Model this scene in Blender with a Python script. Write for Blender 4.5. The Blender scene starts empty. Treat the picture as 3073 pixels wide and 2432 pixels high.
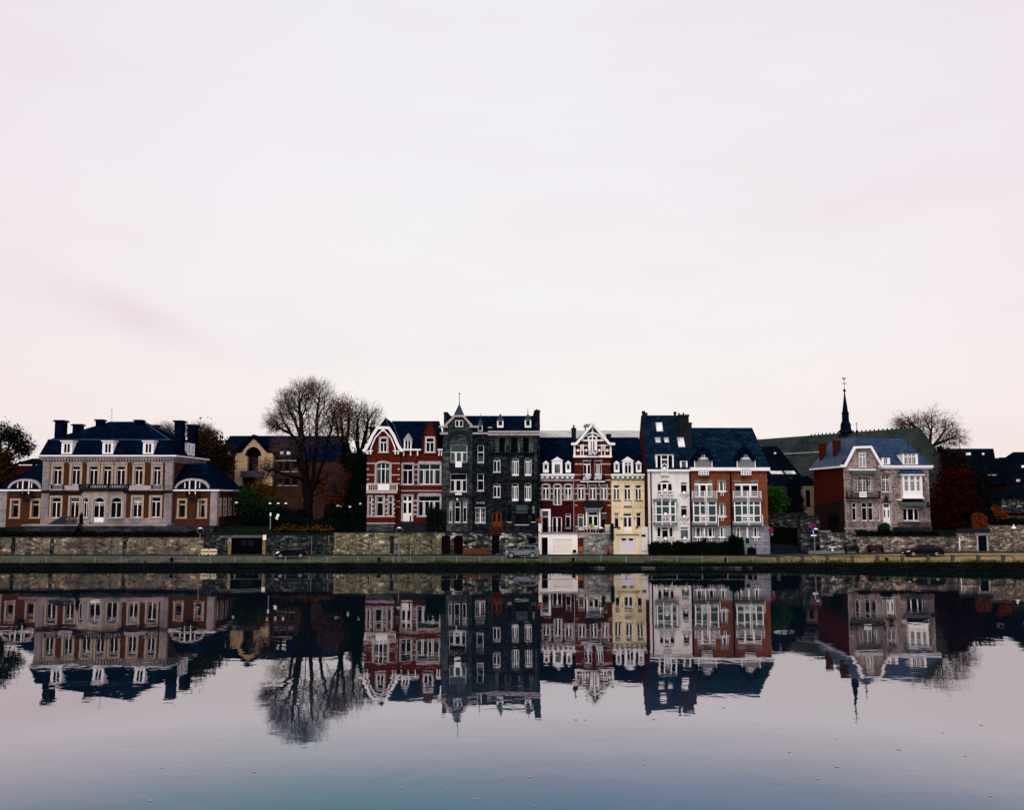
import bpy, bmesh, math, random
import numpy as np
from mathutils import Vector, Matrix
random.seed(11)
SC = bpy.context.scene
COL = SC.collection
# ------------------------------------------------------------------ camera geometry (used to read distances off the photograph)
FPX, CX, CY = 2772.0, 1536.5, 1216.0
TH = math.atan((1488.0 - CY) / FPX)
CT, ST = math.cos(TH), math.sin(TH)
CAMZ = 9.1
VIEW = {'0': (0, 0, 1), '1': (0, 1220, 400/1366), '2': (350, 1220, 400/1366), '3': (700, 1120, 440/1253), '4': (1080, 1160, 280/854),
        '5': (1320, 1160, 320/976), '6': (1600, 1220, 360/1230), '7': (1900, 1220, 430/1469), '8': (2270, 1120, 400/1139),
        '9': (2620, 1120, 453/1290), 'R': (2520, 1320, 290/1651), 'B': (680, 1280, 220/1174), 'C': (1700, 1250, 170/1262),
        'Y': (1700, 1500, 260/2158), 'A': (2270, 1400, 230/1309), 'F': (2800, 1320, 273/1665), 'S': (2400, 1560, 240/2158),
        'G': (580, 1570, 240/2158), 'K': (800, 1560, 240/2158), 'D': (880, 1280, 230/1155)}

def ray(v, x, y):
    ox, oy, s = VIEW[v]
    u, w = (ox + x*s - CX)/FPX, (CY - oy - y*s)/FPX
    return Vector((u, CT - w*ST, ST + w*CT))

def at(v, x, y, Y):
    r = ray(v, x, y)
    k = Y/r.y
    return Vector((r.x*k, Y, CAMZ + r.z*k))

def on_z(v, x, y, z):
    r = ray(v, x, y)
    k = (z - CAMZ)/r.z
    return Vector((r.x*k, r.y*k, z))

# ------------------------------------------------------------------ objects
ORG = {}
def tag(o, label=None, cat=None, group=None, kind=None):
    if label: o['label'] = label
    if cat: o['category'] = cat
    if group: o['group'] = group
    if kind: o['kind'] = kind
    return o

def thing(name, loc, label, cat, group=None):
    o = bpy.data.objects.new(name, None)
    o.empty_display_size = .5
    COL.objects.link(o)
    o.location = loc
    ORG[o.name] = Vector(loc)
    return tag(o, label, cat, group)

class MB:
    def __init__(s, M=None):
        s.v, s.f, s.M = [], [], M
    def add(s, pts, faces):
        b = len(s.v)
        for p in pts:
            p = Vector(p)
            s.v.append(s.M @ p if s.M else p)
        for f in faces:
            s.f.append(tuple(b + i for i in f))
        return s
    def box(s, x0, x1, y0, y1, z0, z1):
        if x1 < x0: x0, x1 = x1, x0
        if y1 < y0: y0, y1 = y1, y0
        if z1 < z0: z0, z1 = z1, z0
        return s.add([(x0,y0,z0),(x1,y0,z0),(x1,y1,z0),(x0,y1,z0),(x0,y0,z1),(x1,y0,z1),(x1,y1,z1),(x0,y1,z1)],
                     [(0,3,2,1),(4,5,6,7),(0,1,5,4),(1,2,6,5),(2,3,7,6),(3,0,4,7)])
    def prism(s, poly, y0, y1):            # polygon in (x, z), extruded along y
        n = len(poly)
        pts = [(x, y0, z) for x, z in poly] + [(x, y1, z) for x, z in poly]
        return s.add(pts, [tuple(range(n)), tuple(range(2*n-1, n-1, -1))] + [(i, (i+1) % n, n+(i+1) % n, n+i) for i in range(n)])
    def slab(s, poly, z0, z1):             # polygon in (x, y), extruded along z
        n = len(poly)
        pts = [(x, y, z0) for x, y in poly] + [(x, y, z1) for x, y in poly]
        return s.add(pts, [tuple(range(n-1, -1, -1)), tuple(range(n, 2*n))] + [(i, (i+1) % n, n+(i+1) % n, n+i) for i in range(n)])
    def tube(s, p, q, r0, r1=None, n=6, caps=True):
        p, q = Vector(p), Vector(q)
        r1 = r0 if r1 is None else r1
        d = (q - p)
        if d.length < 1e-6: return s
        d.normalize()
        a = d.orthogonal().normalized(); b = d.cross(a)
        ring = [a*math.cos(2*math.pi*i/n) + b*math.sin(2*math.pi*i/n) for i in range(n)]
        f = [(i, (i+1) % n, n+(i+1) % n, n+i) for i in range(n)]
        if caps: f += [tuple(range(n-1, -1, -1)), tuple(range(n, 2*n))]
        return s.add([p + c*r0 for c in ring] + [q + c*r1 for c in ring], f)
    def path(s, pts, r, n=6):
        for a, b in zip(pts, pts[1:]): s.tube(a, b, r, r, n)
        return s
    def lathe(s, c, prof, n=12):           # prof: [(radius, z)]
        c = Vector(c); pts = []; f = []
        for r, z in prof:
            for i in range(n):
                t = 2*math.pi*i/n
                pts.append(c + Vector((r*math.cos(t), r*math.sin(t), z)))
        for k in range(len(prof)-1):
            for i in range(n):
                f.append((k*n+i, k*n+(i+1) % n, (k+1)*n+(i+1) % n, (k+1)*n+i))
        f += [tuple(range(n-1, -1, -1)), tuple(range((len(prof)-1)*n, len(prof)*n))]
        return s.add(pts, f)
    def disc(s, c, r, y0, y1, n=16):       # upright disc facing -y
        return s.prism([(c[0] + r*math.cos(2*math.pi*i/n), c[1] + r*math.sin(2*math.pi*i/n)) for i in range(n)], y0, y1)
    def hull(s, pts):
        bm = bmesh.new()
        for p in pts: bm.verts.new(p)
        r = bmesh.ops.convex_hull(bm, input=bm.verts)
        bmesh.ops.delete(bm, geom=[g for g in r['geom_interior'] if isinstance(g, bmesh.types.BMVert)] , context='VERTS')
        bmesh.ops.dissolve_limit(bm, angle_limit=.02, verts=bm.verts, edges=bm.edges)
        bm.verts.index_update()
        s.add([v.co.copy() for v in bm.verts], [tuple(v.index for v in f.verts) for f in bm.faces])
        bm.free()
        return s
    def band(s, pts, w, y0, y1):           # a flat strip along a polyline in (x, z)
        for (ax, az), (bx, bz) in zip(pts, pts[1:]):
            dx, dz = bx-ax, bz-az
            l = math.hypot(dx, dz)
            if l < 1e-6: continue
            ex, ez = dx/l*w*.25, dz/l*w*.25
            nx, nz = -dz/l*w/2, dx/l*w/2
            s.prism([(ax-ex-nx, az-ez-nz), (bx+ex-nx, bz+ez-nz), (bx+ex+nx, bz+ez+nz), (ax-ex+nx, az-ez+nz)], y0, y1)
            y0 -= .0007
        return s
    def build(s, name, mat, parent=None, smooth=False, label=None):
        if not s.v: return None
        org = ORG[parent.name] if parent else Vector((0, 0, 0))
        if parent is None:
            lo = Vector([min(v[i] for v in s.v) for i in range(3)]); hi = Vector([max(v[i] for v in s.v) for i in range(3)])
            org = Vector(((lo.x+hi.x)/2, (lo.y+hi.y)/2, lo.z))
        me = bpy.data.meshes.new(name)
        me.from_pydata([v - org for v in s.v], [], s.f)
        me.materials.append(mat)
        if smooth: me.polygons.foreach_set('use_smooth', [True]*len(me.polygons))
        me.update()
        o = bpy.data.objects.new(name, me)
        COL.objects.link(o)
        if parent:
            o.parent = parent
        else:
            o.location = org
        ORG[o.name] = org
        if label: o['label'] = label
        return o

# ------------------------------------------------------------------ materials
MATS = {}
def nodes(name):
    m = bpy.data.materials.new(name); m.use_nodes = True
    nt = m.node_tree; b = nt.nodes['Principled BSDF']
    MATS[name] = m
    def N(t, **k):
        n = nt.nodes.new(t)
        for a, v in k.items():
            if a in n.inputs: n.inputs[a].default_value = v
            else: setattr(n, a, v)
        return n
    return m, nt, b, N
def c4(c): return (c[0], c[1], c[2], 1)
def scl(c, k): return tuple(min(1, x*k) for x in c)

def ramp(N, pts):
    r = N('ShaderNodeValToRGB')
    e = r.color_ramp.elements
    while len(e) < len(pts): e.new(.5)
    for i, (p, c) in enumerate(pts):
        e[i].position = p; e[i].color = c4(c)
    return r

def plain(name, col, rough=.6, var=.25, scale=1.2, bump=0, spec=0, metal=0):
    m, nt, b, N = nodes(name)
    tc = N('ShaderNodeTexCoord')
    n = N('ShaderNodeTexNoise', Scale=scale, Detail=6, Roughness=.65)
    nt.links.new(tc.outputs['Object'], n.inputs['Vector'])
    r = ramp(N, [(.3, scl(col, 1-var)), (.7, scl(col, 1+var*.6))])
    nt.links.new(n.outputs['Fac'], r.inputs['Fac'])
    nt.links.new(r.outputs['Color'], b.inputs['Base Color'])
    b.inputs['Roughness'].default_value = rough
    b.inputs['Specular IOR Level'].default_value = spec
    b.inputs['Metallic'].default_value = metal
    if bump:
        n2 = N('ShaderNodeTexNoise', Scale=scale*8, Detail=4)
        nt.links.new(tc.outputs['Object'], n2.inputs['Vector'])
        bp = N('ShaderNodeBump', Strength=bump, Distance=.05)
        nt.links.new(n2.outputs['Fac'], bp.inputs['Height'])
        nt.links.new(bp.outputs['Normal'], b.inputs['Normal'])
    return m

def masonry(name, cols, mortar, w, h, rough=.85, offset=.5, msize=.02, stain=(.02, .02, .025), samt=.45, sscale=.35, bump=.5, streak=.6, spec=0, grime=.32):
    """bricks, ashlar or slates: courses run along z, x+y goes along the wall; weather stains on top"""
    m, nt, b, N = nodes(name)
    L = nt.links.new
    tc = N('ShaderNodeTexCoord'); sp = N('ShaderNodeSeparateXYZ'); L(tc.outputs['Object'], sp.inputs[0])
    ad = N('ShaderNodeMath', operation='ADD'); L(sp.outputs['X'], ad.inputs[0]); L(sp.outputs['Y'], ad.inputs[1])
    cb = N('ShaderNodeCombineXYZ'); L(ad.outputs[0], cb.inputs['X']); L(sp.outputs['Z'], cb.inputs['Y'])
    br = N('ShaderNodeTexBrick', Scale=1.0)
    br.offset = offset
    br.inputs['Brick Width'].default_value = w; br.inputs['Row Height'].default_value = h
    br.inputs['Mortar Size'].default_value = msize; br.inputs['Bias'].default_value = 0
    br.inputs['Color1'].default_value = c4((0, 0, 0)); br.inputs['Color2'].default_value = c4((1, 1, 1))
    br.inputs['Mortar'].default_value = c4((.5, .5, .5))
    L(cb.outputs[0], br.inputs['Vector'])
    n0 = N('ShaderNodeTexNoise', Scale=2.2, Detail=5, Roughness=.7); L(tc.outputs['Object'], n0.inputs['Vector'])
    mx = N('ShaderNodeMix', data_type='FLOAT'); mx.inputs[0].default_value = .5
    L(br.outputs['Color'], mx.inputs[2]); L(n0.outputs['Fac'], mx.inputs[3])
    r = ramp(N, [(.15 + .7*i/(max(1, len(cols)-1)), c) for i, c in enumerate(cols)])
    L(mx.outputs[0], r.inputs['Fac'])
    m1 = N('ShaderNodeMix', data_type='RGBA'); L(br.outputs['Fac'], m1.inputs[0]); L(r.outputs['Color'], m1.inputs[6])
    m1.inputs[7].default_value = c4(mortar)
    mp = N('ShaderNodeMapping'); mp.inputs['Scale'].default_value = (1, 1, 1-streak); L(tc.outputs['Object'], mp.inputs[0])
    n1 = N('ShaderNodeTexNoise', Scale=sscale, Detail=7, Roughness=.7); L(mp.outputs[0], n1.inputs['Vector'])
    r1 = ramp(N, [(.42, (0, 0, 0)), (.68, (samt, samt, samt))]); L(n1.outputs['Fac'], r1.inputs['Fac'])
    m2 = N('ShaderNodeMix', data_type='RGBA'); L(r1.outputs['Color'], m2.inputs[0]); L(m1.outputs[2], m2.inputs[6])
    m2.inputs[7].default_value = c4(stain)
    mp2 = N('ShaderNodeMapping'); mp2.inputs['Scale'].default_value = (2.2, 2.2, .16); L(tc.outputs['Object'], mp2.inputs[0])
    n3 = N('ShaderNodeTexNoise', Scale=1.0, Detail=6, Roughness=.7); L(mp2.outputs[0], n3.inputs['Vector'])
    r3 = ramp(N, [(.45, (1, 1, 1)), (.75, (1-grime,)*3)]); L(n3.outputs['Fac'], r3.inputs['Fac'])
    m3 = N('ShaderNodeMix', data_type='RGBA', blend_type='MULTIPLY'); m3.inputs[0].default_value = 1; L(m2.outputs[2], m3.inputs[6]); L(r3.outputs['Color'], m3.inputs[7])
    L(m3.outputs[2], b.inputs['Base Color'])
    b.inputs['Roughness'].default_value = rough
    b.inputs['Specular IOR Level'].default_value = spec
    if bump:
        iv = N('ShaderNodeMath', operation='SUBTRACT'); iv.inputs[0].default_value = 1; L(br.outputs['Fac'], iv.inputs[1])
        bp = N('ShaderNodeBump', Strength=bump, Distance=.03); L(iv.outputs[0], bp.inputs['Height']); L(bp.outputs['Normal'], b.inputs['Normal'])
    return m

def rubble(name, cols, gap, size=.42, stain=(.02, .03, .03), samt=.5, sscale=.18, bump=.8):
    m, nt, b, N = nodes(name)
    L = nt.links.new
    tc = N('ShaderNodeTexCoord')
    mp = N('ShaderNodeMapping'); mp.inputs['Scale'].default_value = (.85, .85, 2.2); L(tc.outputs['Object'], mp.inputs[0])
    v = N('ShaderNodeTexVoronoi', Scale=1/size); v.inputs['Randomness'].default_value = .9; L(mp.outputs[0], v.inputs['Vector'])
    e = N('ShaderNodeTexVoronoi', Scale=1/size, feature='DISTANCE_TO_EDGE'); e.inputs['Randomness'].default_value = .9; L(mp.outputs[0], e.inputs['Vector'])
    sp = N('ShaderNodeSeparateColor'); L(v.outputs['Color'], sp.inputs[0])
    n0 = N('ShaderNodeTexNoise', Scale=1.1, Detail=6, Roughness=.7); L(tc.outputs['Object'], n0.inputs['Vector'])
    mx = N('ShaderNodeMix', data_type='FLOAT'); mx.inputs[0].default_value = .5; L(sp.outputs[0], mx.inputs[2]); L(n0.outputs['Fac'], mx.inputs[3])
    r = ramp(N, [(.24 + .50*i/(len(cols)-1), c) for i, c in enumerate(cols)]); L(mx.outputs[0], r.inputs['Fac'])
    re = ramp(N, [(.0, (1, 1, 1)), (.1, (0, 0, 0))]); L(e.outputs['Distance'], re.inputs['Fac'])
    m1 = N('ShaderNodeMix', data_type='RGBA'); L(re.outputs['Color'], m1.inputs[0]); L(r.outputs['Color'], m1.inputs[6]); m1.inputs[7].default_value = c4(gap)
    mp1 = N('ShaderNodeMapping'); mp1.inputs['Scale'].default_value = (1.6, 1.6, .55); L(tc.outputs['Object'], mp1.inputs[0])
    n1 = N('ShaderNodeTexNoise', Scale=sscale, Detail=8, Roughness=.75); L(mp1.outputs[0], n1.inputs['Vector'])
    r1 = ramp(N, [(.43, (0, 0, 0)), (.60, (samt,)*3)]); L(n1.outputs['Fac'], r1.inputs['Fac'])
    m2 = N('ShaderNodeMix', data_type='RGBA'); L(r1.outputs['Color'], m2.inputs[0]); L(m1.outputs[2], m2.inputs[6]); m2.inputs[7].default_value = c4(stain)
    L(m2.outputs[2], b.inputs['Base Color'])
    b.inputs['Roughness'].default_value = .9; b.inputs['Specular IOR Level'].default_value = 0
    bp = N('ShaderNodeBump', Strength=bump, Distance=.06); L(e.outputs['Distance'], bp.inputs['Height']); L(bp.outputs['Normal'], b.inputs['Normal'])
    return m

def foliage(name, cols, rough=.7):
    m, nt, b, N = nodes(name)
    L = nt.links.new
    tc = N('ShaderNodeTexCoord')
    n = N('ShaderNodeTexNoise', Scale=.55, Detail=4); L(tc.outputs['Object'], n.inputs['Vector'])
    n2 = N('ShaderNodeTexNoise', Scale=9, Detail=1); L(tc.outputs['Object'], n2.inputs['Vector'])
    mx = N('ShaderNodeMix', data_type='FLOAT'); mx.inputs[0].default_value = .5; L(n.outputs['Fac'], mx.inputs[2]); L(n2.outputs['Fac'], mx.inputs[3])
    r = ramp(N, [(.3 + .4*i/(len(cols)-1), c) for i, c in enumerate(cols)]); L(mx.outputs[0], r.inputs['Fac'])
    L(r.outputs['Color'], b.inputs['Base Color'])
    b.inputs['Roughness'].default_value = rough; b.inputs['Specular IOR Level'].default_value = 0
    return m

def glass(name, col, rough=.04, folds=False, spec=.03):
    m, nt, b, N = nodes(name)
    L = nt.links.new
    tc = N('ShaderNodeTexCoord')
    if folds:
        w = N('ShaderNodeTexWave', Scale=3.2, Distortion=1.5, Detail=2); w.bands_direction = 'X'; L(tc.outputs['Object'], w.inputs['Vector'])
        r = ramp(N, [(.0, scl(col, .45)), (1, scl(col, 1.25))]); L(w.outputs['Fac'], r.inputs['Fac'])
    else:
        n = N('ShaderNodeTexNoise', Scale=.45, Detail=3); L(tc.outputs['Object'], n.inputs['Vector'])
        r = ramp(N, [(.4, scl(col, .5)), (.65, scl(col, 2.6))]); L(n.outputs['Fac'], r.inputs['Fac'])
    L(r.outputs['Color'], b.inputs['Base Color'])
    b.inputs['Roughness'].default_value = rough
    b.inputs['Specular IOR Level'].default_value = spec
    return m

W = plain('white_paint', (.80, .77, .755), .5, .08)
WP = masonry('white_render', [(.66, .62, .58), (.72, .68, .64), (.76, .72, .68)], (.7, .66, .62), 3, 1.5, msize=.001, bump=0, grime=.14, stain=(.30, .29, .27), samt=.4, sscale=.3, streak=.8)
CREAM = plain('cream_stone', (.38, .28, .195), .8, .3, 2.0)
PINK = masonry('grey_pink_ashlar', [(.22, .175, .18), (.31, .255, .255), (.37, .31, .29)], (.15, .12, .13), .9, .38, msize=.012, stain=(.07, .065, .075), samt=.6)
STONE = plain('trim_stone', (.38, .33, .32), .8, .35, 2.0)
DSTONE = plain('dark_stone', (.012, .014, .018), .8, .4, 1.5)
BRM = masonry('brown_brick', [(.025, .007, .003), (.062, .018, .007), (.11, .034, .013)], (.08, .035, .018), .22, .075, msize=.009, samt=.4)
BRR = masonry('red_brick', [(.042, .006, .003), (.092, .011, .0045), (.15, .021, .008)], (.06, .012, .006), .22, .075, msize=.008, samt=.4, stain=(.03, .006, .008))
BRD = masonry('dark_red_brick', [(.018, .003, .0035), (.04, .004, .004), (.075, .006, .005)], (.03, .007, .007), .22, .075, msize=.008, samt=.6, stain=(.012, .006, .012))
BRO = masonry('orange_brick', [(.11, .030, .012), (.185, .052, .021), (.27, .082, .036)], (.16, .05, .024), .22, .075, msize=.008, samt=.35, stain=(.10, .03, .02))
BRS = masonry('side_brick', [(.04, .006, .004), (.065, .008, .005), (.095, .013, .007)], (.045, .012, .009), .22, .075, msize=.008, samt=.6, stain=(.02, .006, .006), sscale=.25, grime=.2)
GREY = masonry('sooty_stone', [(.0025, .0045, .008), (.008, .0125, .017), (.036, .043, .044)], (.005, .006, .008), .55, .26, msize=.012, stain=(.002, .003, .005), samt=.9, sscale=.16, streak=.3)
GREYL = masonry('pale_sooty_stone', [(.009, .014, .02), (.034, .045, .052), (.115, .125, .115)], (.018, .022, .025), .55, .26, msize=.012, stain=(.003, .004, .006), samt=.9, sscale=.22, streak=.3)
BLUEST = masonry('grey_blue_ashlar', [(.17, .18, .215), (.24, .25, .29), (.30, .30, .33)], (.09, .09, .12), 1.2, .42, msize=.02, stain=(.10, .11, .14), samt=.5)
RHS = rubble('pink_grey_rubble', [(.07, .052, .056), (.22, .16, .145), (.37, .265, .215), (.30, .25, .255), (.50, .38, .30)], (.20, .15, .135), .34, stain=(.04, .042, .055), samt=.8, sscale=.3, bump=.4)
YEL = masonry('yellow_render', [(.74, .61, .37), (.82, .69, .43), (.87, .75, .50)], (.8, .66, .35), 3, 1.5, msize=.001, bump=0, grime=.18, stain=(.34, .27, .14), samt=.6, sscale=.3, streak=.75)
BEIGE = masonry('beige_blocks', [(.40, .27, .14), (.50, .34, .19), (.56, .40, .24)], (.12, .08, .05), 3, .62, msize=.02, stain=(.25, .17, .1), samt=.5)
SLATE = masonry('navy_slate', [(.0004, .0022, .0075), (.0008, .0048, .0150), (.0020, .0100, .0260)], (.0004, .0016, .005), .62, .34, msize=.012, rough=.62, stain=(.0004, .0012, .006), samt=.7, bump=.3)
SLATET = masonry('teal_slate', [(.0012, .005, .012), (.003, .013, .027), (.011, .028, .044)], (.0008, .005, .013), .62, .34, msize=.012, rough=.62, stain=(.0006, .0028, .010), samt=.85, bump=.3, sscale=.3)
SLATED = masonry('black_slate', [(.0004, .0011, .0032), (.0009, .0024, .0060), (.0025, .0050, .0095)], (.0004, .001, .003), .3, .14, msize=.008, rough=.62, stain=(.004, .006, .009), samt=.5, bump=.3)
LEADB = plain('blue_lead', (.026, .042, .052), .7, .35, 3)
SLATEB = masonry('blue_slate', [(.006, .021, .050), (.013, .037, .078), (.028, .060, .106)], (.010, .026, .055), .62, .34, msize=.012, rough=.5, stain=(.008, .020, .052), samt=.6, bump=.3, spec=.04)
MOSSR = masonry('mossy_slate', [(.007, .012, .015), (.016, .024, .026), (.034, .042, .040)], (.004, .006, .007), .3, .16, msize=.01, rough=.7, stain=(.05, .058, .046), samt=.6, sscale=.12, streak=0)
ZINC = masonry('zinc_sheets', [(.36, .37, .33), (.44, .44, .39), (.50, .49, .43)], (.20, .21, .19), 1.1, 9, msize=.05, rough=.5, offset=0, stain=(.3, .33, .33), samt=.4)
IRON = plain('black_iron', (.0016, .002, .0034), .5, .3)
DARKW = plain('dark_wood', (.004, .0035, .005), .6, .4)
BROWNW = plain('brown_wood', (.06, .014, .004), .55, .5, 3)
ORANGEW = plain('varnished_wood', (.15, .034, .005), .45, .5, 3)
CONC = plain('grey_concrete', (.15, .16, .165), .8, .3, 2)
GAR = plain('lilac_garage_paint', (.62, .56, .60), .5, .08)
CREAMG = plain('cream_garage_paint', (.80, .73, .64), .5, .08)
G0 = glass('dark_glass', (.0012, .002, .0035))
GT = glass('curtain_glass', (.036, .072, .066), .08, True)
GG = glass('grey_glass', (.05, .065, .07), .1)
GL = glass('sky_sheen_glass', (.6, .6, .62), .25)  # pale base colour stands in for sky reflected in roof panes
WALLST = rubble('garden_wall_rubble', [(.035, .035, .033), (.12, .105, .075), (.25, .19, .12), (.14, .13, .115), (.55, .39, .25)], (.05, .045, .034), .68, stain=(.012, .016, .016), samt=.75)
WALLDK = rubble('sooty_wall_rubble', [(.004, .007, .009), (.016, .021, .023), (.040, .045, .043), (.13, .12, .10)], (.005, .007, .009), .5, stain=(.003, .005, .007), samt=.8)
WALLMO = rubble('yellowed_wall_rubble', [(.035, .035, .028), (.14, .125, .07), (.27, .225, .125), (.15, .14, .105), (.55, .48, .30)], (.05, .05, .032), .62, stain=(.014, .02, .016), samt=.7)
CURT = plain('net_curtain', (.20, .22, .21), .9, .35, 5)
CURD = plain('dim_curtain', (.05, .065, .065), .9, .4, 5)
BARK = plain('bark', (.005, .0042, .005), .9, .5, 2)
TWIG = plain('twigs', (.085, .050, .044), .9, .35, 1)
TWIGD = plain('dark_twigs', (.018, .013, .013), .9, .4, 1)
RUST = plain('rusty_iron', (.12, .038, .016), .8, .5, 4)
STEEL = plain('galvanised_steel', (.15, .155, .15), .5, .35, 3)
# ------------------------------------------------------------------ facades
def arc(u0, u1, zs, rise, n=9):
    c, w = (u0+u1)/2, (u1-u0)/2
    return [(c - w*math.cos(math.pi*i/(n-1)), zs + rise*math.sin(math.pi*i/(n-1))) for i in range(n)]

CRNG = random.Random(5)
class Fac:
    """one wall plane of a house; u runs along it, y into the house, z up (world height)"""
    def __init__(s, root, O, ang=0.0, v='0'):
        s.root, s.v, s.open, s.fills = root, v, [], []
        c, n = math.cos(ang), math.sin(ang)
        s.M = Matrix(((c, -n, 0, O[0]), (n, c, 0, O[1]), (0, 0, 1, 0), (0, 0, 0, 1)))
        s.I = s.M.inverted()
        s.O, s.n = Vector((O[0], O[1], 0)), Vector((-n, c, 0))
    def p(s, x, y, dy=0.0, v=None):
        r = ray(v or s.v, x, y)
        c = Vector((0, 0, CAMZ))
        k = (s.O + s.n*dy - c).dot(s.n)/r.dot(s.n)
        q = s.I @ (c + r*k)
        return q.x, q.z
    def rect(s, x0, x1, y0, y1, dy=0.0):
        ym, xm = (y0+y1)/2, (x0+x1)/2
        return s.p(x0, ym, dy)[0], s.p(x1, ym, dy)[0], s.p(xm, y1, dy)[1], s.p(xm, y0, dy)[1]
    def mb(s): return MB(s.M)
    def boxes(s, name, mat, rects, out=.08, back=.02, parent=None):
        m = s.mb()
        for i, r in enumerate(rects):
            u0, u1, z0, z1 = s.rect(*r[:4], -out)
            o = r[4] if len(r) > 4 else out
            m.box(u0, u1, -o-.0013*i, back, z0, z1)
        return m.build(name, mat, parent or s.root)

    def win(s, x0, x1, y0, y1, cols=2, tr=.28, ucols=1, lat=None, arch=0, sur=0, sm=None, sill=None, pane=None, fm=None, cut=True,
            name='window', fw=.072, mw=.105, uz=False, y=None, head=0, door=0, label=None, parent=None, ratios=None):
        u0, u1, z0, z1 = (x0, x1, y0, y1) if uz else s.rect(x0, x1, y0, y1)
        fm, pane, sm = fm or W, pane or G0, sm or STONE
        w, h = u1-u0, z1-z0
        a = arch*h
        if cut:
            s.open.append((u0, u1, z0, z1))
            ya, yb, yp = .17, .25, .21
            if a:
                A = arc(u0, u1, z1-a, a)
                s.fills.append([(u0, z1)] + [q for q in A if q[0] <= (u0+u1)/2+1e-6])
                s.fills.append([(u1, z1)] + [q for q in reversed(A) if q[0] >= (u0+u1)/2-1e-6])
        else:
            y = 0 if y is None else y
            ya, yb, yp = y-.07, y-.004, y-.03
        f = s.mb()
        zt = z1-a if a else z1
        f.box(u0, u0+fw, ya, yb, z0, zt); f.box(u1-fw, u1, ya, yb, z0, zt)
        f.box(u0+fw, u1-fw, ya, yb, z0, z0+fw*1.2)
        if a: f.band(arc(u0+fw/2, u1-fw/2, zt, a-fw/2), fw, ya, yb)
        else: f.box(u0+fw, u1-fw, ya, yb, z1-fw, z1)
        zm = z1 - h*tr if tr else z1-fw
        ui0, ui1 = u0+fw, u1-fw
        if tr: f.box(ui0, ui1, ya-.012, yb, zm-mw/2, zm+mw/2)
        ztop = zm-mw/2 if tr else (zt if a else z1-fw)
        zb = z0+fw*1.2
        if door:
            zd = z0 + h*door
            f.box(ui0, ui1, ya+.01, yb, zb, zd); zb = zd
        rs = ratios or [i/cols for i in range(1, cols)]
        for r in rs:
            uc = ui0 + (ui1-ui0)*r
            f.box(uc-mw/2, uc+mw/2, ya-.006, yb, zb, ztop)
        if tr:
            for i in range(1, ucols):
                uc = ui0 + (ui1-ui0)*i/ucols
                f.box(uc-mw*.4, uc+mw*.4, ya-.006, yb, zm+mw/2, z1-fw-a*.1)
        if lat:
            nx, nz = lat
            for i in range(1, nx): f.box(ui0+(ui1-ui0)*i/nx-.013, ui0+(ui1-ui0)*i/nx+.013, ya+.02, yb, zb, z1-fw)
            for i in range(1, nz): f.box(ui0, ui1, ya+.022, yb, zb+(z1-fw-zb)*i/nz-.013, zb+(z1-fw-zb)*i/nz+.013)
        o = f.build(name, fm, parent or s.root, label=label)
        g = s.mb()
        e = .02
        poly = [(u0+e, z0+e), (u1-e, z0+e)] + ([(q[0], q[1]) for q in reversed(arc(u0+e, u1-e, zt, a-e))] if a else [(u1-e, z1-e), (u0+e, z1-e)])
        g.prism(poly, yp, yp+.02)
        if parent is None:
            g.build('pane', pane, o)
            rr = CRNG.random()
            if pane is G0 and cut and rr < .42:
                q = s.mb(); ww = w-2*fw; y1 = yp-.012
                if rr < .12: q.box(u0+fw, u1-fw, y1-.004, y1, z1-h*CRNG.uniform(.3, .5), zt-.02)
                elif rr < .30:
                    k = ww*CRNG.uniform(.16, .28)
                    for e0, e1, sg in ((u0+fw, u0+fw+k, 1), (u1-fw, u1-fw-k, -1)):
                        q.prism([(e0, z0+fw), (e0+sg*k*.5, z0+fw), (e1+sg*k*.2, zt-.05), (e0, zt-.05)], y1-.004, y1)
                else: q.box(u0+fw, u1-fw, y1-.004, y1, z0+fw, z0+h*CRNG.uniform(.3, .45))
                q.build('curtain', CURT if CRNG.random() < .45 else CURD, o)
            if sur:
                q = s.mb(); b = .03; r = .002
                q.box(u0-sur, u0-r, -.07, b, z0, zt); q.box(u1+r, u1+sur, -.07, b, z0, zt)
                if a: q.band(arc(u0-sur/2, u1+sur/2, zt, a+sur/2), sur, -.07, b)
                else: q.box(u0-sur, u1+sur, -.073, b, z1+r, z1+sur)
                if head: q.box(u0-sur*1.3, u1+sur*1.3, -.22, b, z1+sur+.004, z1+sur+head); q.prism([(u0-sur*1.1, z1+sur+head+.003), (u1+sur*1.1, z1+sur+head+.003), ((u0+u1)/2, z1+sur+head+.35)], -.15, b)
                q.build('surround', sm, o)
            if sill is None: sill = not door
            if sill:
                q = s.mb(); q.box(u0-.08-sur, u1+.08+sur, -.16, .09 if cut else -.003, z0-.14, z0-.002); q.build('sill', sm, o)
        else:
            g.build('pane', pane, o)
        return o

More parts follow.
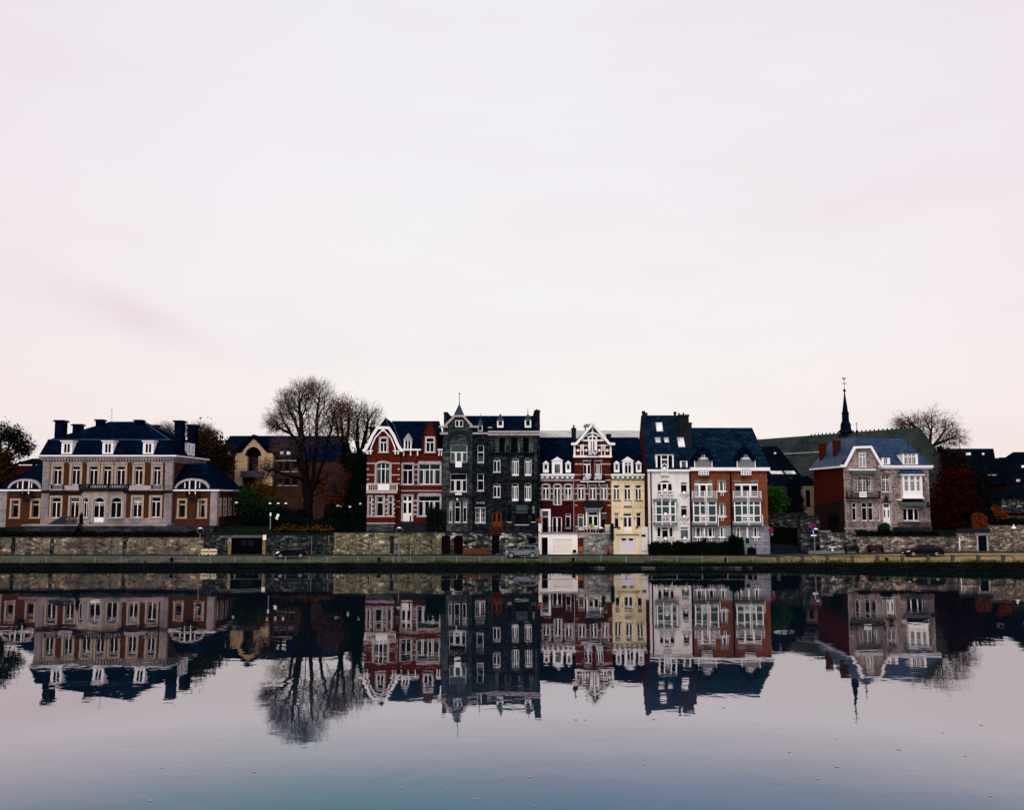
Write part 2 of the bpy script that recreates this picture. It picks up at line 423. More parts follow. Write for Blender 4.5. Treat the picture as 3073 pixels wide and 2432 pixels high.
    def wall(s, u0, u1, z0, z1, depth, mat, name='wall', parent=None, polys=(), rev=.3, side=True):
        op = [o for o in s.open if o[1] > u0 and o[0] < u1 and o[3] > z0 and o[2] < z1]
        us = sorted(set([u0, u1] + [min(max(q, u0), u1) for o in op for q in o[:2]]))
        zs = sorted(set([z0, z1] + [min(max(q, z0), z1) for o in op for q in o[2:]]))
        m = s.mb()
        for i in range(len(us)-1):
            k = 0
            while k < len(zs)-1:
                uc = (us[i]+us[i+1])/2
                free = lambda q: not any(o[0] < uc < o[1] and o[2] < (zs[q]+zs[q+1])/2 < o[3] for o in op)
                if not free(k): k += 1; continue
                e = k
                while e+1 < len(zs)-1 and free(e+1): e += 1
                m.add([(us[i], 0, zs[k]), (us[i+1], 0, zs[k]), (us[i+1], 0, zs[e+1]), (us[i], 0, zs[e+1])], [(0, 1, 2, 3)])
                k = e+1
        for a, b, c, d in op:
            r = rev
            m.add([(a,0,c),(b,0,c),(b,0,d),(a,0,d),(a,r,c),(b,r,c),(b,r,d),(a,r,d)], [(0,1,5,4),(1,2,6,5),(2,3,7,6),(3,0,4,7)])
        for f in s.fills: m.prism(f, 0.0, rev*.9)
        D = depth
        if side:
            m.add([(u0,0,z0),(u1,0,z0),(u1,0,z1),(u0,0,z1),(u0,D,z0),(u1,D,z0),(u1,D,z1),(u0,D,z1)], [(1,5,6,2),(4,0,3,7),(5,4,7,6),(3,2,6,7)])
        for p in polys:
            m.prism(p[0], p[1] if len(p) > 1 else 0, p[2] if len(p) > 2 else .4)
        return m.build(name, mat, parent or s.root)

def pane_quad(fc, name, mat, u0, u1, z0, z1, y0, y1, parent):
    return fc.mb().box(u0, u1, y0, y1, z0, z1).build(name, mat, parent)

def bars(m, u0, u1, y, z0, z1, n, r=.022, top=.035):
    m.box(u0, u1, y-top, y+top, z1-top*1.6, z1)
    m.box(u0, u1, y-top*.7, y+top*.7, z0+.03, z0+.03+top)
    for i in range(n+1):
        u = u0 + (u1-u0)*i/n
        m.box(u-r, u+r, y-r, y+r, z0+.03, z1-top)

def balcony(fc, x0, x1, ytop, yrail, ybot, out, mat, rmat, n=14, solid=None, name='balcony', horiz=0, label=None):
    """slab between ytop..ybot, railing from ytop up to yrail"""
    u0, u1, z0, z1 = fc.rect(x0, x1, ytop, ybot, -out)
    _, zr = fc.p((x0+x1)/2, yrail, -out)
    o = fc.mb().box(u0, u1, -out, .02, z0, z1).build(name, mat, fc.root, label=label)
    m = fc.mb()
    if horiz:
        for i in range(horiz):
            z = z1 + (zr-z1)*(i+.6)/horiz
            m.tube((u0, -out+.03, z), (u1, -out+.03, z), .038, n=6)
            for u in (u0+.03, u1-.03): m.tube((u, -out+.03, z), (u, 0, z), .038, n=6)
        for i in range(n+1):
            u = u0+.03 + (u1-u0-.06)*i/n
            m.tube((u, -out+.03, z1), (u, -out+.03, zr), .04, n=6)
    else:
        bars(m, u0+.04, u1-.04, -out+.06, z1, zr, n)
        for u in (u0+.06, u1-.06):
            m.box(u-.03, u+.03, -out+.06, 0, zr-.06, zr-.003)
            for k in range(1, 5): m.box(u-.02, u+.02, -out*k/5-.02, -out*k/5+.02, z1, zr-.06)
    m.build('railing', rmat, o)
    if solid:
        a, b = fc.p(solid[0], ytop, -out)[0], fc.p(solid[1], ytop, -out)[0]
        fc.mb().box(a, b, -out-.03, -out+.02, z1+.05, zr+.02).build('panel', solid[2] if len(solid) > 2 else W, o)
    return o

def chimney(root, v, x0, x1, y0, y1, Y, mat, depth=.9, cap=.12, pots=0, par=None, name='chimney', drop=1.5):
    a, b = at(v, x0, y1, Y), at(v, x1, y0, Y)
    m = MB()
    m.box(a.x, b.x, Y, Y+depth, a.z-drop, b.z-.25)
    m.box(a.x-cap, b.x+cap, Y-cap, Y+depth+cap, b.z-.25, b.z-.08)
    m.box(a.x-cap*.5, b.x+cap*.5, Y-cap*.5, Y+depth+cap*.5, b.z-.08, b.z)
    for i in range(pots):
        x = a.x + (b.x-a.x)*(i+.5)/pots
        m.tube((x, Y+depth/2, b.z), (x, Y+depth/2, b.z+.45), .14, .11, 8)
    return m.build(name, mat, par or root)

def skylight(root, v, x0, x1, y0, y1, Y0, Y1, roof, lean=0.0):
    """pane lying in a roof slope: bottom edge at depth Y0, top edge at Y1"""
    p = [at(v, x0+lean, y1, Y0), at(v, x1+lean, y1, Y0), at(v, x1, y0, Y1), at(v, x0, y0, Y1)]
    n = (p[1]-p[0]).cross(p[3]-p[0]).normalized()
    if n.y > 0: n = -n
    m = MB()
    m.add([q + n*.07 for q in p] + [q - n*.05 for q in p], [(0,1,2,3),(7,6,5,4),(0,4,5,1),(1,5,6,2),(2,6,7,3),(3,7,4,0)])
    o = m.build('skylight', GL, roof)
    f = MB()
    for i in range(4): f.tube(p[i]+n*.07, p[(i+1) % 4]+n*.07, .045, n=4)
    f.build('frame', STEEL, o)
    return o

def roof_hull(root, pts, mat, name='roof'):
    return MB().hull(pts).build(name, mat, root)

def dormer(fc, x0, x1, y0, y1, roof, deep=2.2, out=0, wallm=None, win=(.2, .8, .1, .8), rtype='pyr', apex=None, roofm=None, finial=0, cols=2, lat=None, pane=None, tr=0, trim=0):
    """a dormer: box with its window, small roof; parts nest under it"""
    u0, u1, z0, z1 = fc.rect(x0, x1, y0, y1)
    wallm, roofm = wallm or W, roofm or SLATE
    d = fc.mb()
    if win:
        a, b, c, e = u0+(u1-u0)*win[0], u0+(u1-u0)*win[1], z0+(z1-z0)*win[2], z0+(z1-z0)*win[3]
        d.box(u0, a, -out, deep, z0, z1); d.box(b, u1, -out, deep, z0, z1)
        d.box(a, b, -out, deep, z0, c); d.box(a, b, -out, deep, e, z1); d.box(a, b, .2, deep, c, e)
    else: d.box(u0, u1, -out, deep, z0, z1)
    if trim: d.box(u0-trim, u1+trim, -out-trim, deep, z1+.001, z1+.12)
    o = d.build('dormer', wallm, fc.root)
    if win:
        g = fc.mb().box(a+.001, b-.001, .08-out, .1-out, c+.001, e-.001); g.build('pane', pane or G0, o)
        f = fc.mb()
        for i in range(1, cols):
            uc = a+(b-a)*i/cols; f.box(uc-.06, uc+.06, .0-out, .07-out, c, e)
        if tr: f.box(a, b, .005-out, .07-out, c+(e-c)*(1-tr)-.05, c+(e-c)*(1-tr)+.05)
        if lat:
            for i in range(1, lat[0]): f.box(a+(b-a)*i/lat[0]-.02, a+(b-a)*i/lat[0]+.02, .02-out, .07-out, c, e)
            for i in range(1, lat[1]): f.box(a, b, .021-out, .07-out, c+(e-c)*i/lat[1]-.02, c+(e-c)*i/lat[1]+.02)
        f.build('frame', W, o)
    za = fc.p((x0+x1)/2, apex)[1] if apex is not None else z1+.5
    uc = (u0+u1)/2
    r = fc.mb(); q = .12
    if rtype == 'pyr':
        h = min(deep*.5, 1.0)
        r.hull([(u0-q, -out-q, z1+.002), (u1+q, -out-q, z1+.002), (u0-q, deep, z1+.002), (u1+q, deep, z1+.002), (uc, h*.55-out, za), (uc, deep+.4, za-.1)])
    elif rtype == 'gable':
        r.prism([(u0-q, z1+.002), (u1+q, z1+.002), (uc, za)], -out-q, deep)
    elif rtype == 'flat':
        r.box(u0-q, u1+q, -out-q*2, deep, z1+.002, za)
    r.build('dormer_roof', roofm, o)
    if finial:
        zf = fc.p((x0+x1)/2, finial)[1]
        m = fc.mb(); yf = .55-out
        m.tube((uc, yf, za-.15), (uc, yf, zf), .04, .02, 6); m.lathe((uc, yf, za+.15), [(.02, -.1), (.09, 0), (.02, .1)], 8)
        m.build('finial', IRON, o)
    return o
# ================================================================== the brown brick mansion on the terrace
YM = 132.0
CREAMA = masonry('pale_bay_stone', [(.27, .215, .185), (.36, .29, .235), (.43, .345, .27)], (.2, .16, .13), 1.1, .42, msize=.01, stain=(.09, .08, .08), samt=.55, sscale=.6)
def mk_mansion():
    root = thing('mansion', (-58, YM, 4.9), 'wide brown brick mansion with pale quoins, a navy mansard roof and an arched stone bay', 'house')
    f = Fac(root, (0, YM), 0, '1')
    XL, XR = f.p(436, 900)[0], at('2', 566, 850, YM).x
    zb = f.p(900, 1193)[1]
    zc = f.p(900, 552)[1]
    # windows
    for a, b in ((545, 630), (735, 820), (915, 1000), (1055, 1140), (1195, 1280)):
        f.win(a, b, 615, 806, tr=.2, sur=.32, sm=CREAM, head=.12, sill=False)
    for a, b in ((527, 620), (718, 808)):
        f.win(a, b, 937, 1145, tr=.22, sur=.28, sm=CREAM)
    f.v = '2'
    for a, b in ((185, 265), (376, 450)):
        f.win(a, b, 617, 808, tr=.2, sur=.32, sm=CREAM, head=.12, sill=False)
    for a, b in ((165, 257), (353, 447)):
        f.win(a, b, 932, 1140, tr=.22, sur=.28, sm=CREAM)
    f.v = '1'
    f.wall(XL, XR, zb-1.6, zc, 13, BRM)
    # quoins, string courses, plinth
    w = 1.0
    for u0, u1 in ((XL-.06, XL+w), (XR-w, XR+.06)):
        m = f.mb()
        z = zb-.3; k = 0
        while z < zc-.1:
            e = .0 if k % 2 else .14
            m.box(u0 - (0), u1 if u0 < XL else u1, -.16-.004*(k % 2), .5, z+.012, min(z+.46, zc)); z += .46; k += 1
        m.build('quoin', PINK, root)
    za, zb2 = f.p(900, 812)[1], f.p(900, 862)[1]
    m = f.mb(); m.box(XL+w, XR-w, -.1, .02, zb2+.001, za); m.build('stone_band', STONE, root)
    m = f.mb(); z0 = f.p(900, 880)[1]; m.box(XL-.1, XR+.1, -.34, .02, z0, zb2); m.box(XL, XR, -.2, .015, z0-.18, z0-.001); m.build('string_course', DSTONE, root)
    m = f.mb(); zt = f.p(900, 1146)[1]; m.box(XL+w, XR-w, -.12, .021, zb-.4, zt); m.build('plinth', PINK, root)
    # main cornice runs round the block
    m = MB()
    z1, z2 = f.p(900, 500, -.7)[1], f.p(900, 552)[1]
    m.box(XL-.75, XR+.75, YM-.75, YM+13.75, z1-.2, z1)
    m.build('cornice', W, root)
    m = MB()
    for (o, a, b) in ((.55, z1-.42, z1-.201), (.16, z2-.35, z1-.421)):
        m.box(XL-o, XR+o, YM-o, YM+13+o, a, b)
    n = 46
    for i in range(n):
        x = XL-.1+(XR-XL+.2)*i/(n-1)
        m.box(x-.13, x+.13, YM-.5, YM-.161, z1-.72, z1-.423)
    for i in range(22):
        y = YM+.3+12.4*i/21
        m.box(XR+.161, XR+.5, y-.13, y+.13, z1-.72, z1-.423)
    m.build('frieze', PINK, root)
    # roof: steep mansard, then a hip
    zm = at('1', 900, 345, YM+1.2).z
    zr = at('1', 1200, 157, YM+6.5).z
    xr0, xr1 = at('1', 1125, 157, YM+6.5).x, at('2', 268, 157, YM+6.5).x
    xl2, xr2 = at('1', 490, 345, YM+1.2).x, at('2', 545, 350, YM+1.2).x
    m = MB()
    m.hull([(XL-.5, YM-.5, z1+.01), (XR+.5, YM-.5, z1+.01), (XL-.5, YM+13.5, z1+.01), (XR+.5, YM+13.5, z1+.01),
            (xl2, YM+1.2, zm), (xr2, YM+1.2, zm), (xl2, YM+11.8, zm), (xr2, YM+11.8, zm)])
    m.hull([(xl2, YM+1.2, zm+.002), (xr2, YM+1.2, zm+.002), (xl2, YM+11.8, zm+.002), (xr2, YM+11.8, zm+.002), (xr0, YM+6.5, zr), (xr1, YM+6.5, zr)])
    rf = m.build('roof', SLATE, root)
    m = MB()
    L = [(xl2, YM+1.2, zm), (xr2, YM+1.2, zm), (xr2, YM+11.8, zm)]
    m.path([Vector(p)+Vector((0, -.03, .03)) for p in L], .07)
    m.tube((xr2, YM+1.2, zm+.03), (xr1, YM+6.5, zr+.03), .06); m.tube((xr2, YM+11.8, zm+.03), (xr1, YM+6.5, zr+.03), .06)
    m.build('ridge_flashing', plain('lead', (.04, .06, .10), .5, .2), rf)
    # chimneys
    chimney(root, '1', 555, 645, 140, 325, YM+2.0, SLATE, 1.5, .2)
    chimney(root, '1', 741, 827, 181, 262, YM+10.5, SLATE, 1.2, .2)
    chimney(root, '1', 978, 1048, 133, 205, YM+5.2, SLATE, 1.2, .18)
    chimney(root, '2', 186, 252, 137, 170, YM+5.5, SLATE, 1.2, .2)
    chimney(root, '2', 350, 412, 190, 230, YM+10.2, SLATE, 1.2, .2)
    chimney(root, '2', 583, 668, 143, 420, YM+3.0, SLATE, 1.6, .2, drop=2)
    chimney(root, '2', 720, 805, 185, 420, YM+9.0, SLATE, 1.6, .2, drop=2)
    a, b = at('1', 1147, 157, YM+6.5), at('1', 1147, 36, YM+6.5)
    m = MB(); m.tube(a-Vector((0, 0, .3)), b, .035, .02); m.lathe(b, [(.02, -.12), (.1, 0), (.02, .12)], 8); m.build('lightning_rod', IRON, root)
    # front dormers
    fd = Fac(root, (0, YM-.42), 0, '1')
    for v, x0, x1 in (('1', 630, 740), ('1', 1050, 1160), ('2', 270, 378)):
        fd.v = v
        dormer(fd, x0, x1, 362, 488, rf, deep=2.6, win=(.25, .78, .1, .82), rtype='flat', apex=352, roofm=W)
    # dormers on the right flank
    fs = Fac(root, (XR+.25, YM), math.pi/2, '2')
    for u in (5.6, 7.3):
        z0 = z1+.15
        m = fs.mb(); m.box(u-.62, u-.28, -.1, 1.2, z0, z0+1.9); m.box(u+.28, u+.62, -.1, 1.2, z0, z0+1.9); m.box(u-.28, u+.28, -.1, 1.2, z0, z0+.3); m.box(u-.28, u+.28, -.1, 1.2, z0+1.6, z0+1.9)
        o = m.build('dormer', W, root)
        fs.mb().box(u-.28, u+.28, .02, .05, z0+.3, z0+1.6).build('pane', G0, o)
    # iron sills on the outer first floor windows
    for v, x0, x1 in (('1', 515, 640), ('2', 350, 478)):
        f.v = v; balcony(f, x0, x1, 850, 806, 862, .5, STONE, IRON, 9)
    f.v = '1'
    # the polygonal stone bay with its balcony
    c = f.p(1015, 1000, -1.43)[0] 
    D, hw, ow = 1.43, 1.19, 3.2
    zt0 = f.p(1070, 872, -.7)[1]
    bay = MB()
    pl = [(c-ow, YM), (c-hw, YM-D), (c+hw, YM-D), (c+ow, YM)]
    ang = math.atan2(-D, ow-hw)
    facets = [(pl[0], pl[1]), (pl[1], pl[2]), (pl[2], pl[3])]
    bobj = None
    for i, (p, q) in enumerate(facets):
        an = math.atan2(q[1]-p[1], q[0]-p[0])
        l = math.hypot(q[0]-p[0], q[1]-p[1])
        g = Fac(root, p, an, '1')
        z1b, z0b = f.p(1015, 935, -D)[1], f.p(1015, 1145, -D)[1]
        hw2 = .76 if i == 1 else .72
        if i == 1:
            z0b = f.p(1015, 1190, -D)[1]
        g.win(l/2-hw2, l/2+hw2, z0b, z1b, uz=True, tr=.24 if i != 1 else .2, arch=.2, sur=.22, sm=STONE, door=.2 if i == 1 else 0, name='door' if i == 1 else 'window')
        g.wall(0, l, zb-.3, zt0, .9, CREAMA, name='bay_wall', side=False)
    m = MB()
    def off(k): return [(c-ow-k, YM-.02), (c-hw-k*.6, YM-D-k), (c+hw+k*.6, YM-D-k), (c+ow+k, YM-.02)]
    zs0, zs1 = zt0+.002, f.p(1070, 850, -D)[1]
    m.slab(off(.12), zs0, zs0+.12); m.slab(off(.45), zs0+.121, max(zs1, zs0+.4))
    bo = m.build('bay_balcony', DSTONE, root)
    z2, z3 = max(zs1, zs0+.4)+.001, f.p(1070, 799, -D)[1]
    m = MB(); o = off(.3)
    for p, q in zip(o, o[1:]):
        p, q = Vector((*p, 0)), Vector((*q, 0)); d = q-p; L2 = d.length; n = max(3, int(L2/.34))
        a = math.atan2(d.y, d.x)
        M2 = Matrix.Translation(p) @ Matrix.Rotation(a, 4, 'Z')
        k = MB(M2); k.box(0, L2, -.12, .12, z3-.16, z3); k.box(0, L2, -.1, .1, z2, z2+.1); k.box(-.14, .14, -.14, .14, z2, z3+.02); k.box(L2-.14, L2+.14, -.143, .143, z2, z3+.022)
        m.add(k.v, k.f)
        for i in range(1, n): m.lathe(p + d*(i/n), [(.05, z2+.1), (.09, z2+.25), (.05, z3-.25), (.07, z3-.16)], 6)
    m.build('balustrade', DSTONE, bo)
    # stone terrace in front with steps and parapet
    zt = f.p(900, 1212, -2.6)[1]
    m = MB(); m.box(XL-1, XR+7, YM-3.0, YM-.02, zt-1.3, zt-.25); MB().box(XL-1.1, XR+.6, YM-3.15, YM-.021, zt-.22, zt).build('terrace_edge', PINK, root)
    m.build('terrace', masonry('dark_ashlar', [(.012, .014, .022), (.03, .033, .045), (.07, .065, .07)], (.01, .012, .018), .9, .38, msize=.012, stain=(.004, .006, .01), samt=.8), root)  # darker ashlar than the terrace edge, with near-black blotches
    m = MB()
    for i in range(7):
        m.box(c-3.9, c-1.9, YM-3.3-.3*i, YM-3.16-.3*(i-1), zt-1.6, zt-.17*(i+1))
    m.build('steps', MATS['blue_grey_stone'] if 'blue_grey_stone' in MATS else DSTONE, root)
    m = MB()
    xa, xb = f.p(660, 1170, -2.6)[0], f.p(790, 1170, -2.6)[0]
    m.box(xa, xb, YM-2.75, YM-2.5, zt+.001, zt+.15); m.box(xa, xb, YM-2.8, YM-2.45, zt+.95, zt+1.1)
    for i in range(9):
        x = xa+.1+(xb-xa-.2)*i/8; m.lathe((x, YM-2.62, zt), [(.05, .15), (.1, .4), (.05, .8), (.08, .95)], 6)
    m.prism([(xa-2.2, zt+.001), (xa-.001, zt+.001), (xa-.001, zt+1.1), (xa-.5, zt+1.05)], YM-2.75, YM-2.5)
    m.build('parapet', plain('blue_grey_stone', (.022, .026, .04), .7, .4), root)
    # ---------------- side wings
    def wing(v, x0, x1, xs, mirror, wins, lun, door, sidewall):
        g = Fac(root, (0, YM+.5), 0, v)
        u0, u1 = g.p(x0, 1000)[0], g.p(x1, 1000)[0]
        ze, zb3 = g.p((x0+x1)/2, 870)[1], zb-1.6
        for a, b in wins:
            g.win(a, b, 965, 1142, cols=1, tr=.24, mw=.22, sur=.26, sm=CREAM, fm=CREAM)
        g.wall(u0, u1, zb3, ze, 11.2, BRM)
        pa, pb = (u1-.95, u1+.06) if not mirror else (u0-.06, u0+.95)
        m = g.mb(); m.box(pa, pb, -.1, .8, zb3, ze-.003); m.build('quoin', PINK, root)
        m = MB(); o = .35
        m.box(u0-(o if mirror else 0), u1+(0 if mirror else o), YM+.5-o, YM+11.7+o, ze, ze+.22); m.build('cornice', W, root)
        zk = at(v, (x0+x1)/2, 737, YM+1.4).z; zt3 = at(v, (x0+x1)/2, 592, YM+6).z
        lo, hi = (u0+1.1, u1) if mirror else (u0, u1-1.1)
        lo2, hi2 = (u0+3.0, u1) if mirror else (u0, u1-3.0)
        a0, a1 = (u0-o*.8, u1) if mirror else (u0, u1+o*.8)
        m = MB()
        m.hull([(a0, YM+.5-.3, ze+.221), (a1, YM+.5-.3, ze+.221), (a0, YM+12, ze+.221), (a1, YM+12, ze+.221), (lo, YM+1.4, zk), (hi, YM+1.4, zk), (lo, YM+10.8, zk), (hi, YM+10.8, zk)])
        m.hull([(lo, YM+1.4, zk+.002), (hi, YM+1.4, zk+.002), (lo, YM+10.8, zk+.002), (hi, YM+10.8, zk+.002), (lo2, YM+5, zt3), (hi2, YM+5, zt3), (lo2, YM+7.5, zt3), (hi2, YM+7.5, zt3)])
        r = m.build('roof', SLATE, root)
        # lunette: half-round dormer with a tall door in its middle
        d = Fac(root, (0, YM+.42), 0, v)
        la, lb = d.p(lun[0], 855)[0], d.p(lun[1], 855)[0]
        zl0, zl1 = ze+.225, d.p((lun[0]+lun[1])/2, lun[2])[1]
        A = arc(la, lb, zl0, zl1-zl0, 17)
        m = d.mb(); m.band(arc(la+.14, lb-.14, zl0, zl1-zl0-.14, 17), .3, -.12, 1.2)
        lo_ = m.build('lunette', STONE, root)
        d.mb().prism(arc(la+.2, lb-.2, zl0, zl1-zl0-.2, 17), .03, .9).build('pane', G0, lo_)
        m = d.mb(); da, db = d.p(door[0], 800)[0], d.p(door[1], 800)[0]; zd0 = d.p((door[0]+door[1])/2, 902)[1]
        m.box(da-.14, da+.02, -.16, .02, zd0, zl1-.3); m.box(db-.02, db+.14, -.16, .02, zd0, zl1-.3)
        for q in (.3, .7):
            uu = la+(lb-la)*(.2 if q < .5 else .8); h = zl0 + (zl1-zl0)*.62
            m.box(uu-.06+(.45 if q < .5 else -.45), uu+.06+(.45 if q < .5 else -.45), -.06, .02, zl0+.1, h)
        m.box(la+.2, da-.141, -.08, .02, zl0, zl0+.13); m.box(db+.141, lb-.2, -.08, .02, zl0, zl0+.13)
        m.build('frame', W, lo_)
        d.mb().box(da+.021, db-.021, -.10, .02, zd0+.05, zl1-.45).build('door', G0, lo_)
        d.v = v
        balcony(d, lun[3], lun[4], 922, 868, 943, .8, DSTONE, IRON, 6)
        return g, u0, u1, ze, zb3
    g, u0, u1, ze, zb3 = wing('2', 567, 1030, None, False, ((637, 703), (846, 910)), (595, 955, 740, 708, 836), (755, 808), True)
    # right flank of the right wing with its row of narrow windows
    s = Fac(root, (u1, YM+.5), math.pi/2, '2')
    for a, b in ((1043, 1067), (1093, 1120), (1146, 1172), (1197, 1222)):
        q0, q1 = s.p(a, 1040)[0], s.p(b, 1040)[0]
        zz0, zz1 = s.p(1130, 1122)[1], s.p(1130, 955)[1]
        s.win(q0+.1, q1-.1, zz0, zz1, uz=True, cols=1, tr=.3, sur=.24, sm=CREAM, cut=False, sill=False, pane=glass('amber_glass', (.16, .07, .025), .2) if 'amber_glass' not in MATS else MATS['amber_glass'])
    m = MB(); bars(m, 0, 1, 0, 0, 1, 3)
    m = s.mb(); bars(m, .3, 10.8, -1.0, s.p(1120, 1183)[1], s.p(1120, 1128)[1], 30); m.build('railing', IRON, root)
    wing('1', 2, 432, None, True, ((120, 190), (328, 398)), (80, 425, 745, 200, 318), (243, 298), True)
    m = MB(); a = at('2', 1236, 885, YM+11); m.tube((u1+.1, YM+11.9, zb), (u1+.1, YM+11.9, ze), .07); m.build('drainpipe', W, root)
    return root
mk_mansion()

def mk_statue():
    Y = YM-2.9
    b = at('1', 831, 1210, Y); t = at('1', 831, 1092, Y); h = t.z-b.z
    s = thing('garden_statue', (b.x, Y, b.z), 'slim dark statue standing on the terrace in front of the arched bay', 'statue')
    MB().box(b.x-.3, b.x+.3, Y-.28, Y+.28, b.z-.6, b.z+.12).build('pedestal', DSTONE, s)
    m = MB(); m.lathe((b.x, Y, b.z+.12), [(.24, .0), (.26, .15*h), (.22, .4*h), (.2, .55*h), (.27, .70*h), (.22, .76*h), (.09, .79*h), (.08, .81*h), (.12, .85*h), (.12, .89*h), (.05, .94*h)], 12)
    m.tube((b.x-.24, Y, b.z+.76*h), (b.x-.2, Y-.16, b.z+.5*h), .06, .045); m.tube((b.x+.24, Y, b.z+.76*h), (b.x+.1, Y-.24, b.z+.56*h), .06, .045)
    m.build('figure', IRON, s, smooth=True)
mk_statue()
# ================================================================== red brick double house
def mk_red():
    Y = 129.0
    root = thing('brick_house', (-15, Y, 3.2), 'red brick double house with white striped bands and white curved gable boards', 'house')
    f = Fac(root, (0, Y), 0, '4')
    XL, XM, XR = f.p(62, 900)[0], f.p(368, 900)[0], f.p(756, 900)[0]
    zb, ze = f.p(300, 1330)[1], f.p(300, 592)[1]
    fr = Fac(root, (0, Y+.4), 0, '4')
    # left half openings
    f.win(152, 274, 698, 893, cols=3, tr=.3, ucols=3, arch=.12, sur=.25, sill=False)
    # right half
    fr.win(392, 484, 712, 898, tr=.3, sur=.2)
    fr.win(540, 736, 712, 898, cols=2, tr=.28, ucols=2, sur=.18, ratios=(.2, .27, .5, .68, .75), pane=glass('dim_curtain_glass', (.012, .026, .022), .08, True))
    fr.win(388, 480, 1000, 1238, cols=2, tr=.24, ucols=2, door=.32, sur=.16, mw=.3, fw=.14, name='door')
    fr.win(536, 736, 1005, 1190, cols=2, tr=.26, ratios=(.2, .27, .5, .68, .75), sur=.18)
    a0, a1 = f.p(160, 382, -.2), f.p(265, 382, -.2)
    gz = f.p(200, 590)[1]
    gable = [(XL, gz), (XM, gz), (f.p(268, 385)[0], a0[1]-.1), (f.p(157, 385)[0], a0[1]-.1)]
    f.wall(XL, XM, zb, gz, 10, BRR, polys=[(gable, 0, .5)])
    fr.wall(XM+.001, XR, zb, ze, 10, BRR)
    f.win(186, 250, 472, 603, tr=.32, cut=False, sur=.2)
    # bands of white stone
    f.boxes('stone_band', STONE, [(64, 150, 700, 711), (276, 366, 700, 711), (64, 140, 806, 817), (284, 366, 806, 817), (64, 366, 886, 896),
                                  (64, 82, 752, 766), (345, 365, 752, 766), (64, 82, 845, 858), (345, 365, 845, 858), (335, 365, 1048, 1058), (320, 365, 1100, 1110)], .05)
    fr.boxes('stone_band', STONE, [(378, 752, 952, 962), (378, 752, 904, 910), (500, 530, 710, 722), (500, 530, 757, 767), (500, 530, 806, 816), (500, 530, 852, 862),
                                   (492, 532, 1040, 1056), (492, 532, 1085, 1099), (492, 532, 1125, 1139), (492, 532, 1165, 1180), (536, 740, 686, 700), (536, 740, 980, 992)], .05)
    # ground floor bay with three lights
    D = 1.1
    b = Fac(root, (0, Y-D), 0, '4')
    b0, b1 = b.p(66, 1100)[0], b.p(322, 1100)[0]
    for p, q, pn in ((80, 104, 1), (148, 219, 1), (263, 299, 1)):
        b.win(p, q, 1010, 1190, cols=1, tr=.3, sur=.16)
    zt = b.p(190, 976)[1]
    b.wall(b0, b1, zb, zt, D-.01, BRR, name='bay_wall')
    b.boxes('stone_band', STONE, [(108, 128, 1030+41*i, 1048+41*i) for i in range(4)] + [(234, 258, 1030+41*i, 1048+41*i) for i in range(4)] + [(300, 320, 1030+41*i, 1048+41*i) for i in range(4)] + [(66, 322, 1188, 1200), (62, 324, 1250, 1260)], .06)
    b.boxes('plinth', GREYL, [(62, 310, 1264, 1330)], .1); fr.boxes('dark_front_block', DSTONE, [(322, 752, 1252, 1332)], 1.3)  # solid dark block standing in for fence and plants
    balcony(f, 58, 338, 955, 897, 980, D+.25, STONE, W, 16, solid=(165, 270))
    # white shaped bargeboards and brackets on the gable
    m = f.mb()
    def q(x, y): return f.p(x, y, -.5)
    left = [q(33, 590), q(60, 565), q(85, 520), q(115, 450), q(160, 381), q(212, 379)]
    right = [q(388, 590), q(362, 565), q(338, 515), q(310, 450), q(266, 381), q(212, 379)]
    m.band(left, .38, -.55, -.42); m.band(right, .38, -.553, -.423)
    m.band([q(95, 592), q(108, 545), q(140, 470), q(212, 392)], .16, -.5, -.38); m.band([q(325, 592), q(314, 545), q(283, 470), q(212, 392)], .16, -.503, -.383)
    m.band([q(212, 380), q(212, 412)], .14, -.506, -.386)
    for x in (72, 98, 323, 350):
        p0 = q(x, 590); p1 = q(x, 622); m.box(p0[0]-.09, p0[0]+.09, -.5, -.001, p1[1], p0[1])
    for x0, x1 in ((35, 118), (302, 385)):
        p0, p1 = q(x0, 588), q(x1, 596); m.box(p0[0], p1[0], -.53, -.002, p1[1], p0[1])
    m.build('bargeboard', W, root)
    # roofs
    zr = at('4', 500, 318, Y+5).z
    zo = f.p(200, 592)[1]
    ap = at('4', 235, 287, Y+2.4)
    t0, t1 = f.p(162, 378, -.5), f.p(264, 378, -.5)
    ucl, ucr = f.p(45, 590)[0], f.p(377, 590)[0]
    zg = (t0[1])
    roof = MB()
    roof.hull([(ucl, Y+.1, zo), (ucr, Y+.1, zo), (t0[0], Y+.1, zg), (t1[0], Y+.1, zg), (ap.x, Y+2.4, ap.z), (ap.x, Y+9.5, ap.z-.1), (ucl, Y+10, zo), (ucr, Y+10, zo)])
    x0, x1 = at('4', 297, 318, Y+5).x, at('4', 728, 318, Y+5).x
    roof.hull([(XM-2.5, Y+.1, ze), (XR-.03, Y+.1, ze), (XM-2.5, Y+10.4, ze), (XR-.03, Y+10.4, ze), (x0, Y+5, zr), (x1, Y+5, zr)])
    rf = roof.build('roof', SLATE, root)
    m = MB(); m.tube((x0, Y+5, zr), (XM+.3, Y+.3, ze+.25), .07); m.tube((ap.x, Y+2.4, ap.z), (t1[0], Y-.4, zg+.05), .06); m.build('ridge_flashing', MATS['lead'], rf)
    m = fr.mb(); g0, g1 = fr.p(372, 590)[0], fr.p(562, 590)[0]; g2, g3 = fr.p(715, 590)[0], XR
    zg1 = fr.p(500, 588)[1]
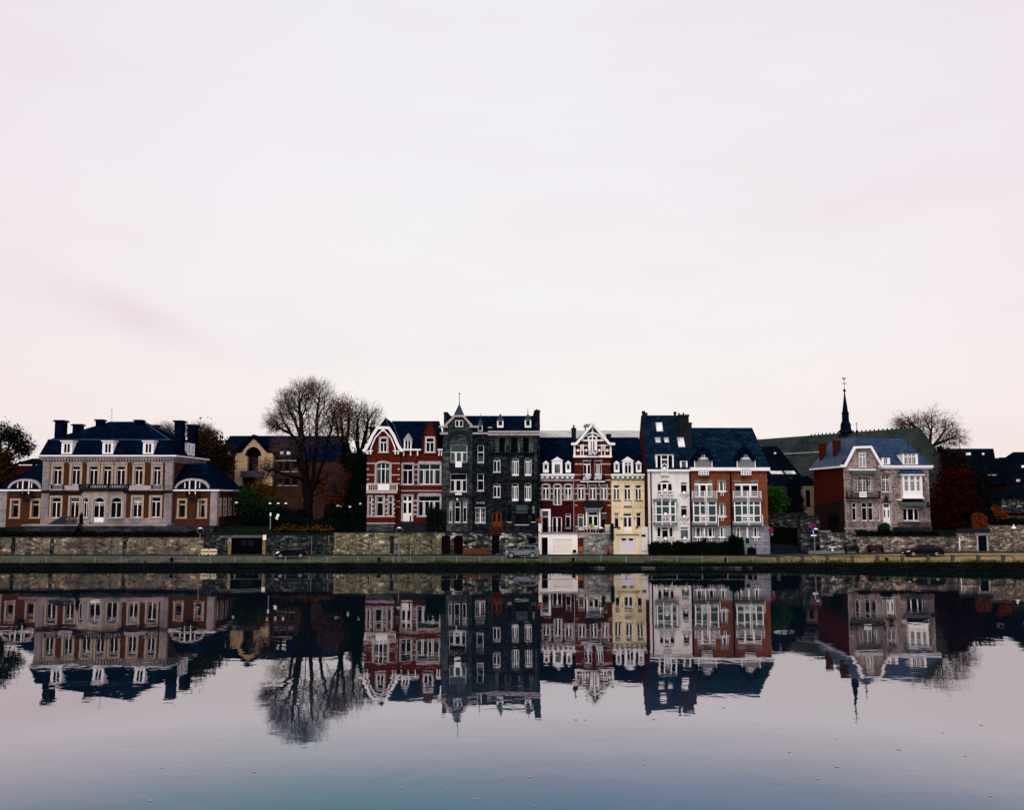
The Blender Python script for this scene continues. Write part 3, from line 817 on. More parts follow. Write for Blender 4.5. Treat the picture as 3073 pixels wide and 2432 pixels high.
    for a, b_ in ((g0, g1), (g2, g3)):
        m.box(a, b_, -.55, .05, zg1-.02, zg1+.2)
        n = max(2, int((b_-a)/.75))
        for i in range(n): 
            x = a+(b_-a)*(i+.5)/n; m.box(x-.07, x+.07, -.42, -.001, zg1-.75, zg1-.021)
    m.build('gutter', W, root)
    dormer(fr, 403, 472, 490, 578, rf, deep=2.5, win=(.18, .86, .04, .92), rtype='pyr', apex=425, roofm=plain('pale_lead', (.22, .25, .25), .7, .4, 3))
    # stepped brick dormer
    d = Fac(root, (0, Y+.15), 0, '4')
    r = [d.rect(*q) for q in ((572, 705, 470, 606), (592, 690, 395, 470), (614, 668, 350, 395), (620, 662, 333, 350))]
    m = d.mb()
    for i, (a, b_, c, e) in enumerate(r): m.box(a, b_, -.02*i, 2.2-.3*i, c+.001, e)
    dm = m.build('dormer', BRR, root)
    for k, (x, y) in enumerate(((572, 470), (705, 470), (592, 432), (690, 432), (592, 395), (690, 395), (618, 350), (664, 350))):
        u, z = d.p(x, y); d.mb().box(u-.24, u+.24, -.14-.001*k, .3, z-.12, z+.1).build('coping', BRD, dm)
    d.win(606, 680, 470, 604, tr=.32, cut=False, sur=.18, y=-.02)
    chimney(root, '4', 87, 136, 372, 480, Y+4, DSTONE, 1.0)
    return root
mk_red()

# ================================================================== two sooty grey stone houses
def mk_grey1():
    Y = 128.0
    root = thing('stone_house', (-8, Y, 3.0), 'sooty grey stone house with a pointed slate spire above its gabled bay', 'house')
    f = Fac(root, (0, Y), 0, '5')
    XL, XM, XR = f.p(24, 900)[0], f.p(297, 900)[0], f.p(437, 900)[0]
    zb, ze, zg = f.p(200, 1345)[1], f.p(200, 432)[1], f.p(200, 372)[1]
    f.win(97, 250, 535, 692, tr=.44, ucols=1, ratios=(.27, .34, .66, .73), pane=GT, sill=True)
    f.win(95, 245, 800, 965, tr=.36, ratios=(.25, .33, .67, .75))
    fr = Fac(root, (0, Y+.3), 0, '5')
    fr.win(345, 403, 537, 697, cols=1, tr=.42, name='window')
    fr.win(343, 402, 800, 956, cols=1, tr=.4)
    fr.win(326, 416, 1115, 1250, cols=2, tr=0, lat=(4, 3), mw=.18)
    fr.win(328, 414, 1050, 1108, cols=3, tr=0, fm=DARKW)
    ap = f.p(175, 268)
    gable = [(XL, zg-1.2), (XM, zg-1.2), (XM, zg), ap, (XL, zg)]
    f.wall(XL, XM, zb, zg-1.2, 10, GREYL, polys=[(gable, 0, .5)])
    fr.wall(XM+.001, XR, zb, ze, 10, GREY)
    f.win(142, 176, 312, 372, cols=1, tr=0, cut=False, sill=False); f.win(178, 212, 312, 372, cols=1, tr=0, cut=False, sill=False)
    m = f.mb(); a = [f.p(x, y) for x, y in ((78, 525), (82, 490), (105, 450), (140, 425), (175, 418), (212, 425), (247, 450), (270, 490), (275, 525))]
    m.band(a, .35, -.12, .02); m.build('arch_moulding', DSTONE, root)
    m = fr.mb(); a = [fr.p(x, y) for x, y in ((330, 520), (335, 490), (373, 470), (412, 490), (418, 520))]
    m.band(a, .28, -.1, .02); m.build('arch_moulding', DSTONE, root)
    # ground floor bay
    b = Fac(root, (0, Y-.9), 0, '5')
    for p, q in ((84, 112), (137, 188), (212, 247)):
        b.win(p, q, 1052, 1246, cols=1, tr=.29)
    zt = b.p(160, 1012)[1]
    b.wall(b.p(62, 1100)[0], b.p(268, 1100)[0], zb, zt, .89, GREYL, name='bay_wall')
    m = b.mb(); m.box(b.p(50, 1100)[0], b.p(280, 1100)[0], -.18, .88, zt+.001, zt+.25); m.build('cornice', DSTONE, root)
    f.boxes('plate', W, [(152, 166, 1026, 1042)], .95)
    balcony(f, 85, 255, 745, 688, 775, .9, DSTONE, IRON, 12, solid=(142, 200))
    f.boxes('panel', W, [(140, 200, 955, 1000)], .1)
    # verge boards, roof, spire
    m = f.mb()
    m.band([f.p(35, 370, -.3), f.p(135, 272, -.3)], .3, -.4, .1); m.band([f.p(300, 370, -.3), f.p(215, 272, -.3)], .3, -.402, .1); m.band([f.p(130, 272, -.3), f.p(220, 272, -.3)], .25, -.404, .1)
    for x in (34, 312): u, z = f.p(x, 371); m.box(u-.6, u+.6, -.32, .2, z-.12, z+.12)
    u, z = f.p(38, 432); m.box(u-.55, u+.55, -.2, .2, z-.15, z+.15)
    u0, z = fr.p(297, 433); u1 = XR; m.box(u0, u1, .0, .4, z-.1, z+.14)
    m.build('verge_board', STONE, root)
    zr = at('5', 300, 270, Y+5).z
    r = MB()
    r.hull([(XL, Y+.1, zg), (XM, Y+.1, zg), (ap[0], Y+.1, ap[1]+.05), (XL, Y+10, zg), (XM, Y+10, zg), (ap[0], Y+10, ap[1]+.05)])
    r.hull([(XL+.3, Y+.3, ze), (XR, Y+.3, ze), (XL+.3, Y+10, ze), (XR, Y+10, ze), (XL+.3, Y+5, zr), (XR, Y+5, zr)])
    rf = r.build('roof', SLATE, root)
    ca, cb = f.p(135, 275)[0], f.p(214, 275)[0]; zs = f.p(175, 272)[1]; zt2 = at('5', 178, 155, Y+.9).z; zf = at('5', 181, 68, Y+.9).z; cx = (ca+cb)/2
    m = MB(); e = .15
    m.hull([(ca-e, Y-.4, zs), (cb+e, Y-.4, zs), (ca-e, Y+2.4, zs), (cb+e, Y+2.4, zs), (cx, Y+.9, zt2)])
    sp = m.build('spire', LEADB, root)
    m = MB(); m.tube((cx, Y+.9, zt2-.3), (cx, Y+.9, zf), .05, .03); m.lathe((cx, Y+.9, zf), [(.02, -.15), (.13, 0), (.02, .15)], 8); m.lathe((cx, Y+.9, zt2), [(.04, -.2), (.08, 0), (.04, .2)], 8); m.build('finial', IRON, sp)
    dormer(fr, 350, 390, 358, 412, rf, deep=2.2, win=(.15, .85, .1, .9), cols=1, rtype='pyr', apex=283, finial=242, roofm=LEADB)
    chimney(root, '5', 36, 70, 235, 345, Y+2, GREY, 5, .05, name='chimney')
    return root
mk_grey1()

def mk_grey2():
    Y = 128.0
    root = thing('stone_house', (0, Y, 3.0), 'sooty grey stone house with a three-bay loggia and a varnished wooden door', 'house')
    f = Fac(root, (0, Y), 0, '5')
    XL, XR = f.p(438, 900)[0], f.p(916, 900)[0]
    zb, ze = f.p(600, 1345)[1], f.p(600, 425)[1]
    f.win(490, 553, 655, 785, tr=.22, arch=.16, fm=W)
    f.win(659, 722, 655, 822, tr=.2, cols=3, arch=.16, pane=GT, door=.12); f.win(775, 838, 655, 822, tr=.2, cols=3, arch=.16, pane=GT, door=.12)
    f.win(489, 554, 890, 1016, tr=.22, arch=.12)
    f.win(475, 566, 1152, 1290, cols=2, tr=0, fm=ORANGEW, mw=.3, fw=.18, door=.35, name='door')
    z0, z1 = f.p(660, 602)[1], f.p(660, 442)[1]
    log = [(f.p(495, 500)[0], f.p(607, 500)[0]), (f.p(633, 500)[0], f.p(740, 500)[0]), (f.p(763, 500)[0], f.p(860, 500)[0])]
    for a, b in log: f.open.append((a, b, z0, z1))
    f.wall(XL, XR, zb, ze, 10, GREY, rev=1.3)
    k = Fac(root, (0, Y+1.25), 0, '5')
    for (a, b), (x0, x1) in zip(log, ((545, 592), (655, 706), (768, 812))):
        o = k.mb().box(a-.02, b+.02, 0, .04, z0, z1).build('loggia_wall', plain('pale_render', (.16, .175, .18), .8, .3) if 'pale_render' not in MATS else MATS['pale_render'], root)
        p, q = k.p(x0, 530)[0], k.p(x1, 530)[0]
        w = k.mb().box(p, q, -.03, -.001, z0, z1-.35).build('pane', G0, o)
        m = k.mb()
        for i in range(4): m.box(p+(q-p)*i/3-.035, p+(q-p)*i/3+.035, -.06, -.031, z0, z1-.35)
        for i in range(1, 5): m.box(p, q, -.055, -.031, z0+(z1-.35-z0)*i/4-.025, z0+(z1-.35-z0)*i/4+.025)
        m.build('frame', DARKW, o)
    for x0, x1 in ((465, 610), (632, 740), (760, 855)):
        balcony(f, x0, x1, 602, 540, 612, .5, DSTONE, IRON, 4, horiz=2)
    # two-storey bay
    b = Fac(root, (0, Y-.8), 0, '5')
    b.win(659, 719, 886, 1052, tr=.2, cols=3, arch=.12, door=.14); b.win(774, 836, 886, 1052, tr=.2, cols=3, arch=.12, door=.14)
    b.win(690, 808, 1080, 1265, cols=1, tr=.34, fm=DARKW); b.win(622, 652, 1090, 1240, cols=1, tr=.3, fm=DARKW); b.win(842, 872, 1090, 1240, cols=1, tr=.3, fm=DARKW)
    zt = b.p(740, 858)[1]
    b.wall(b.p(606, 1000)[0], b.p(885, 1000)[0], zb, zt, .79, GREY, name='bay_wall')
    m = b.mb(); u0, u1 = b.p(596, 1000)[0], b.p(895, 1000)[0]; m.box(u0, u1, -.25, .78, zt+.001, zt+.55); m.build('cornice', DSTONE, root)
    for q in ((463, 490, 440, 610), (610, 630, 440, 604), (743, 760, 440, 604), (864, 888, 440, 820), (645, 655, 640, 830), (726, 770, 640, 652), (842, 852, 640, 830)): f.boxes('stone_trim', GREYL, [q], .12)
    m = f.mb(); u0, z = f.p(436, 416, -.3); m.box(XL, XR+.05, -.45, .3, z-.12, z+.12); m.box(XL, XR, -.25, .02, z-.5, z-.121); m.build('cornice', STONE, root)
    zr = at('5', 600, 270, Y+5).z
    rf = roof_hull(root, [(XL+.002, Y-.2, ze+.3), (XR, Y-.2, ze+.3), (XL+.002, Y+10, ze+.3), (XR, Y+10, ze+.3), (XL+.002, Y+5, zr), (XR, Y+5, zr)], SLATE)
    fd = Fac(root, (0, Y+.8), 0, '5')
    dormer(fd, 524, 582, 314, 382, rf, deep=2.4, win=(.22, .8, .35, .92), cols=1, rtype='pyr', apex=245, roofm=LEADB)
    dormer(fd, 777, 836, 308, 382, rf, deep=2.4, win=(.22, .78, .3, .95), cols=1, rtype='pyr', apex=245, finial=188, roofm=LEADB)
    f.boxes('eaves_plate', STONE, [(440, 478, 372, 382)], .02)
    # end parapet of the right gable
    m = MB(); z1 = at('5', 900, 258, Y+5).z; m.box(XR-.55, XR+.03, Y+.2, Y+9, ze, z1); m.box(XR-.75, XR+.1, Y+.15, Y+9.1, z1, z1+.2); m.box(XR-.45, XR-.2, Y+3, Y+3.3, z1+.2, z1+.6)
    u, z = f.p(898, 362); m.box(XR-.8, XR+.06, Y+.1, Y+.195, z-.15, z+.15)
    m.build('party_wall', GREY, root)
    # planted terrace ledge over the street wall
    m = MB(); zl = f.p(700, 1338, -1.6)[1]; m.box(XL+1.8, XR+.2, Y-1.75, Y-.001, zl-.3, zl); m.build('ledge', DSTONE, root)
    return root
mk_grey2()
# ================================================================== three narrow houses with garages
def mk_row():
    Y = 129.0
    # ---- dark red brick house
    root = thing('terraced_house', (4, Y, 1.2), 'narrow dark red brick house with three white dormers, behind the white garage', 'house', None)
    f = Fac(root, (0, Y), 0, '6')
    XL, XR = f.p(69, 900)[0], f.p(424, 900)[0]
    zt = f.p(250, 1308)[1]; ze = f.p(250, 705)[1]
    for a, b, y1 in ((97, 164, 955), (217, 280, 1015), (327, 391, 957)):
        f.win(a, b, 806, y1, tr=.24 if y1 < 1000 else .17, sur=.2, arch=.06, sill=y1 < 1000, mw=.16)
    f.win(91, 158, 1075, 1300, cols=1, tr=.26, fm=plain('pale_blue_paint', (.5, .55, .62), .5, .1), sur=.28, sm=W, sill=False, name='door')
    f.win(194, 296, 1136, 1302, cols=2, tr=0, mw=.2, name='door', sill=False, fw=.12)
    f.win(331, 385, 1100, 1248, cols=1, tr=.2)
    f.wall(XL, XR, zt-3, ze, 9, BRD)
    f.boxes('stone_band', STONE, [(66, 94, 838, 850), (168, 212, 838, 850), (284, 322, 838, 850), (396, 424, 838, 850), (66, 94, 892, 904), (168, 212, 892, 904), (284, 322, 892, 904), (396, 424, 892, 904), (66, 212, 956, 968), (284, 424, 956, 968), (66, 424, 758, 769)], .06)
    f.boxes('frieze', YEL if False else STONE, [(70, 424, 715, 757)], .04)
    m = f.mb(); u0, z = f.p(72, 704, -.5); u1 = f.p(430, 704, -.5)[0]; m.box(u0, XR, -.6, .1, z-.1, z+.14); m.box(u0, XR, -.4, .05, z-.24, z-.101)
    for i in range(7):
        x = u0+.3+(XR-u0-.6)*i/6; m.box(x-.14, x+.14, -.45, -.05, z-.5, z-.241)
    m.build('cornice', W, root)
    f.boxes('vent', DARKW, [(172, 186, 732, 752), (196, 208, 732, 752), (284, 298, 732, 752), (308, 322, 732, 752)], .06)
    zr = at('6', 250, 318, Y+5.5).z; zk = at('6', 250, 545, Y+1.0).z
    rf = MB(); rf.hull([(XL, Y+.1, ze), (XR, Y+.1, ze), (XL, Y+1.0, zk), (XR, Y+1.0, zk), (XL, Y+5.5, zr), (XR, Y+5.5, zr), (XL, Y+9, ze), (XR, Y+9, ze)])
    rf = rf.build('roof', SLATE, root)
    fd = Fac(root, (0, Y+.1), 0, '6')
    for a, b, y0, y1, ap in ((101, 159, 590, 681, 557), (332, 387, 590, 681, 557)):
        dormer(fd, a, b, y0, y1, rf, deep=1.4, win=(.27, .73, .38, .9), cols=1, rtype='gable', apex=ap, roofm=W)
    dormer(fd, 193, 300, 560, 690, rf, deep=1.6, win=(.25, .78, .03, .72), cols=1, tr=0, rtype='gable', apex=517, roofm=W, pane=GG, trim=.04)
    skylight(root, '6', 220, 258, 441, 478, Y+2.6, Y+3.4, rf)
    chimney(root, '6', 397, 440, 222, 330, Y+4.6, DSTONE, .9, .06, pots=1)
    m = MB(); p = f.p(415, 760)[0]; m.tube((p, Y-.1, ze-.3), (p, Y-.1, zt-.1), .06); m.build('drainpipe', STONE, root)
    # ---- gabled brick house
    r2 = thing('terraced_house', (9, Y, 1.2), 'narrow red brick house with a pointed half-timbered white gable and hanging flower balconies', 'house', None)
    g = Fac(r2, (0, Y-.3), 0, '6')
    XL2, XR2 = XR+.002, g.p(797, 900)[0]
    zs = g.p(600, 518)[1]; zap = g.p(608, 205)[1]
    g.win(515, 590, 562, 697, tr=.25, mw=.18); g.win(630, 702, 562, 697, tr=.25, cols=3, mw=.12)
    for a, b in ((461, 525), (580, 642), (693, 756)): g.win(a, b, 812, 955, tr=.2, sur=.14, mw=.18, pane=G0 if a < 600 else GT)
    g.win(457, 521, 1105, 1275, cols=1, tr=.2, door=.22, name='door', pane=GT, fw=.12)
    g.win(562, 668, 1080, 1262, cols=2, tr=.24, door=.2, name='door', mw=.2, fw=.12)
    g.win(700, 752, 1105, 1250, cols=1, tr=.2, fm=plain('slate_blue_paint', (.05, .06, .08), .5, .1))
    g.wall(XL2, XR2, zt-3, zs, 9.3, BRD if False else BRR, name='wall')
    gab = Fac(r2, (0, Y-.75), 0, '6')
    L, R, T0, T1 = gab.p(415, 515), gab.p(803, 515), gab.p(583, 215), gab.p(636, 215)
    e0, e1 = gab.p(418, 385), gab.p(800, 385)
    m = gab.mb(); m.prism([(L[0], zs-.1), (R[0], zs-.1), (R[0], e1[1]), T1, T0, (L[0], e0[1])], 0, .75+.3); m.build('gable_wall', BRR, r2)
    m = gab.mb()
    def q(x, y): return gab.p(x, y, -.1)
    m.band([q(395, 388), q(440, 386), q(583, 213)], .34, -.6, -.05); m.band([q(830, 388), q(778, 386), q(634, 213)], .34, -.603, -.05)
    a, b = q(582, 215), q(636, 175); m.box(a[0], a[0]+.3, -.6, .3, a[1], b[1]); m.box(b[0]-.3, b[0], -.6, .3, a[1], b[1]); m.box(a[0], b[0], -.61, .31, b[1]-.25, b[1]+.05)
    m.build('bargeboard', W, r2)
    m = gab.mb()
    m.band([q(608, 190), q(608, 450)], .2, -.14, -.03)
    m.band([q(498, 350), q(722, 350)], .22, -.16, -.03)
    m.band([q(505, 345), q(520, 315), q(548, 290), q(608, 266), q(668, 290), q(698, 315), q(712, 345)], .2, -.12, -.03)
    m.band([q(565, 345), q(572, 315), q(608, 300), q(644, 315), q(650, 345)], .18, -.118, -.03)
    m.band([q(540, 295), q(572, 325)], .12, -.10, -.03); m.band([q(676, 295), q(644, 325)], .12, -.10, -.03)
    m.band([q(578, 350), q(578, 448)], .36, -.13, -.03); m.band([q(641, 350), q(641, 448)], .36, -.131, -.03)
    for x in (487, 515, 700, 735): m.band([q(x, 392), q(x, 505)], .12, -.09, -.03)
    for x in (502, 718): m.band([q(x, 395), q(x, 440)], .14, -.088, -.03)
    m.band([q(455, 402), q(560, 402)], .1, -.085, -.03); m.band([q(655, 402), q(765, 402)], .1, -.085, -.03)
    m.band([q(440, 452), q(565, 452)], .1, -.083, -.03); m.band([q(655, 452), q(785, 452)], .1, -.083, -.03)
    m.band([q(416, 514), q(802, 514)], .3, -.15, -.03); m.band([q(424, 400), q(424, 512)], .26, -.12, -.03); m.band([q(794, 400), q(794, 512)], .26, -.12, -.03)
    for x in (460, 543, 678, 760):
        u, z = q(x, 452); m.prism([(u-.22, z), (u, z-.22), (u+.22, z), (u, z+.22)], -.11, -.03)
    m.build('timber_frame', W, r2)
    A = [gab.p(x, y) for x, y in ((588, 447), (588, 345), (594, 318), (608, 305), (622, 318), (630, 345), (630, 447))]
    gab.mb().prism(A, -.045, -.005).build('pane', G0, r2)
    A = [gab.p(x, y) for x, y in ((512, 343), (530, 310), (555, 292), (608, 272), (660, 292), (688, 310), (705, 343))]
    gab.mb().prism(A, -.028, -.004).build('dark_panel', DARKW, r2)
    zrd = at('6', 608, 210, Y+1).z
    ym = Y+4
    rf2 = roof_hull(r2, [(L[0]-.3, Y-.65, e0[1]), (R[0]+.3, Y-.65, e1[1]), (T0[0], Y-.65, T0[1]+.05), (T1[0], Y-.65, T1[1]+.05), (L[0]-.3, Y+8, e0[1]), (R[0]+.3, Y+8, e1[1]), (T0[0], Y+8, T0[1]), (T1[0], Y+8, T1[1])], SLATE)
    m = MB(); c = at('6', 553, 215, Y+4); m.tube((c.x-.25, Y+4, c.z-2.2), (c.x-.25, Y+4, c.z), .09); m.tube((c.x+.25, Y+4, c.z-2.2), (c.x+.25, Y+4, c.z), .09)
    m.lathe((c.x, Y+4, c.z), [(.6, 0), (.45, .3), (.1, .5)], 10); m.build('chimney_cowl', STEEL, r2)
    chimney(r2, '6', 757, 797, 283, 345, Y+4.6, DSTONE, .9, .08)
    g.boxes('stone_band', STONE, [(428, 512, 586, 600), (706, 795, 586, 600), (428, 512, 697, 708), (706, 795, 697, 708), (428, 512, 752, 764), (735, 795, 752, 764), (428, 460, 838, 850), (530, 575, 838, 850), (648, 688, 838, 850), (760, 795, 838, 850),
                                  (428, 460, 893, 904), (530, 575, 893, 904), (648, 688, 893, 904), (760, 795, 893, 904), (428, 520, 960, 972), (715, 795, 960, 972), (428, 455, 1010, 1022), (762, 795, 1010, 1022), (700, 750, 1092, 1104)], .06)
    g.boxes('lintel', STONE, [(505, 600, 550, 562), (622, 715, 550, 562)], .1)
    FL = plain('white_washing', (.62, .60, .66), .8, .35, 6)
    b1 = balcony(gab, 560, 662, 512, 452, 524, .7, W, IRON, 8)
    u0, u1, z0, z1 = gab.rect(568, 655, 450, 498, -.75)
    m = gab.mb()
    for i in range(40):
        u, z, s = random.uniform(u0, u1), random.uniform(z0, z1), random.uniform(.08, .17); m.lathe((u, -.75, z), [(.02, -s), (s, 0), (.02, s)], 6)
    m.build('flowers', FL, b1)
    b2 = balcony(g, 487, 737, 768, 700, 778, .8, W, IRON, 18)
    m = g.mb()
    for a, b, k in ((515, 590, 60), (630, 700, 50)):
        u0, u1, z0, z1 = g.rect(a, b, 700, 752, -.85)
        for i in range(k):
            u, z, s = random.uniform(u0, u1), random.uniform(z0, z1), random.uniform(.07, .15); m.lathe((u, -.85, z), [(.02, -s), (s, 0), (.02, s)], 6)
    m.build('flowers', FL, b2)
    for x in (553, 668): 
        u, z = g.p(x, 780); z2 = g.p(x, 828)[1]; g.mb().prism([(u, z), (u+.12, z), (u+.12, z2), (u, z2)], -.5, .0).build('bracket', STONE, r2)
    # carved stone balcony and white door case
    b = Fac(r2, (0, Y-1.2), 0, '6')
    u0, u1, z0, z1 = b.rect(518, 722, 966, 1035)
    m = g.mb(); m.box(u0, u1, -.9, .0, z0, z0+.22); m.box(u0+.05, u1-.05, -.85, -.72, z0+.221, z1-.12); m.box(u0, u1, -.9, -.68, z1-.119, z1)
    n = 9
    for i in range(n): x = u0+.2+(u1-u0-.4)*i/(n-1); m.lathe((x, -.87, z0+.22), [(.05, 0), (.1, .25), (.05, z1-z0-.4)], 6)
    m.build('balcony', DSTONE, r2)
    g.boxes('door_case', W, [(541, 556, 1062, 1265)], .3); g.boxes('door_case', W, [(676, 690, 1062, 1265)], .3)
    g.boxes('canopy', plain('grey_zinc', (.16, .19, .21), .5, .3), [(535, 697, 1042, 1072)], .7)
    m = g.mb(); 
    for xa, xb in ((522, 548), (712, 684)):
        m.band([g.p(xa, 1035, -.3), g.p(xb, 1065, -.3)], .1, -.5, -.3)
    m.build('bracket', W, r2)
    # ---- yellow house
    r3 = thing('terraced_house', (14, Y, 1.2), 'narrow pale yellow rendered house with three white dormers and its own yellow garage', 'house', None)
    h = Fac(r3, (0, Y), 0, '6')
    XL3, XR3 = XR2+.002, h.p(1141, 900)[0]
    for a, b in ((824, 886), (936, 1000), (1050, 1110)):
        h.win(a, b, 810, 962, tr=.22, mw=.17, sill=True)
    for a, b in ((834, 880), (1060, 1108)): h.win(a, b, 1095, 1248, cols=1, tr=.24)
    h.win(925, 1014, 1100, 1305, cols=2, tr=.16, mw=.2, door=.33, name='door')
    h.wall(XL3, XR3, zt-3, ze, 9, YEL)
    h.boxes('moulding', YEL, [(818, 892, 790, 806), (930, 1006, 790, 806), (1044, 1116, 790, 806), (798, 818, 850, 860), (892, 930, 850, 860), (1006, 1044, 850, 860), (1116, 1140, 850, 860), (798, 1140, 1030, 1040), (828, 886, 1070, 1090), (920, 1018, 1070, 1090), (1054, 1112, 1070, 1090), (820, 900, 975, 1020), (1040, 1120, 975, 1020)], .07)
    h.boxes('moulding', YEL, [(798, 1140, 768, 782)], .1)
    h.boxes('panel', plain('pale_rose_paint', (.70, .60, .52), .7, .15), [(935, 1003, 963, 1022)], .16)
    h.boxes('sill_slab', plain('dark_grey_slab', (.05, .055, .06), .7, .3), [(826, 892, 1238, 1252), (1052, 1122, 1238, 1252), (822, 900, 962, 970), (1042, 1118, 962, 970), (930, 1010, 1022, 1032)], .25)
    h.boxes('wall_lamp', IRON, [(902, 908, 1140, 1158), (1038, 1044, 1140, 1158)], .2)
    m = h.mb(); u1 = h.p(1143, 704, -.5)[0]; z = h.p(900, 704, -.5)[1]; m.box(XL3, u1, -.6, .1, z-.1, z+.14); m.box(XL3, u1, -.4, .05, z-.24, z-.101)
    for i in range(7):
        x = XL3+.3+(u1-XL3-.6)*i/6; m.box(x-.14, x+.14, -.45, -.05, z-.5, z-.241)
    m.build('cornice', W, r3)
    h.boxes('frieze', plain('mossy_stone', (.30, .27, .16), .8, .4), [(798, 1140, 725, 766)], .05)
    zr3 = zr
    rf3 = MB().hull([(XL3, Y+.1, ze), (XR3, Y+.1, ze), (XL3, Y+1.0, zk), (XR3, Y+1.0, zk), (XL3, Y+5.5, zr), (XR3, Y+5.5, zr), (XL3, Y+9, ze), (XR3, Y+9, ze)]).build('roof', SLATE, r3)
    fd = Fac(r3, (0, Y+.1), 0, '6')
    for a, b in ((829, 884), (1055, 1110)):
        dormer(fd, a, b, 592, 678, rf3, deep=1.4, win=(.27, .73, .3, .92), cols=1, rtype='gable', apex=558, roofm=W, pane=GT)
    dormer(fd, 917, 1026, 562, 690, rf3, deep=1.6, win=(.22, .78, .03, .86), cols=2, tr=.2, rtype='gable', apex=517, roofm=W, trim=.04)
    skylight(r3, '6', 910, 990, 424, 464, Y+2.9, Y+3.7, rf3)
    # garage block of the yellow house
    k = Fac(r3, (0, 126.0), 0, '6')
    zg0, zg1 = k.p(960, 1512)[1], k.p(960, 1318)[1]
    a, b, c, e = k.rect(876, 1056, 1355, 1506)
    k.open.append((a, b, c, e))
    k.wall(k.p(824, 1400)[0], k.p(1110, 1400)[0], zg0-.3, zg1, 2.98, YEL, name='garage_wall')
    gd = k.mb().box(a, b, .1, .15, c, e).build('garage_door', GAR, r3)
    m = k.mb()
    for x in (930, 1003): u, z = k.p(x, 1366); m.box(u-.28, u+.28, .07, .1, z-.17, z+.17)
    m.build('vent', IRON, gd)
    m = k.mb(); u0, u1 = k.p(826, 1400)[0], k.p(1108, 1400)[0]
    zA, zB = k.p(960, 1262)[1], k.p(960, 1312)[1]
    for u in (u0+.25, u1-.25): m.box(u-.25, u+.25, 0, .5, zg1+.001, zA+.1)
    m.box(u0+.5, u1-.5, .1, .25, zB+.02, zB+.15); m.box(u0+.5, u1-.5, .1, .25, (zA+zB)/2, (zA+zB)/2+.12)
    m.build('garage_parapet', YEL, r3)
    k.boxes('ledge', plain('mossy_ledge', (.16, .14, .06), .9, .4), [(848, 1090, 1312, 1318)], .2)
    # lilac box by the drainpipe
    k.boxes('side_door', GAR, [(1112, 1172, 1345, 1484)], .15); k.boxes('vent', DARKW, [(1112, 1152, 1316, 1338)], .1); 
    m = k.mb(); u0, u1 = k.p(1110, 1400)[0]+.002, k.p(1178, 1400)[0]; m.box(u0, u1, .0, 3.0, zg0-.2, k.p(1140, 1240)[1]); m.build('side_wall', WP, r3)
    return ZK(zt=zt, XL=XL, XR=XR, XL2=XL2, XR2=XR2)
class ZK:
    def __init__(s, **k): s.__dict__.update(k)
RW = mk_row()

def mk_garages():
    k = Fac(None, (0, 126.0), 0, '6')
    root = thing('garage', (k.p(260, 1500)[0], 126, 1.1), 'white rendered garage with a cream up-and-over door and a dark slatted side door', 'garage')
    k.root = root
    zb, zt = k.p(260, 1522)[1], k.p(260, 1312)[1]
    a = k.rect(88, 149, 1346, 1520); b = k.rect(208, 400, 1366, 1518)
    k.open += [a, b]
    u0, u1 = k.p(66, 1400)[0], k.p(456, 1400)[0]
    k.wall(u0, u1, zb-.3, zt, 2.98, W)
    d = k.mb(); d.box(a[0], a[1], .1, .15, a[2], a[3])
    d = d.build('side_door', DARKW, root)
    m = k.mb(); n = 12
    for i in range(n): z = a[2]+(a[3]-a[2])*(i+.5)/n; m.box(a[0]+.04, a[1]-.04, .06, .099, z-.04, z+.04)
    m.build('slats', IRON, d)
    d = k.mb().box(b[0], b[1], .1, .15, b[2], b[3]).build('garage_door', CREAMG, root)
    m = k.mb()
    for i in range(1, 6): z = b[2]+(b[3]-b[2])*i/6; m.box(b[0], b[1], .09, .0995, z-.012, z+.012)
    m.build('panel_line', STONE, d)
    p0, p1, z0, z1 = k.rect(55, 85, 1210, 1322)
    m = k.mb(); m.box(p0, p1, -.05, .6, zb-.2, z1); m.box(p0-.06, p1+.06, -.1, .66, z1+.001, z1+.1); m.build('pier', WP, root)
    # terrace slab edge and iron railing
    u2 = k.p(826, 1400)[0]
    m = k.mb(); m.box(u0, u1, -.12, 2.97, zt+.001, zt+.14); s = m.build('terrace_slab', STONE, root)
    m = k.mb(); bars(m, u0+.3, u1, .05, zt+.14, k.p(260, 1242)[1], 34); m.build('railing', IRON, root)
    # stone-faced garage wall next door
    r2 = thing('street_wall', (k.p(640, 1500)[0], 126, 1.1), 'grey rubble terrace wall with a brown wooden door between the white and the yellow garage', 'wall')
    q = Fac(r2, (0, 126.05), 0, '6')
    a = q.rect(456, 515, 1352, 1504); q.open.append(a)
    q.wall(u1+.003, u2-.05, zb-.3, zt, 2.9, WALLDK if False else rubble('grey_rubble', [(.07, .075, .08), (.16, .155, .15), (.26, .25, .24), (.42, .40, .37)], (.10, .10, .10), .5, samt=.6, sscale=.3))
    d = q.mb().box(a[0], a[1], .1, .15, a[2], a[3]).build('door', BROWNW, r2)
    q.mb().box(a[0]+.1, a[1]-.1, .06, .099, a[2]+.15, a[2]+.85).build('panel', plain('orange_varnish', (.34, .085, .012), .5, .4, 3), d)
    m = q.mb(); m.box(u1+.003, u2-.05, -.12, 2.9, zt+.001, zt+.14); m.build('terrace_slab', STONE, r2)
    m = q.mb(); bars(m, u1+.05, u2-.4, .05, zt+.14, k.p(640, 1242)[1], 30); m.build('railing', IRON, r2)
    z1 = k.p(430, 1230)[1]; m = q.mb(); m.box(u1-.25, u1+.1, .12, .5, zt+.141, z1); m.build('post', STONE, r2)
    return zt+.14
TERR = mk_garages()

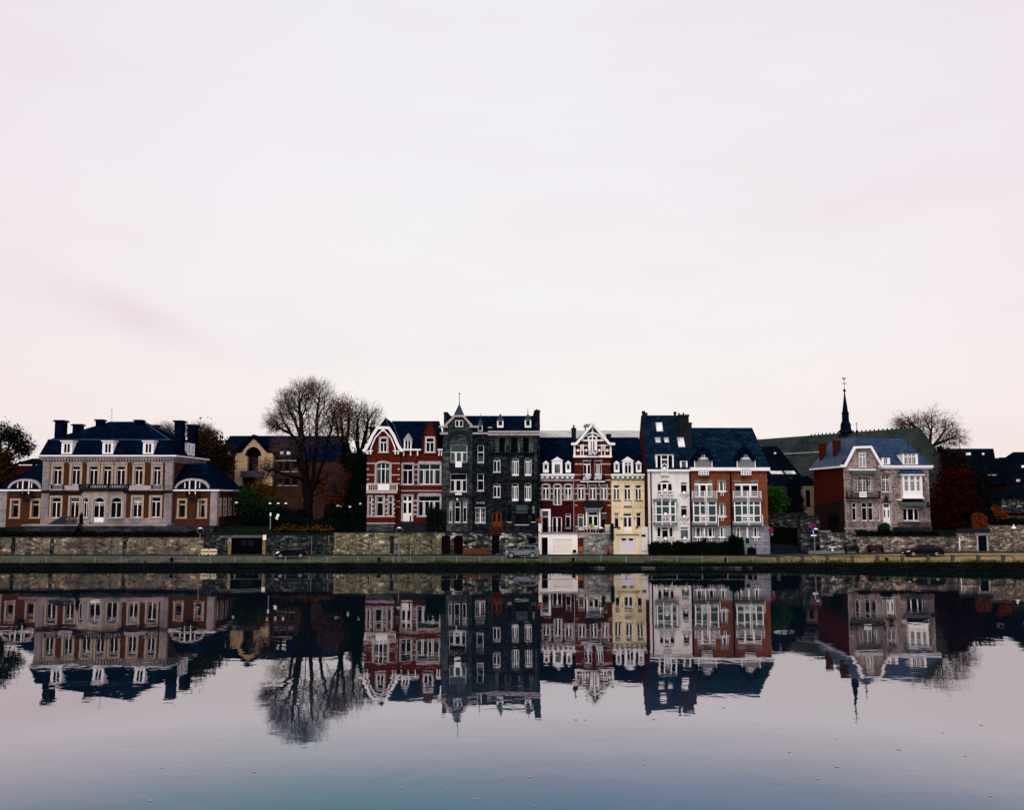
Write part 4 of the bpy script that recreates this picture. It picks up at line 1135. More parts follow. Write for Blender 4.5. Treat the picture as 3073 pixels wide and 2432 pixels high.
def mk_terrace_things():
    def P(x, y, Y): return at('6', x, y, Y)
    Yt = 127.0
    x = P(600, 1290, Yt).x
    t = thing('garden_table', (x, Yt, TERR), 'small white table with a yellow-green plant on the terrace of the gabled brick house', 'table')
    m = MB(); m.lathe((x, Yt, TERR), [(.45, .68), (.45, .72)], 14); m.build('table_top', W, t)
    for a in range(4):
        c, s = math.cos(a*1.57+.78)*.3, math.sin(a*1.57+.78)*.3
        MB().tube((x+c, Yt+s, TERR), (x+c*.8, Yt+s*.8, TERR+.68), .025).build('leg', W, t)
    px = thing('potted_plant', (x, Yt, TERR+.72), 'yellow-green potted plant standing on the white terrace table', 'plant')
    MB().lathe((x, Yt, TERR+.72), [(.09, 0), (.12, .2)], 10).build('pot', BROWNW, px)
    m = MB()
    for i in range(90):
        a = random.uniform(0, 6.28); r = random.uniform(.05, .42); c = Vector((x+r*math.cos(a), Yt+r*math.sin(a), TERR+.92+random.uniform(0, .35)-r*.3)); leafq(m, c, .14)
    m.build('leaves', foliage('lime_leaves', [(.25, .35, .02), (.45, .55, .04)]), px)
    for i, (xx, lab) in enumerate(((655, 'white garden chair beside the small white terrace table'), (540, 'white garden chair by the door case of the gabled brick house'))):
        x = P(xx, 1290, Yt).x
        c = thing('garden_chair', (x, Yt-.1, TERR), lab, 'chair', 'white garden chairs on the terrace')
        MB().box(x-.24, x+.24, Yt-.34, Yt+.14, TERR+.43, TERR+.47).build('seat', W, c)
        m = MB(); m.box(x-.24, x+.24, Yt+.14, Yt+.18, TERR+.75, TERR+.9)
        for k in range(4): m.box(x-.22+.125*k, x-.16+.125*k, Yt+.141, Yt+.17, TERR+.47, TERR+.75)
        m.build('backrest', W, c)
        for a, b in ((-1, -1), (1, -1), (-1, 1), (1, 1)): MB().tube((x+a*.2, Yt-.1+b*.2, TERR), (x+a*.2, Yt-.1+b*.2, TERR+.43), .022).build('leg', W, c)
    x = P(763, 1260, Yt).x
    b = thing('bin', (x, Yt, TERR), 'pale bin with a yellow-green lid at the corner of the stone terrace', 'bin')
    MB().hull([(x-.3, Yt-.3, TERR), (x+.3, Yt-.3, TERR), (x-.3, Yt+.3, TERR), (x+.3, Yt+.3, TERR), (x-.36, Yt-.36, TERR+1.0), (x+.36, Yt-.36, TERR+1.0), (x-.36, Yt+.36, TERR+1.0), (x+.36, Yt+.36, TERR+1.0)]).build('body', W, b)
    MB().box(x-.4, x+.4, Yt-.42, Yt+.4, TERR+1.0, TERR+1.12).build('lid', plain('lime_plastic', (.5, .55, .08), .5, .1), b)
    # ivy hanging at the end of the terrace
    m = MB()
    for i in range(1500):
        c = P(random.gauss(808, 8), random.uniform(1205, 1370), 125.8+random.uniform(-.25, .6)); leafq(m, c, .16)
    o = m.build('ivy', foliage('ivy_leaves', [(.004, .01, .008), (.015, .03, .018)])); tag(o, 'dark ivy hanging over the corner between the stone terrace and the yellow garage', 'ivy')
    x = P(772, 1500, 125.4)
    b = thing('potted_plant', (x.x, 125.4, 1.1), 'red flowering plant in a pot at the foot of the grey rubble wall', 'plant')
    MB().lathe((x.x, 125.4, 1.08), [(.14, 0), (.2, .35)], 10).build('pot', BROWNW, b)
    m = MB()
    for i in range(130): leafq(m, Vector((x.x+random.gauss(0, .2), 125.4+random.gauss(0, .2), 1.75+random.gauss(0, .22))), .15)
    m.build('flowers', foliage('red_petals', [(.25, .015, .01), (.5, .05, .03)]), b)
    x = P(72, 1190, 126.3)
    b = thing('potted_plant', (x.x, 126.3, P(70, 1211, 126.3).z), 'red geranium in a pot on top of the white garage pier', 'plant')
    z = P(70, 1211, 126.3).z
    MB().lathe((x.x, 126.3, z+.1), [(.12, 0), (.17, .22)], 10).build('pot', BROWNW, b)
    m = MB()
    for i in range(110): leafq(m, Vector((x.x+random.gauss(0, .2), 126.3+random.gauss(0, .18), z+.55+random.gauss(0, .17))), .15)
    m.build('flowers', MATS['red_petals'], b)

def leafq(m, c, s, up=0.0):
    a = Vector((random.gauss(0, 1), random.gauss(0, 1), random.gauss(0, 1)))
    a.normalize(); b = a.orthogonal(); b.rotate(Matrix.Rotation(random.uniform(0, 6.28), 3, a))
    d = a.cross(b)
    s *= random.uniform(.6, 1.25)
    m.v += [c - b*s*.5, c + d*s*.28, c + b*s*.5, c - d*s*.28]
    k = len(m.v)
    m.f.append((k-4, k-3, k-2, k-1))
mk_terrace_things()
# ================================================================== tall white house and orange brick apartments
def ornament(m, f, x, y, w, out=.12):
    """white hoop and ball window guard"""
    u, z = f.p(x, y, -out)
    return u, z

def guard(f, x0, x1, y, ball=True, legs=True, name='window_guard'):
    u0, u1 = f.p(x0, y, -.3)[0], f.p(x1, y, -.3)[0]; z = f.p(x0, y, -.3)[1]; uc = (u0+u1)/2
    m = f.mb()
    m.tube((u0, -.3, z), (u1, -.3, z), .045)
    for u in (u0, u1): m.tube((u, -.3, z), (u, .0, z), .04)
    if ball:
        m.path([(uc-.42*math.cos(t), -.3, z-.42*math.sin(t)) for t in [math.pi*i/8 for i in range(9)]], .05)
        m.tube((uc, -.3, z-.42), (uc, -.3, z-.75), .05)
        m.lathe((uc, -.36, z+.02), [(.05, -.27), (.2, -.19), (.27, 0), (.2, .19), (.05, .27)], 10)
    elif legs:
        m.box(uc-.5, uc+.5, -.34, -.26, z-.12, z-.02)
        for u in (uc-.15, uc+.15): m.tube((u, -.3, z), (u, -.3, z-.6), .045)
    return m.build(name, W, f.root)

def glassbox(f, x0, x1, yt, y0, y1, yb, D, cols, tr, frames, name='bay'):
    """projecting glazed bay: slab above, white frame, curtained glass, slab below"""
    g = Fac(f.root, (0, f.O.y-D), 0, f.v)
    u0, u1, z0, z1 = g.rect(x0, x1, y0, y1)
    zt, zb = g.p((x0+x1)/2, yt)[1], g.p((x0+x1)/2, yb)[1]
    m = g.mb(); m.box(u0-.15, u1+.15, -.12, D-.002, z1, zt); m.box(u0-.15, u1+.15, -.12, D-.002, zb, z0)
    o = m.build(name, CONC, f.root)
    m = g.mb()
    m.box(u0+.05, u1-.05, .06, D-.003, z0+.001, z1-.001); m.build('pane', GT, o)
    m = g.mb()
    us = [u0+.08+(u1-u0-.16)*c for c in cols]
    for u in us: m.box(u-.075, u+.075, -.03, .058, z0+.002, z1-.002)
    for t in tr:
        z = z1+(z0-z1)*t; m.box(u0, u1, -.02, .057, z-.07, z+.07)
    for xx in (u0, u1-.08):
        m.box(xx, xx+.08, .059, D-.004, z0+.003, z0+.15); m.box(xx, xx+.08, .059, D-.004, z1-.15, z1-.003)
        z = z1+(z0-z1)*tr[0] if tr else z1; m.box(xx-.002, xx+.082, .059, D-.004, z-.05, z+.05)
    for a, b in frames:      # rail grille in front of a pair of lights
        ua, ub = g.p(a, y1, -.1)[0], g.p(b, y1, -.1)[0]
        for i in range(4):
            z = z0+.25+.27*i; m.box(ua, ub, -.1, -.05, z-.05, z+.05)
        m.box(ua-.05, ua+.05, -.1, -.031, z0, z0+1.25); m.box(ub-.05, ub+.05, -.1, -.031, z0, z0+1.25)
    m.build('frame', W, o)
    return o, g

def mk_white():
    Y = 126.0
    root = thing('white_house', (25, Y, 1.2), 'tall white rendered house with an arched upper window, ball ornaments and a steep navy roof', 'house')
    f = Fac(root, (0, Y), 0, '7')
    XL, XR = f.p(156, 1000)[0], f.p(584, 1000)[0]
    zb, ze = f.p(370, 1512)[1], f.p(370, 668)[1]
    f.win(249, 404, 760, 906, cols=2, tr=.2, ratios=(.28, .68), arch=.4, sill=True, mw=.2)
    f.win(489, 555, 780, 898, cols=1, tr=.2, sur=0, arch=.05); f.win(490, 557, 1022, 1150, cols=1, tr=.2, arch=.05)
    f.win(486, 570, 1240, 1420, cols=1, tr=.14, pane=GG, door=.2)
    f.win(247, 410, 1240, 1345, cols=1, tr=0, ratios=(.25, .76), mw=.25)
    f.win(290, 365, 1264, 1440, cols=1, tr=0, door=.22, cut=False, name='door', fw=.12)
    f.wall(XL, XR, zb-.2, ze, 11, WP)
    f.boxes('entrance_recess', CONC, [(284, 378, 1405, 1500)], .04)
    f.boxes('string_course', WP, [(156, 220, 1192, 1204), (450, 584, 1192, 1204), (470, 575, 905, 914)], .1)
    m = f.mb(); z = f.p(370, 658, -.4)[1]; m.box(XL-.1, XR+.02, -.45, .1, z-.13, z+.13); m.build('gutter', W, root)
    zr = at('7', 300, 92, Y+5.5).z
    rf = roof_hull(root, [(XL-.05, Y-.3, ze+.05), (XR, Y-.3, ze+.05), (XL-.05, Y+11.2, ze+.05), (XR, Y+11.2, ze+.05), (XL-.05, Y+5.5, zr), (XR, Y+5.5, zr)], SLATET)
    # bare brick flank seen beside the lower neighbour
    s = MB(); xx = XL-.09
    s.add([(xx, Y+.3, zb), (xx, Y+10.8, zb), (xx, Y+10.8, ze), (xx, Y+5.5, zr-.35), (xx, Y+.3, ze-.2), (XL-.001, Y+.3, zb), (XL-.001, Y+10.8, zb), (XL-.001, Y+10.8, ze), (XL-.001, Y+5.5, zr-.35), (XL-.001, Y+.3, ze-.2)],
          [(0, 1, 2, 3, 4), (9, 8, 7, 6, 5), (0, 5, 6, 1), (1, 6, 7, 2), (2, 7, 8, 3), (3, 8, 9, 4), (4, 9, 5, 0)])
    s.build('flank_wall', BRS, root)
    for x0, x1, y0, y1, a, b, ln in ((228, 295, 168, 262, 2.9, 4.2, 12), (222, 276, 322, 374, 1.3, 2.1, 8), (313, 360, 322, 374, 1.3, 2.1, 8), (447, 516, 322, 422, .8, 2.1, 18)):
        ts = []
        k = (zr-ze-.05)/5.8
        for yy in (y1, y0):
            best = min((abs(at('7', x0, yy, Y-.3+t*.01).z - (ze+.05+k*t*.01)), t*.01) for t in range(0, 580))
            ts.append(Y-.3+best[1])
        skylight(root, '7', x0, x1, y0, y1, ts[0], ts[1], rf, ln)
    # wide dormer with french window, small dormer
    fd = Fac(root, (0, Y+.05), 0, '7')
    o = dormer(fd, 234, 416, 490, 640, rf, deep=2.4, win=(.08, .92, 0.02, .9), cols=1, rtype='flat', apex=484)
    m = fd.mb(); a, b = fd.p(288, 560)[0], fd.p(356, 560)[0]; z0, z1 = fd.p(320, 640)[1], fd.p(320, 500)[1]
    for u in (a, b): m.box(u-.07, u+.07, -.06, .06, z0, z1)
    z = fd.p(320, 545)[1]; m.box(a, b, -.055, .06, z-.07, z+.07); m.build('frame', W, o)
    fd.mb().box(a+.072, b-.072, .062, .075, z0+.4, z-.08).build('pane', GG, o)
    dormer(fd, 483, 557, 558, 640, rf, deep=2.0, win=(.2, .8, .05, .9), cols=1, rtype='pyr', apex=500, pane=GG)
    # balconettes with hoops and balls
    o = f.boxes('balconette', WP, [(284, 366, 696, 712)], .4)
    m = f.mb(); u0, u1 = f.p(292, 660, -.35)[0], f.p(352, 660, -.35)[0]; uc = (u0+u1)/2
    z0, z1 = f.p(320, 696, -.35)[1], f.p(320, 650, -.35)[1]
    for i in range(4): z = z0+(z1-z0)*i/3; m.tube((u0, -.35, z), (u1, -.35, z), .05)
    for u in (u0, u1): m.tube((u, -.35, z0), (u, -.35, z1), .05)
    m.path([(uc-(u1-u0)/2*math.cos(t), -.35, z1+.8*math.sin(t)) for t in [math.pi*i/8 for i in range(9)]], .06)
    m.lathe((uc, -.36, z1+.1), [(.05, -.27), (.2, -.19), (.27, 0), (.2, .19), (.05, .27)], 10)
    m.build('railing', W, o)
    guard(f, 242, 415, 868); m = f.mb()
    u0, u1, z0, z1 = f.rect(240, 412, 878, 930, -.32)
    for i in range(4):
        z = z0+(z1-z0)*i/3; m.tube((u0, -.32, z), (u1, -.32, z), .04)
    m.build('railing', W, root)
    glassbox(f, 228, 440, 950, 980, 1192, 1220, .95, (0, .31, .70, 1), (.22, .62, .98), ((300, 372),))
    gb = Fac(root, (0, Y-.9), 0, '7'); guard(gb, 205, 460, 1112)
    m = f.mb()
    for x in (295, 383):
        a, b = f.p(x, 950, -1.1), f.p(x, 1222, -1.1); m.tube((a[0], -1.1, b[1]), (a[0], -1.1, a[1]), .06)
    m.build('tie_rod', W, root)
    guard(f, 478, 568, 893); guard(f, 480, 568, 1137); guard(f, 480, 580, 1362); guard(f, 250, 415, 1362)
    m = MB(); u = f.p(184, 1000)[0]; m.tube((u, Y-.09, zb), (u, Y-.09, ze-.1), .085); u = f.p(586, 1000)[0]; m.tube((u, Y-.09, zb), (u, Y-.09, ze-.1), .1); m.build('drainpipe', IRON, root)
    chimney(root, '7', 97, 122, 48, 92, Y+5.2, DSTONE, .6, .05); chimney(root, '7', 124, 146, 66, 92, Y+5.2, DSTONE, .6, .05)
    chimney(root, '7', 424, 441, 54, 92, Y+5.2, DSTONE, .6, .05)
    chimney(root, '7', 482, 570, 84, 480, Y+3.2, DSTONE, 4.5, .08, pots=2, drop=1)
    chimney(root, '7', 530, 600, 165, 480, Y+2.6, DSTONE, .55, .06, drop=1)
    return root
mk_white()

def mk_orange():
    Y = 126.2
    root = thing('apartment_house', (34, Y, 1.2), 'orange brick apartment house with glazed white bays, triangular dormers and a grey stone base', 'house')
    f = Fac(root, (0, Y), 0, '7')
    XL, XR = f.p(590, 1000)[0], f.p(1380, 1000)[0]
    zb, ze = f.p(1000, 1510)[1], f.p(1000, 650)[1]
    z1 = f.p(1000, 1232)[1]
    def tri(a, b, y0, y1, rs): f.win(a, b, y0, y1, cols=3, tr=.18, ratios=rs, mw=.26, sill=False)
    tri(630, 815, 772, 930, (.27, .7)); tri(1042, 1284, 775, 930, (.3, .68))
    f.win(866, 950, 770, 872, cols=2, tr=0, sur=0, ratios=(.22, .78), pane=GT, mw=.16); f.win(870, 950, 1008, 1122, cols=2, tr=0, ratios=(.22, .78), pane=GT, mw=.16)
    lo = Fac(root, (0, Y-.15), 0, '7')
    for a, b in ((622, 716), (748, 838), (878, 945), (1048, 1112), (1222, 1290)): lo.win(a, b, 1243, 1342, cols=2, tr=0, ratios=(.22, .78), mw=.15, pane=G0 if a != 622 else GG)
    f.wall(XL, XR, z1+.001, ze, 12, BRO)
    lo.wall(XL, XR+.12, zb-.2, z1, 12.2, BLUEST, name='base_wall')
    lo.boxes('stone_cap', CONC, [(592, 1386, 1224, 1236)], .1)
    for q in ((628, 690, 758, 772), (770, 818, 758, 772), (862, 956, 755, 770), (1020, 1110, 758, 774), (1206, 1290, 758, 774), (870, 955, 990, 1006), (1360, 1376, 752, 772)): f.boxes('lintel', CONC, [q], .08)
    lo.boxes('post', W, [(724, 738, 1240, 1350), (1164, 1180, 1240, 1350)], .25)
    lo.boxes('vent', DSTONE, [(716, 750, 1355, 1405), (1152, 1190, 1355, 1408), (1248, 1262, 1420, 1434)], .03)
    m = f.mb(); z = f.p(1000, 640, -.5)[1]; m.box(XL-.05, f.p(1404, 640, -.5)[0], -.55, .15, z-.28, z+.17); m.build('gutter', W, root)
    m = MB()
    for x in (1000,): u = f.p(x, 1000)[0]; m.tube((u, Y-.3, zb), (u, Y-.3, ze), .1)
    m.build('drainpipe', IRON, root)
    zr = at('7', 900, 220, Y+6).z; x1 = at('7', 1220, 222, Y+6).x
    rf = roof_hull(root, [(XL, Y-.2, ze+.12), (XR+.45, Y-.2, ze+.12), (XL, Y+12.3, ze+.12), (XR+.45, Y+12.3, ze+.12), (XL, Y+6, zr), (x1, Y+6, zr)], SLATET)
    # triangular dormers with a pale infill and balconette
    for xa, xb, xc, px0, px1, bx0, bx1 in ((605, 828, 717, 634, 804, 672, 775), (1035, 1262, 1150, 1070, 1246, 1106, 1210)):
        d = Fac(root, (0, Y-.05), 0, '7')
        u0, u1, za, zb2 = d.rect(px0, px1, 536, 630)
        uc, zap = d.p(xc, 412)
        e0, e1 = d.p(xa, 540), d.p(xb, 540)
        m = d.mb(); m.prism([(e0[0], e0[1]), (e0[0]+.5, e0[1]-.35), (uc, zap-.85), (e1[0]-.5, e1[1]-.35), (e1[0], e1[1]), (uc, zap)], -.35, 4.5)
        o = m.build('dormer', SLATE, root)
        m = d.mb(); m.box(u0, u1, -.02, 3.5, za, zb2); m.build('panel', CONC, o)
        tp = [(e0[0]+.7, zb2+.004), (e1[0]-.7, zb2+.004), (uc, zap-.75)]
        d.mb().prism(tp, .02, .06).build('pane', GG, o)
        m = d.mb(); m.box(u0-.1, u1+.1, -.06, .019, zb2-.08, zb2+.1); m.box(u0-.1, u0, -.06, .01, za, zb2-.081); m.box(u1, u1+.1, -.06, .01, za, zb2-.081)
        for q in (-.18, .18): m.box(uc+q-.04, uc+q+.04, -.04, .018, zb2+.101, zap-1.1)
        m.build('frame', W, o)
        b = d.mb(); ua, ub, zc, zd = d.rect(bx0, bx1, 630, 704, -.5)
        b.box(ua, ub, -.5, .0, zc-.12, zc); bo = b.build('balconette', CONC, root)
        m = d.mb()
        for i in range(4): z = zc+.08+(zd-zc-.08)*i/3; m.box(ua, ub, -.5, -.42, z-.055, z+.055)
        for i in range(5): u = ua+.05+(ub-ua-.1)*i/4; m.box(u-.055, u+.055, -.49, -.43, zc, zd)
        for u in (ua, ub-.08): m.box(u, u+.08, -.42, 0, zd-.05, zd+.05); m.box(u, u+.08, -.42, 0, zc+.05, zc+.15)
        m.build('railing', W, bo)
    for x0, x1, c, fr in ((615, 858, (0, .28, .64, 1), ((706, 776),)), (1036, 1312, (0, .28, .50, .74, 1), ((1120, 1236),))):
        o, g = glassbox(f, x0, x1, 948, 984, 1194, 1220, 1.0, c, (.16, .66, .98), fr)
        balcony(g, x0-10, x1+4, 948, 868, 955, .1, CONC, W, 2, horiz=4)
        m = g.mb(); uc = g.p((x0+x1)/2+10, 1000, -.2)[0]
        for q in (-.09, .09): m.tube((uc+q, -.16, g.p(x0, 1222)[1]), (uc+q, -.16, g.p(x0, 868)[1]), .045)
        u2 = g.p(x1+14, 1150)[0]; za, zb3 = g.p(x1, 1228)[1], g.p(x1, 1118)[1]
        m.tube((u2, -.1, za), (u2, -.1, zb3), .05); m.tube((u2, -.1, zb3), (u2-.4, -.1, zb3), .05)
        m.build('tie_rod', W, root)
    guard(f, 860, 965, 874, False); guard(f, 865, 965, 1132, False)
    for a, b in ((622, 716), (748, 838), (878, 945), (1220, 1300)): guard(lo, a-5, b+5, 1342, False)
    return root
mk_orange()

# ================================================================== stone villa on the right
def mk_villa():
    Y = 132.0
    root = thing('stone_villa', (54, Y, 3.5), 'pinkish stone villa with a blue slate roof, white leaded windows and a red brick flank', 'house')
    f = Fac(root, (0, Y), 0, 'R')
    XL, XM, XR = f.p(80, 1000)[0], f.p(705, 1000)[0], f.p(1562, 1000)[0]
    zb, ze = f.p(700, 1660)[1], f.p(700, 468)[1]
    fr = Fac(root, (0, Y+.5), 0, 'R')
    def lead(F, a, b, y0, y1, cols=1, tr=.28, **k): F.win(a, b, y0, y1, cols=cols, tr=tr, lat=(4 if cols > 1 else 2, 5), **k)
    lead(f, 250, 312, 645, 895, tr=.2, sur=.12); lead(f, 330, 455, 625, 900, cols=2, tr=.27, ucols=2, sur=.12); lead(f, 470, 540, 645, 895, tr=.2, sur=.12)
    lead(fr, 722, 856, 612, 896, cols=2, tr=.28, ucols=2, sur=.15)
    f.win(215, 285, 1085, 1388, cols=1, tr=.27, sur=.1); f.win(378, 470, 1075, 1388, cols=1, tr=.28, sur=.1); f.win(486, 574, 1075, 1388, cols=1, tr=.28, sur=.1); f.win(650, 684, 1080, 1388, cols=1, tr=.27)
    fr.win(742, 872, 1085, 1480, cols=2, tr=.24, door=.38, mw=.34, fw=.16, name='door', pane=GT, sur=.15)
    fr.win(1090, 1355, 1180, 1388, cols=3, tr=0, ratios=(.25, .7), mw=.16)
    a0, a1 = f.p(265, 140), f.p(525, 140)
    fo = [(XL, ze), (XM, ze), (a1[0]+.1, a1[1]), (a0[0]-.1, a0[1])]
    f.wall(XL, XM, zb, ze, 13, RHS, polys=[(fo, 0, .5)])
    fr.wall(XM+.001, XR, zb, ze, 12.5, RHS)
    f.win(332, 436, 232, 470, cols=2, tr=.28, ucols=2, lat=(6, 7), cut=False, sur=.14)
    # brick left flank
    s = Fac(root, (XL-.09, Y+13), -math.pi/2, '8')
    m = s.mb(); zl = s.p(600, 1110)[1]
    n0, n1 = s.p(748, 1085)[1], s.p(505, 1140)[1]
    m.prism([(.05, n1), (12.95, n0), (12.95, ze-.02), (.05, ze-.02)], 0, .085); m.build('flank_wall', BRS, root)
    m = s.mb(); m.prism([(.0, zb), (12.97, zb), (12.97, n0-.122), (.0, n1-.122)], -.05, .086); m.build('lower_flank_wall', masonry('dull_brick', [(.010, .005, .004), (.02, .009, .006), (.035, .015, .009)], (.02, .012, .01), .22, .075, samt=.6), root)
    m = s.mb(); m.prism([(-.02, n1-.12), (12.98, n0-.12), (12.98, n0-.002), (-.02, n1-.002)], -.1, .087); m.build('coping', DSTONE, root)
    # eaves, verges
    m = f.mb()
    m.band([f.p(20, 450, -.4), f.p(92, 452, -.4), f.p(255, 135, -.4), f.p(532, 125, -.4), f.p(722, 455, -.4)], .32, -.55, -.2)
    m.box(XM-.2, XR+.5, -.1, .75, ze-.05, ze+.22); m.box(XM-.1, XR+.4, .1, .6, ze-.25, ze-.051)
    m.box(XL-.55, XL-.05, -.2, 13.4, ze-.1, ze+.15); m.box(XR-.1, XR+.55, .76, 13.4, ze-.06, ze+.2)
    m.build('eaves_board', W, root)
    zr = 17.65
    r = MB()
    uL, uR = f.p(262, 118, -.3)[0], f.p(528, 112, -.3)[0]; zcl = f.p(400, 112, -.3)[1]
    r.hull([(XL-.5, Y+.1, ze+.16), (XM+.3, Y+.1, ze+.16), (uL, Y+.1, zcl), (uR, Y+.1, zcl), ((uL+uR)/2, Y+1.8, zr), ((uL+uR)/2, Y+12.6, zr), (XL-.5, Y+13.4, ze+.16), (XM+.3, Y+13.4, ze+.16)])
    xr = at('9', 245, 556, Y+6.5).x
    r.hull([(XM-2, Y+.0, ze+.23), (XR+.5, Y+.0, ze+.23), (XM-2, Y+13.4, ze+.23), (XR+.5, Y+13.4, ze+.23), ((uL+uR)/2, Y+6.5, zr-.02), (xr, Y+6.5, zr-.02)])
    rf = r.build('roof', SLATEB, root)
    # finials
    m = MB(); a = at('8', 880, 530, Y+1.8); b = at('8', 881, 420, Y+1.8); m.tube(((uL+uR)/2, Y+1.8, zr-.2), ((uL+uR)/2, Y+1.8, b.z), .06, .03); m.lathe(((uL+uR)/2, Y+1.8, zr+.8), [(.04, -.4), (.2, -.1), (.04, .2)], 8)
    x = (uL+uR)/2; m.tube((x-.2, Y+1.8, b.z-.3), (x+.2, Y+1.8, b.z-.3), .03); m.build('finial', IRON, rf)
    fd = Fac(root, (0, Y+.2), 0, 'R')
    dormer(fd, 718, 860, 305, 425, rf, deep=2.5, win=(.27, .65, .12, .9), cols=1, lat=(2, 3), rtype='pyr', apex=190, roofm=SLATEB, finial=75)
    dormer(fd, 1075, 1335, 238, 428, rf, deep=3.2, win=(.12, .83, .08, .95), cols=3, tr=.25, lat=(6, 5), rtype='pyr', apex=95, roofm=SLATEB, finial=25)
    # brick chimneys on the flank slope
    chimney(root, '8', 672, 720, 575, 755, Y+5.0, BRS, .8, .05, drop=.6); chimney(root, '8', 553, 596, 600, 775, Y+10.5, BRS, .8, .05, drop=.6)
    skylight(root, '8', 592, 618, 752, 778, Y+8.0, Y+8.6, rf)
    # awnings, balcony, timber bay
    AW = plain('grey_awning', (.06, .08, .09), .8, .4, 3)
    def awn(F, x0, x1, y0, y1):
        u0, u1, z0, z1 = F.rect(x0, x1, y0, y1, -.9)
        m = F.mb(); m.add([(u0, 0, z1+.3), (u1, 0, z1+.3), (u1, -1.0, z0+.25), (u0, -1.0, z0+.25), (u0, 0, z1+.2), (u1, 0, z1+.2), (u1, -1.0, z0+.19), (u0, -1.0, z0+.19)], [(0, 1, 2, 3), (7, 6, 5, 4), (0, 3, 7, 4), (1, 5, 6, 2), (3, 2, 6, 7)])
        n = 14
        for i in range(n):
            a = u0+(u1-u0)*i/n; b = u0+(u1-u0)*(i+1)/n
            m.prism([(a, z0+.19), (b, z0+.19), (b, z0+.04), ((a+b)/2, z0-.06), (a, z0+.04)], -1.0, -.985)
        o = m.build('awning', AW, F.root)
        m = F.mb(); m.box(u0-.15, u1+.15, -.35, .0, z1+.301, z1+.48); m.build('awning_box', W, o)
    awn(f, 205, 625, 562, 590); awn(fr, 1035, 1440, 1078, 1130)
    o = balcony(f, 135, 705, 990, 880, 1015, .9, DSTONE, DSTONE, 26)
    u0, u1 = f.p(342, 950, -.95)[0], f.p(455, 950, -.95)[0]; z0, z1 = f.p(400, 985, -.95)[1], f.p(400, 888, -.95)[1]
    m = f.mb()
    for i in range(7): u = u0+(u1-u0)*i/6; m.box(u-.05, u+.05, -.97, -.92, z0, z1)
    m.box(u0, u1, -.975, -.915, z1-.1, z1); m.box(u0, u1, -.976, -.916, z0, z0+.12); m.build('panel', W, o)
    b = Fac(root, (0, Y-.2), 0, 'R')
    ua, ub, za, zt = b.rect(1078, 1412, 612, 985)
    for x0, x1 in ((1108, 1176), (1208, 1284), (1314, 1376)):
        b.win(x0, x1, 625, 882, cols=1, tr=.3, lat=(3, 5), fw=.05, sill=False, pane=GT)
    b.wall(ua, ub, za, zt, .68, W, name='timber_bay')
    b.mb().box(ua-.15, ub+.15, -.18, .69, za-.2, za-.001).build('bay_trim', W, root); b.mb().box(ua-.3, ub+.3, -.3, .69, zt+.001, zt+.2).build('bay_trim', W, root)
    m = b.mb(); m.hull([(ua-.4, -.4, zt+.2), (ub+.4, -.4, zt+.2), (ua-.4, .69, zt+.2), (ub+.4, .69, zt+.2), (ua+.2, .69, zt+1.0), (ub-.2, .69, zt+1.0)]); m.build('bay_roof', SLATEB, root)
    m = b.mb(); m.box(ua-.02, ub+.02, .1, .69, za-.6, za-.201); m.build('bay_base', DARKW, root)
    fr.boxes('hood', DSTONE, [(712, 872, 590, 603), (700, 890, 1060, 1078)], .25)
    m = fr.mb(); u, z = fr.p(800, 1060, -.3); m.lathe((u, -.3, z), [(.35, 0), (.25, .3), (.3, .45), (.05, .8), (.03, 1.1)], 8); m.build('porch_ornament', DSTONE, root)
    f.boxes('sill_band', STONE, [(80, 690, 1512, 1528)], .1)
    f.boxes('string_course', STONE, [(90, 700, 1022, 1040)], .1)
    for x in (455, 530): f.boxes('cellar_window', G0, [(x-28, x+28, 1555, 1612)], .01)
    # railing terrace at the right
    t = Fac(root, (0, Y-1.6), 0, 'R')
    u0, u1, z0, z1 = t.rect(1000, 1580, 1410, 1505)
    m = t.mb(); m.box(u0, u1, 0, 2.0, z0-1.5, z0); o = m.build('terrace', GREYL, root)
    m = t.mb(); bars(m, u0, u1, .1, z0, z1, 40, .03); m.build('railing', DSTONE, o)
    m = fr.mb(); u, z = fr.p(1515, 1085, -.3); m.box(u-.1, u+.1, -.4, 0, z-.1, z+.1); m.box(u-.25, u+.1, -.6, -.2, z-.5, z-.3); m.build('wall_lamp', IRON, root)
    return root
mk_villa()
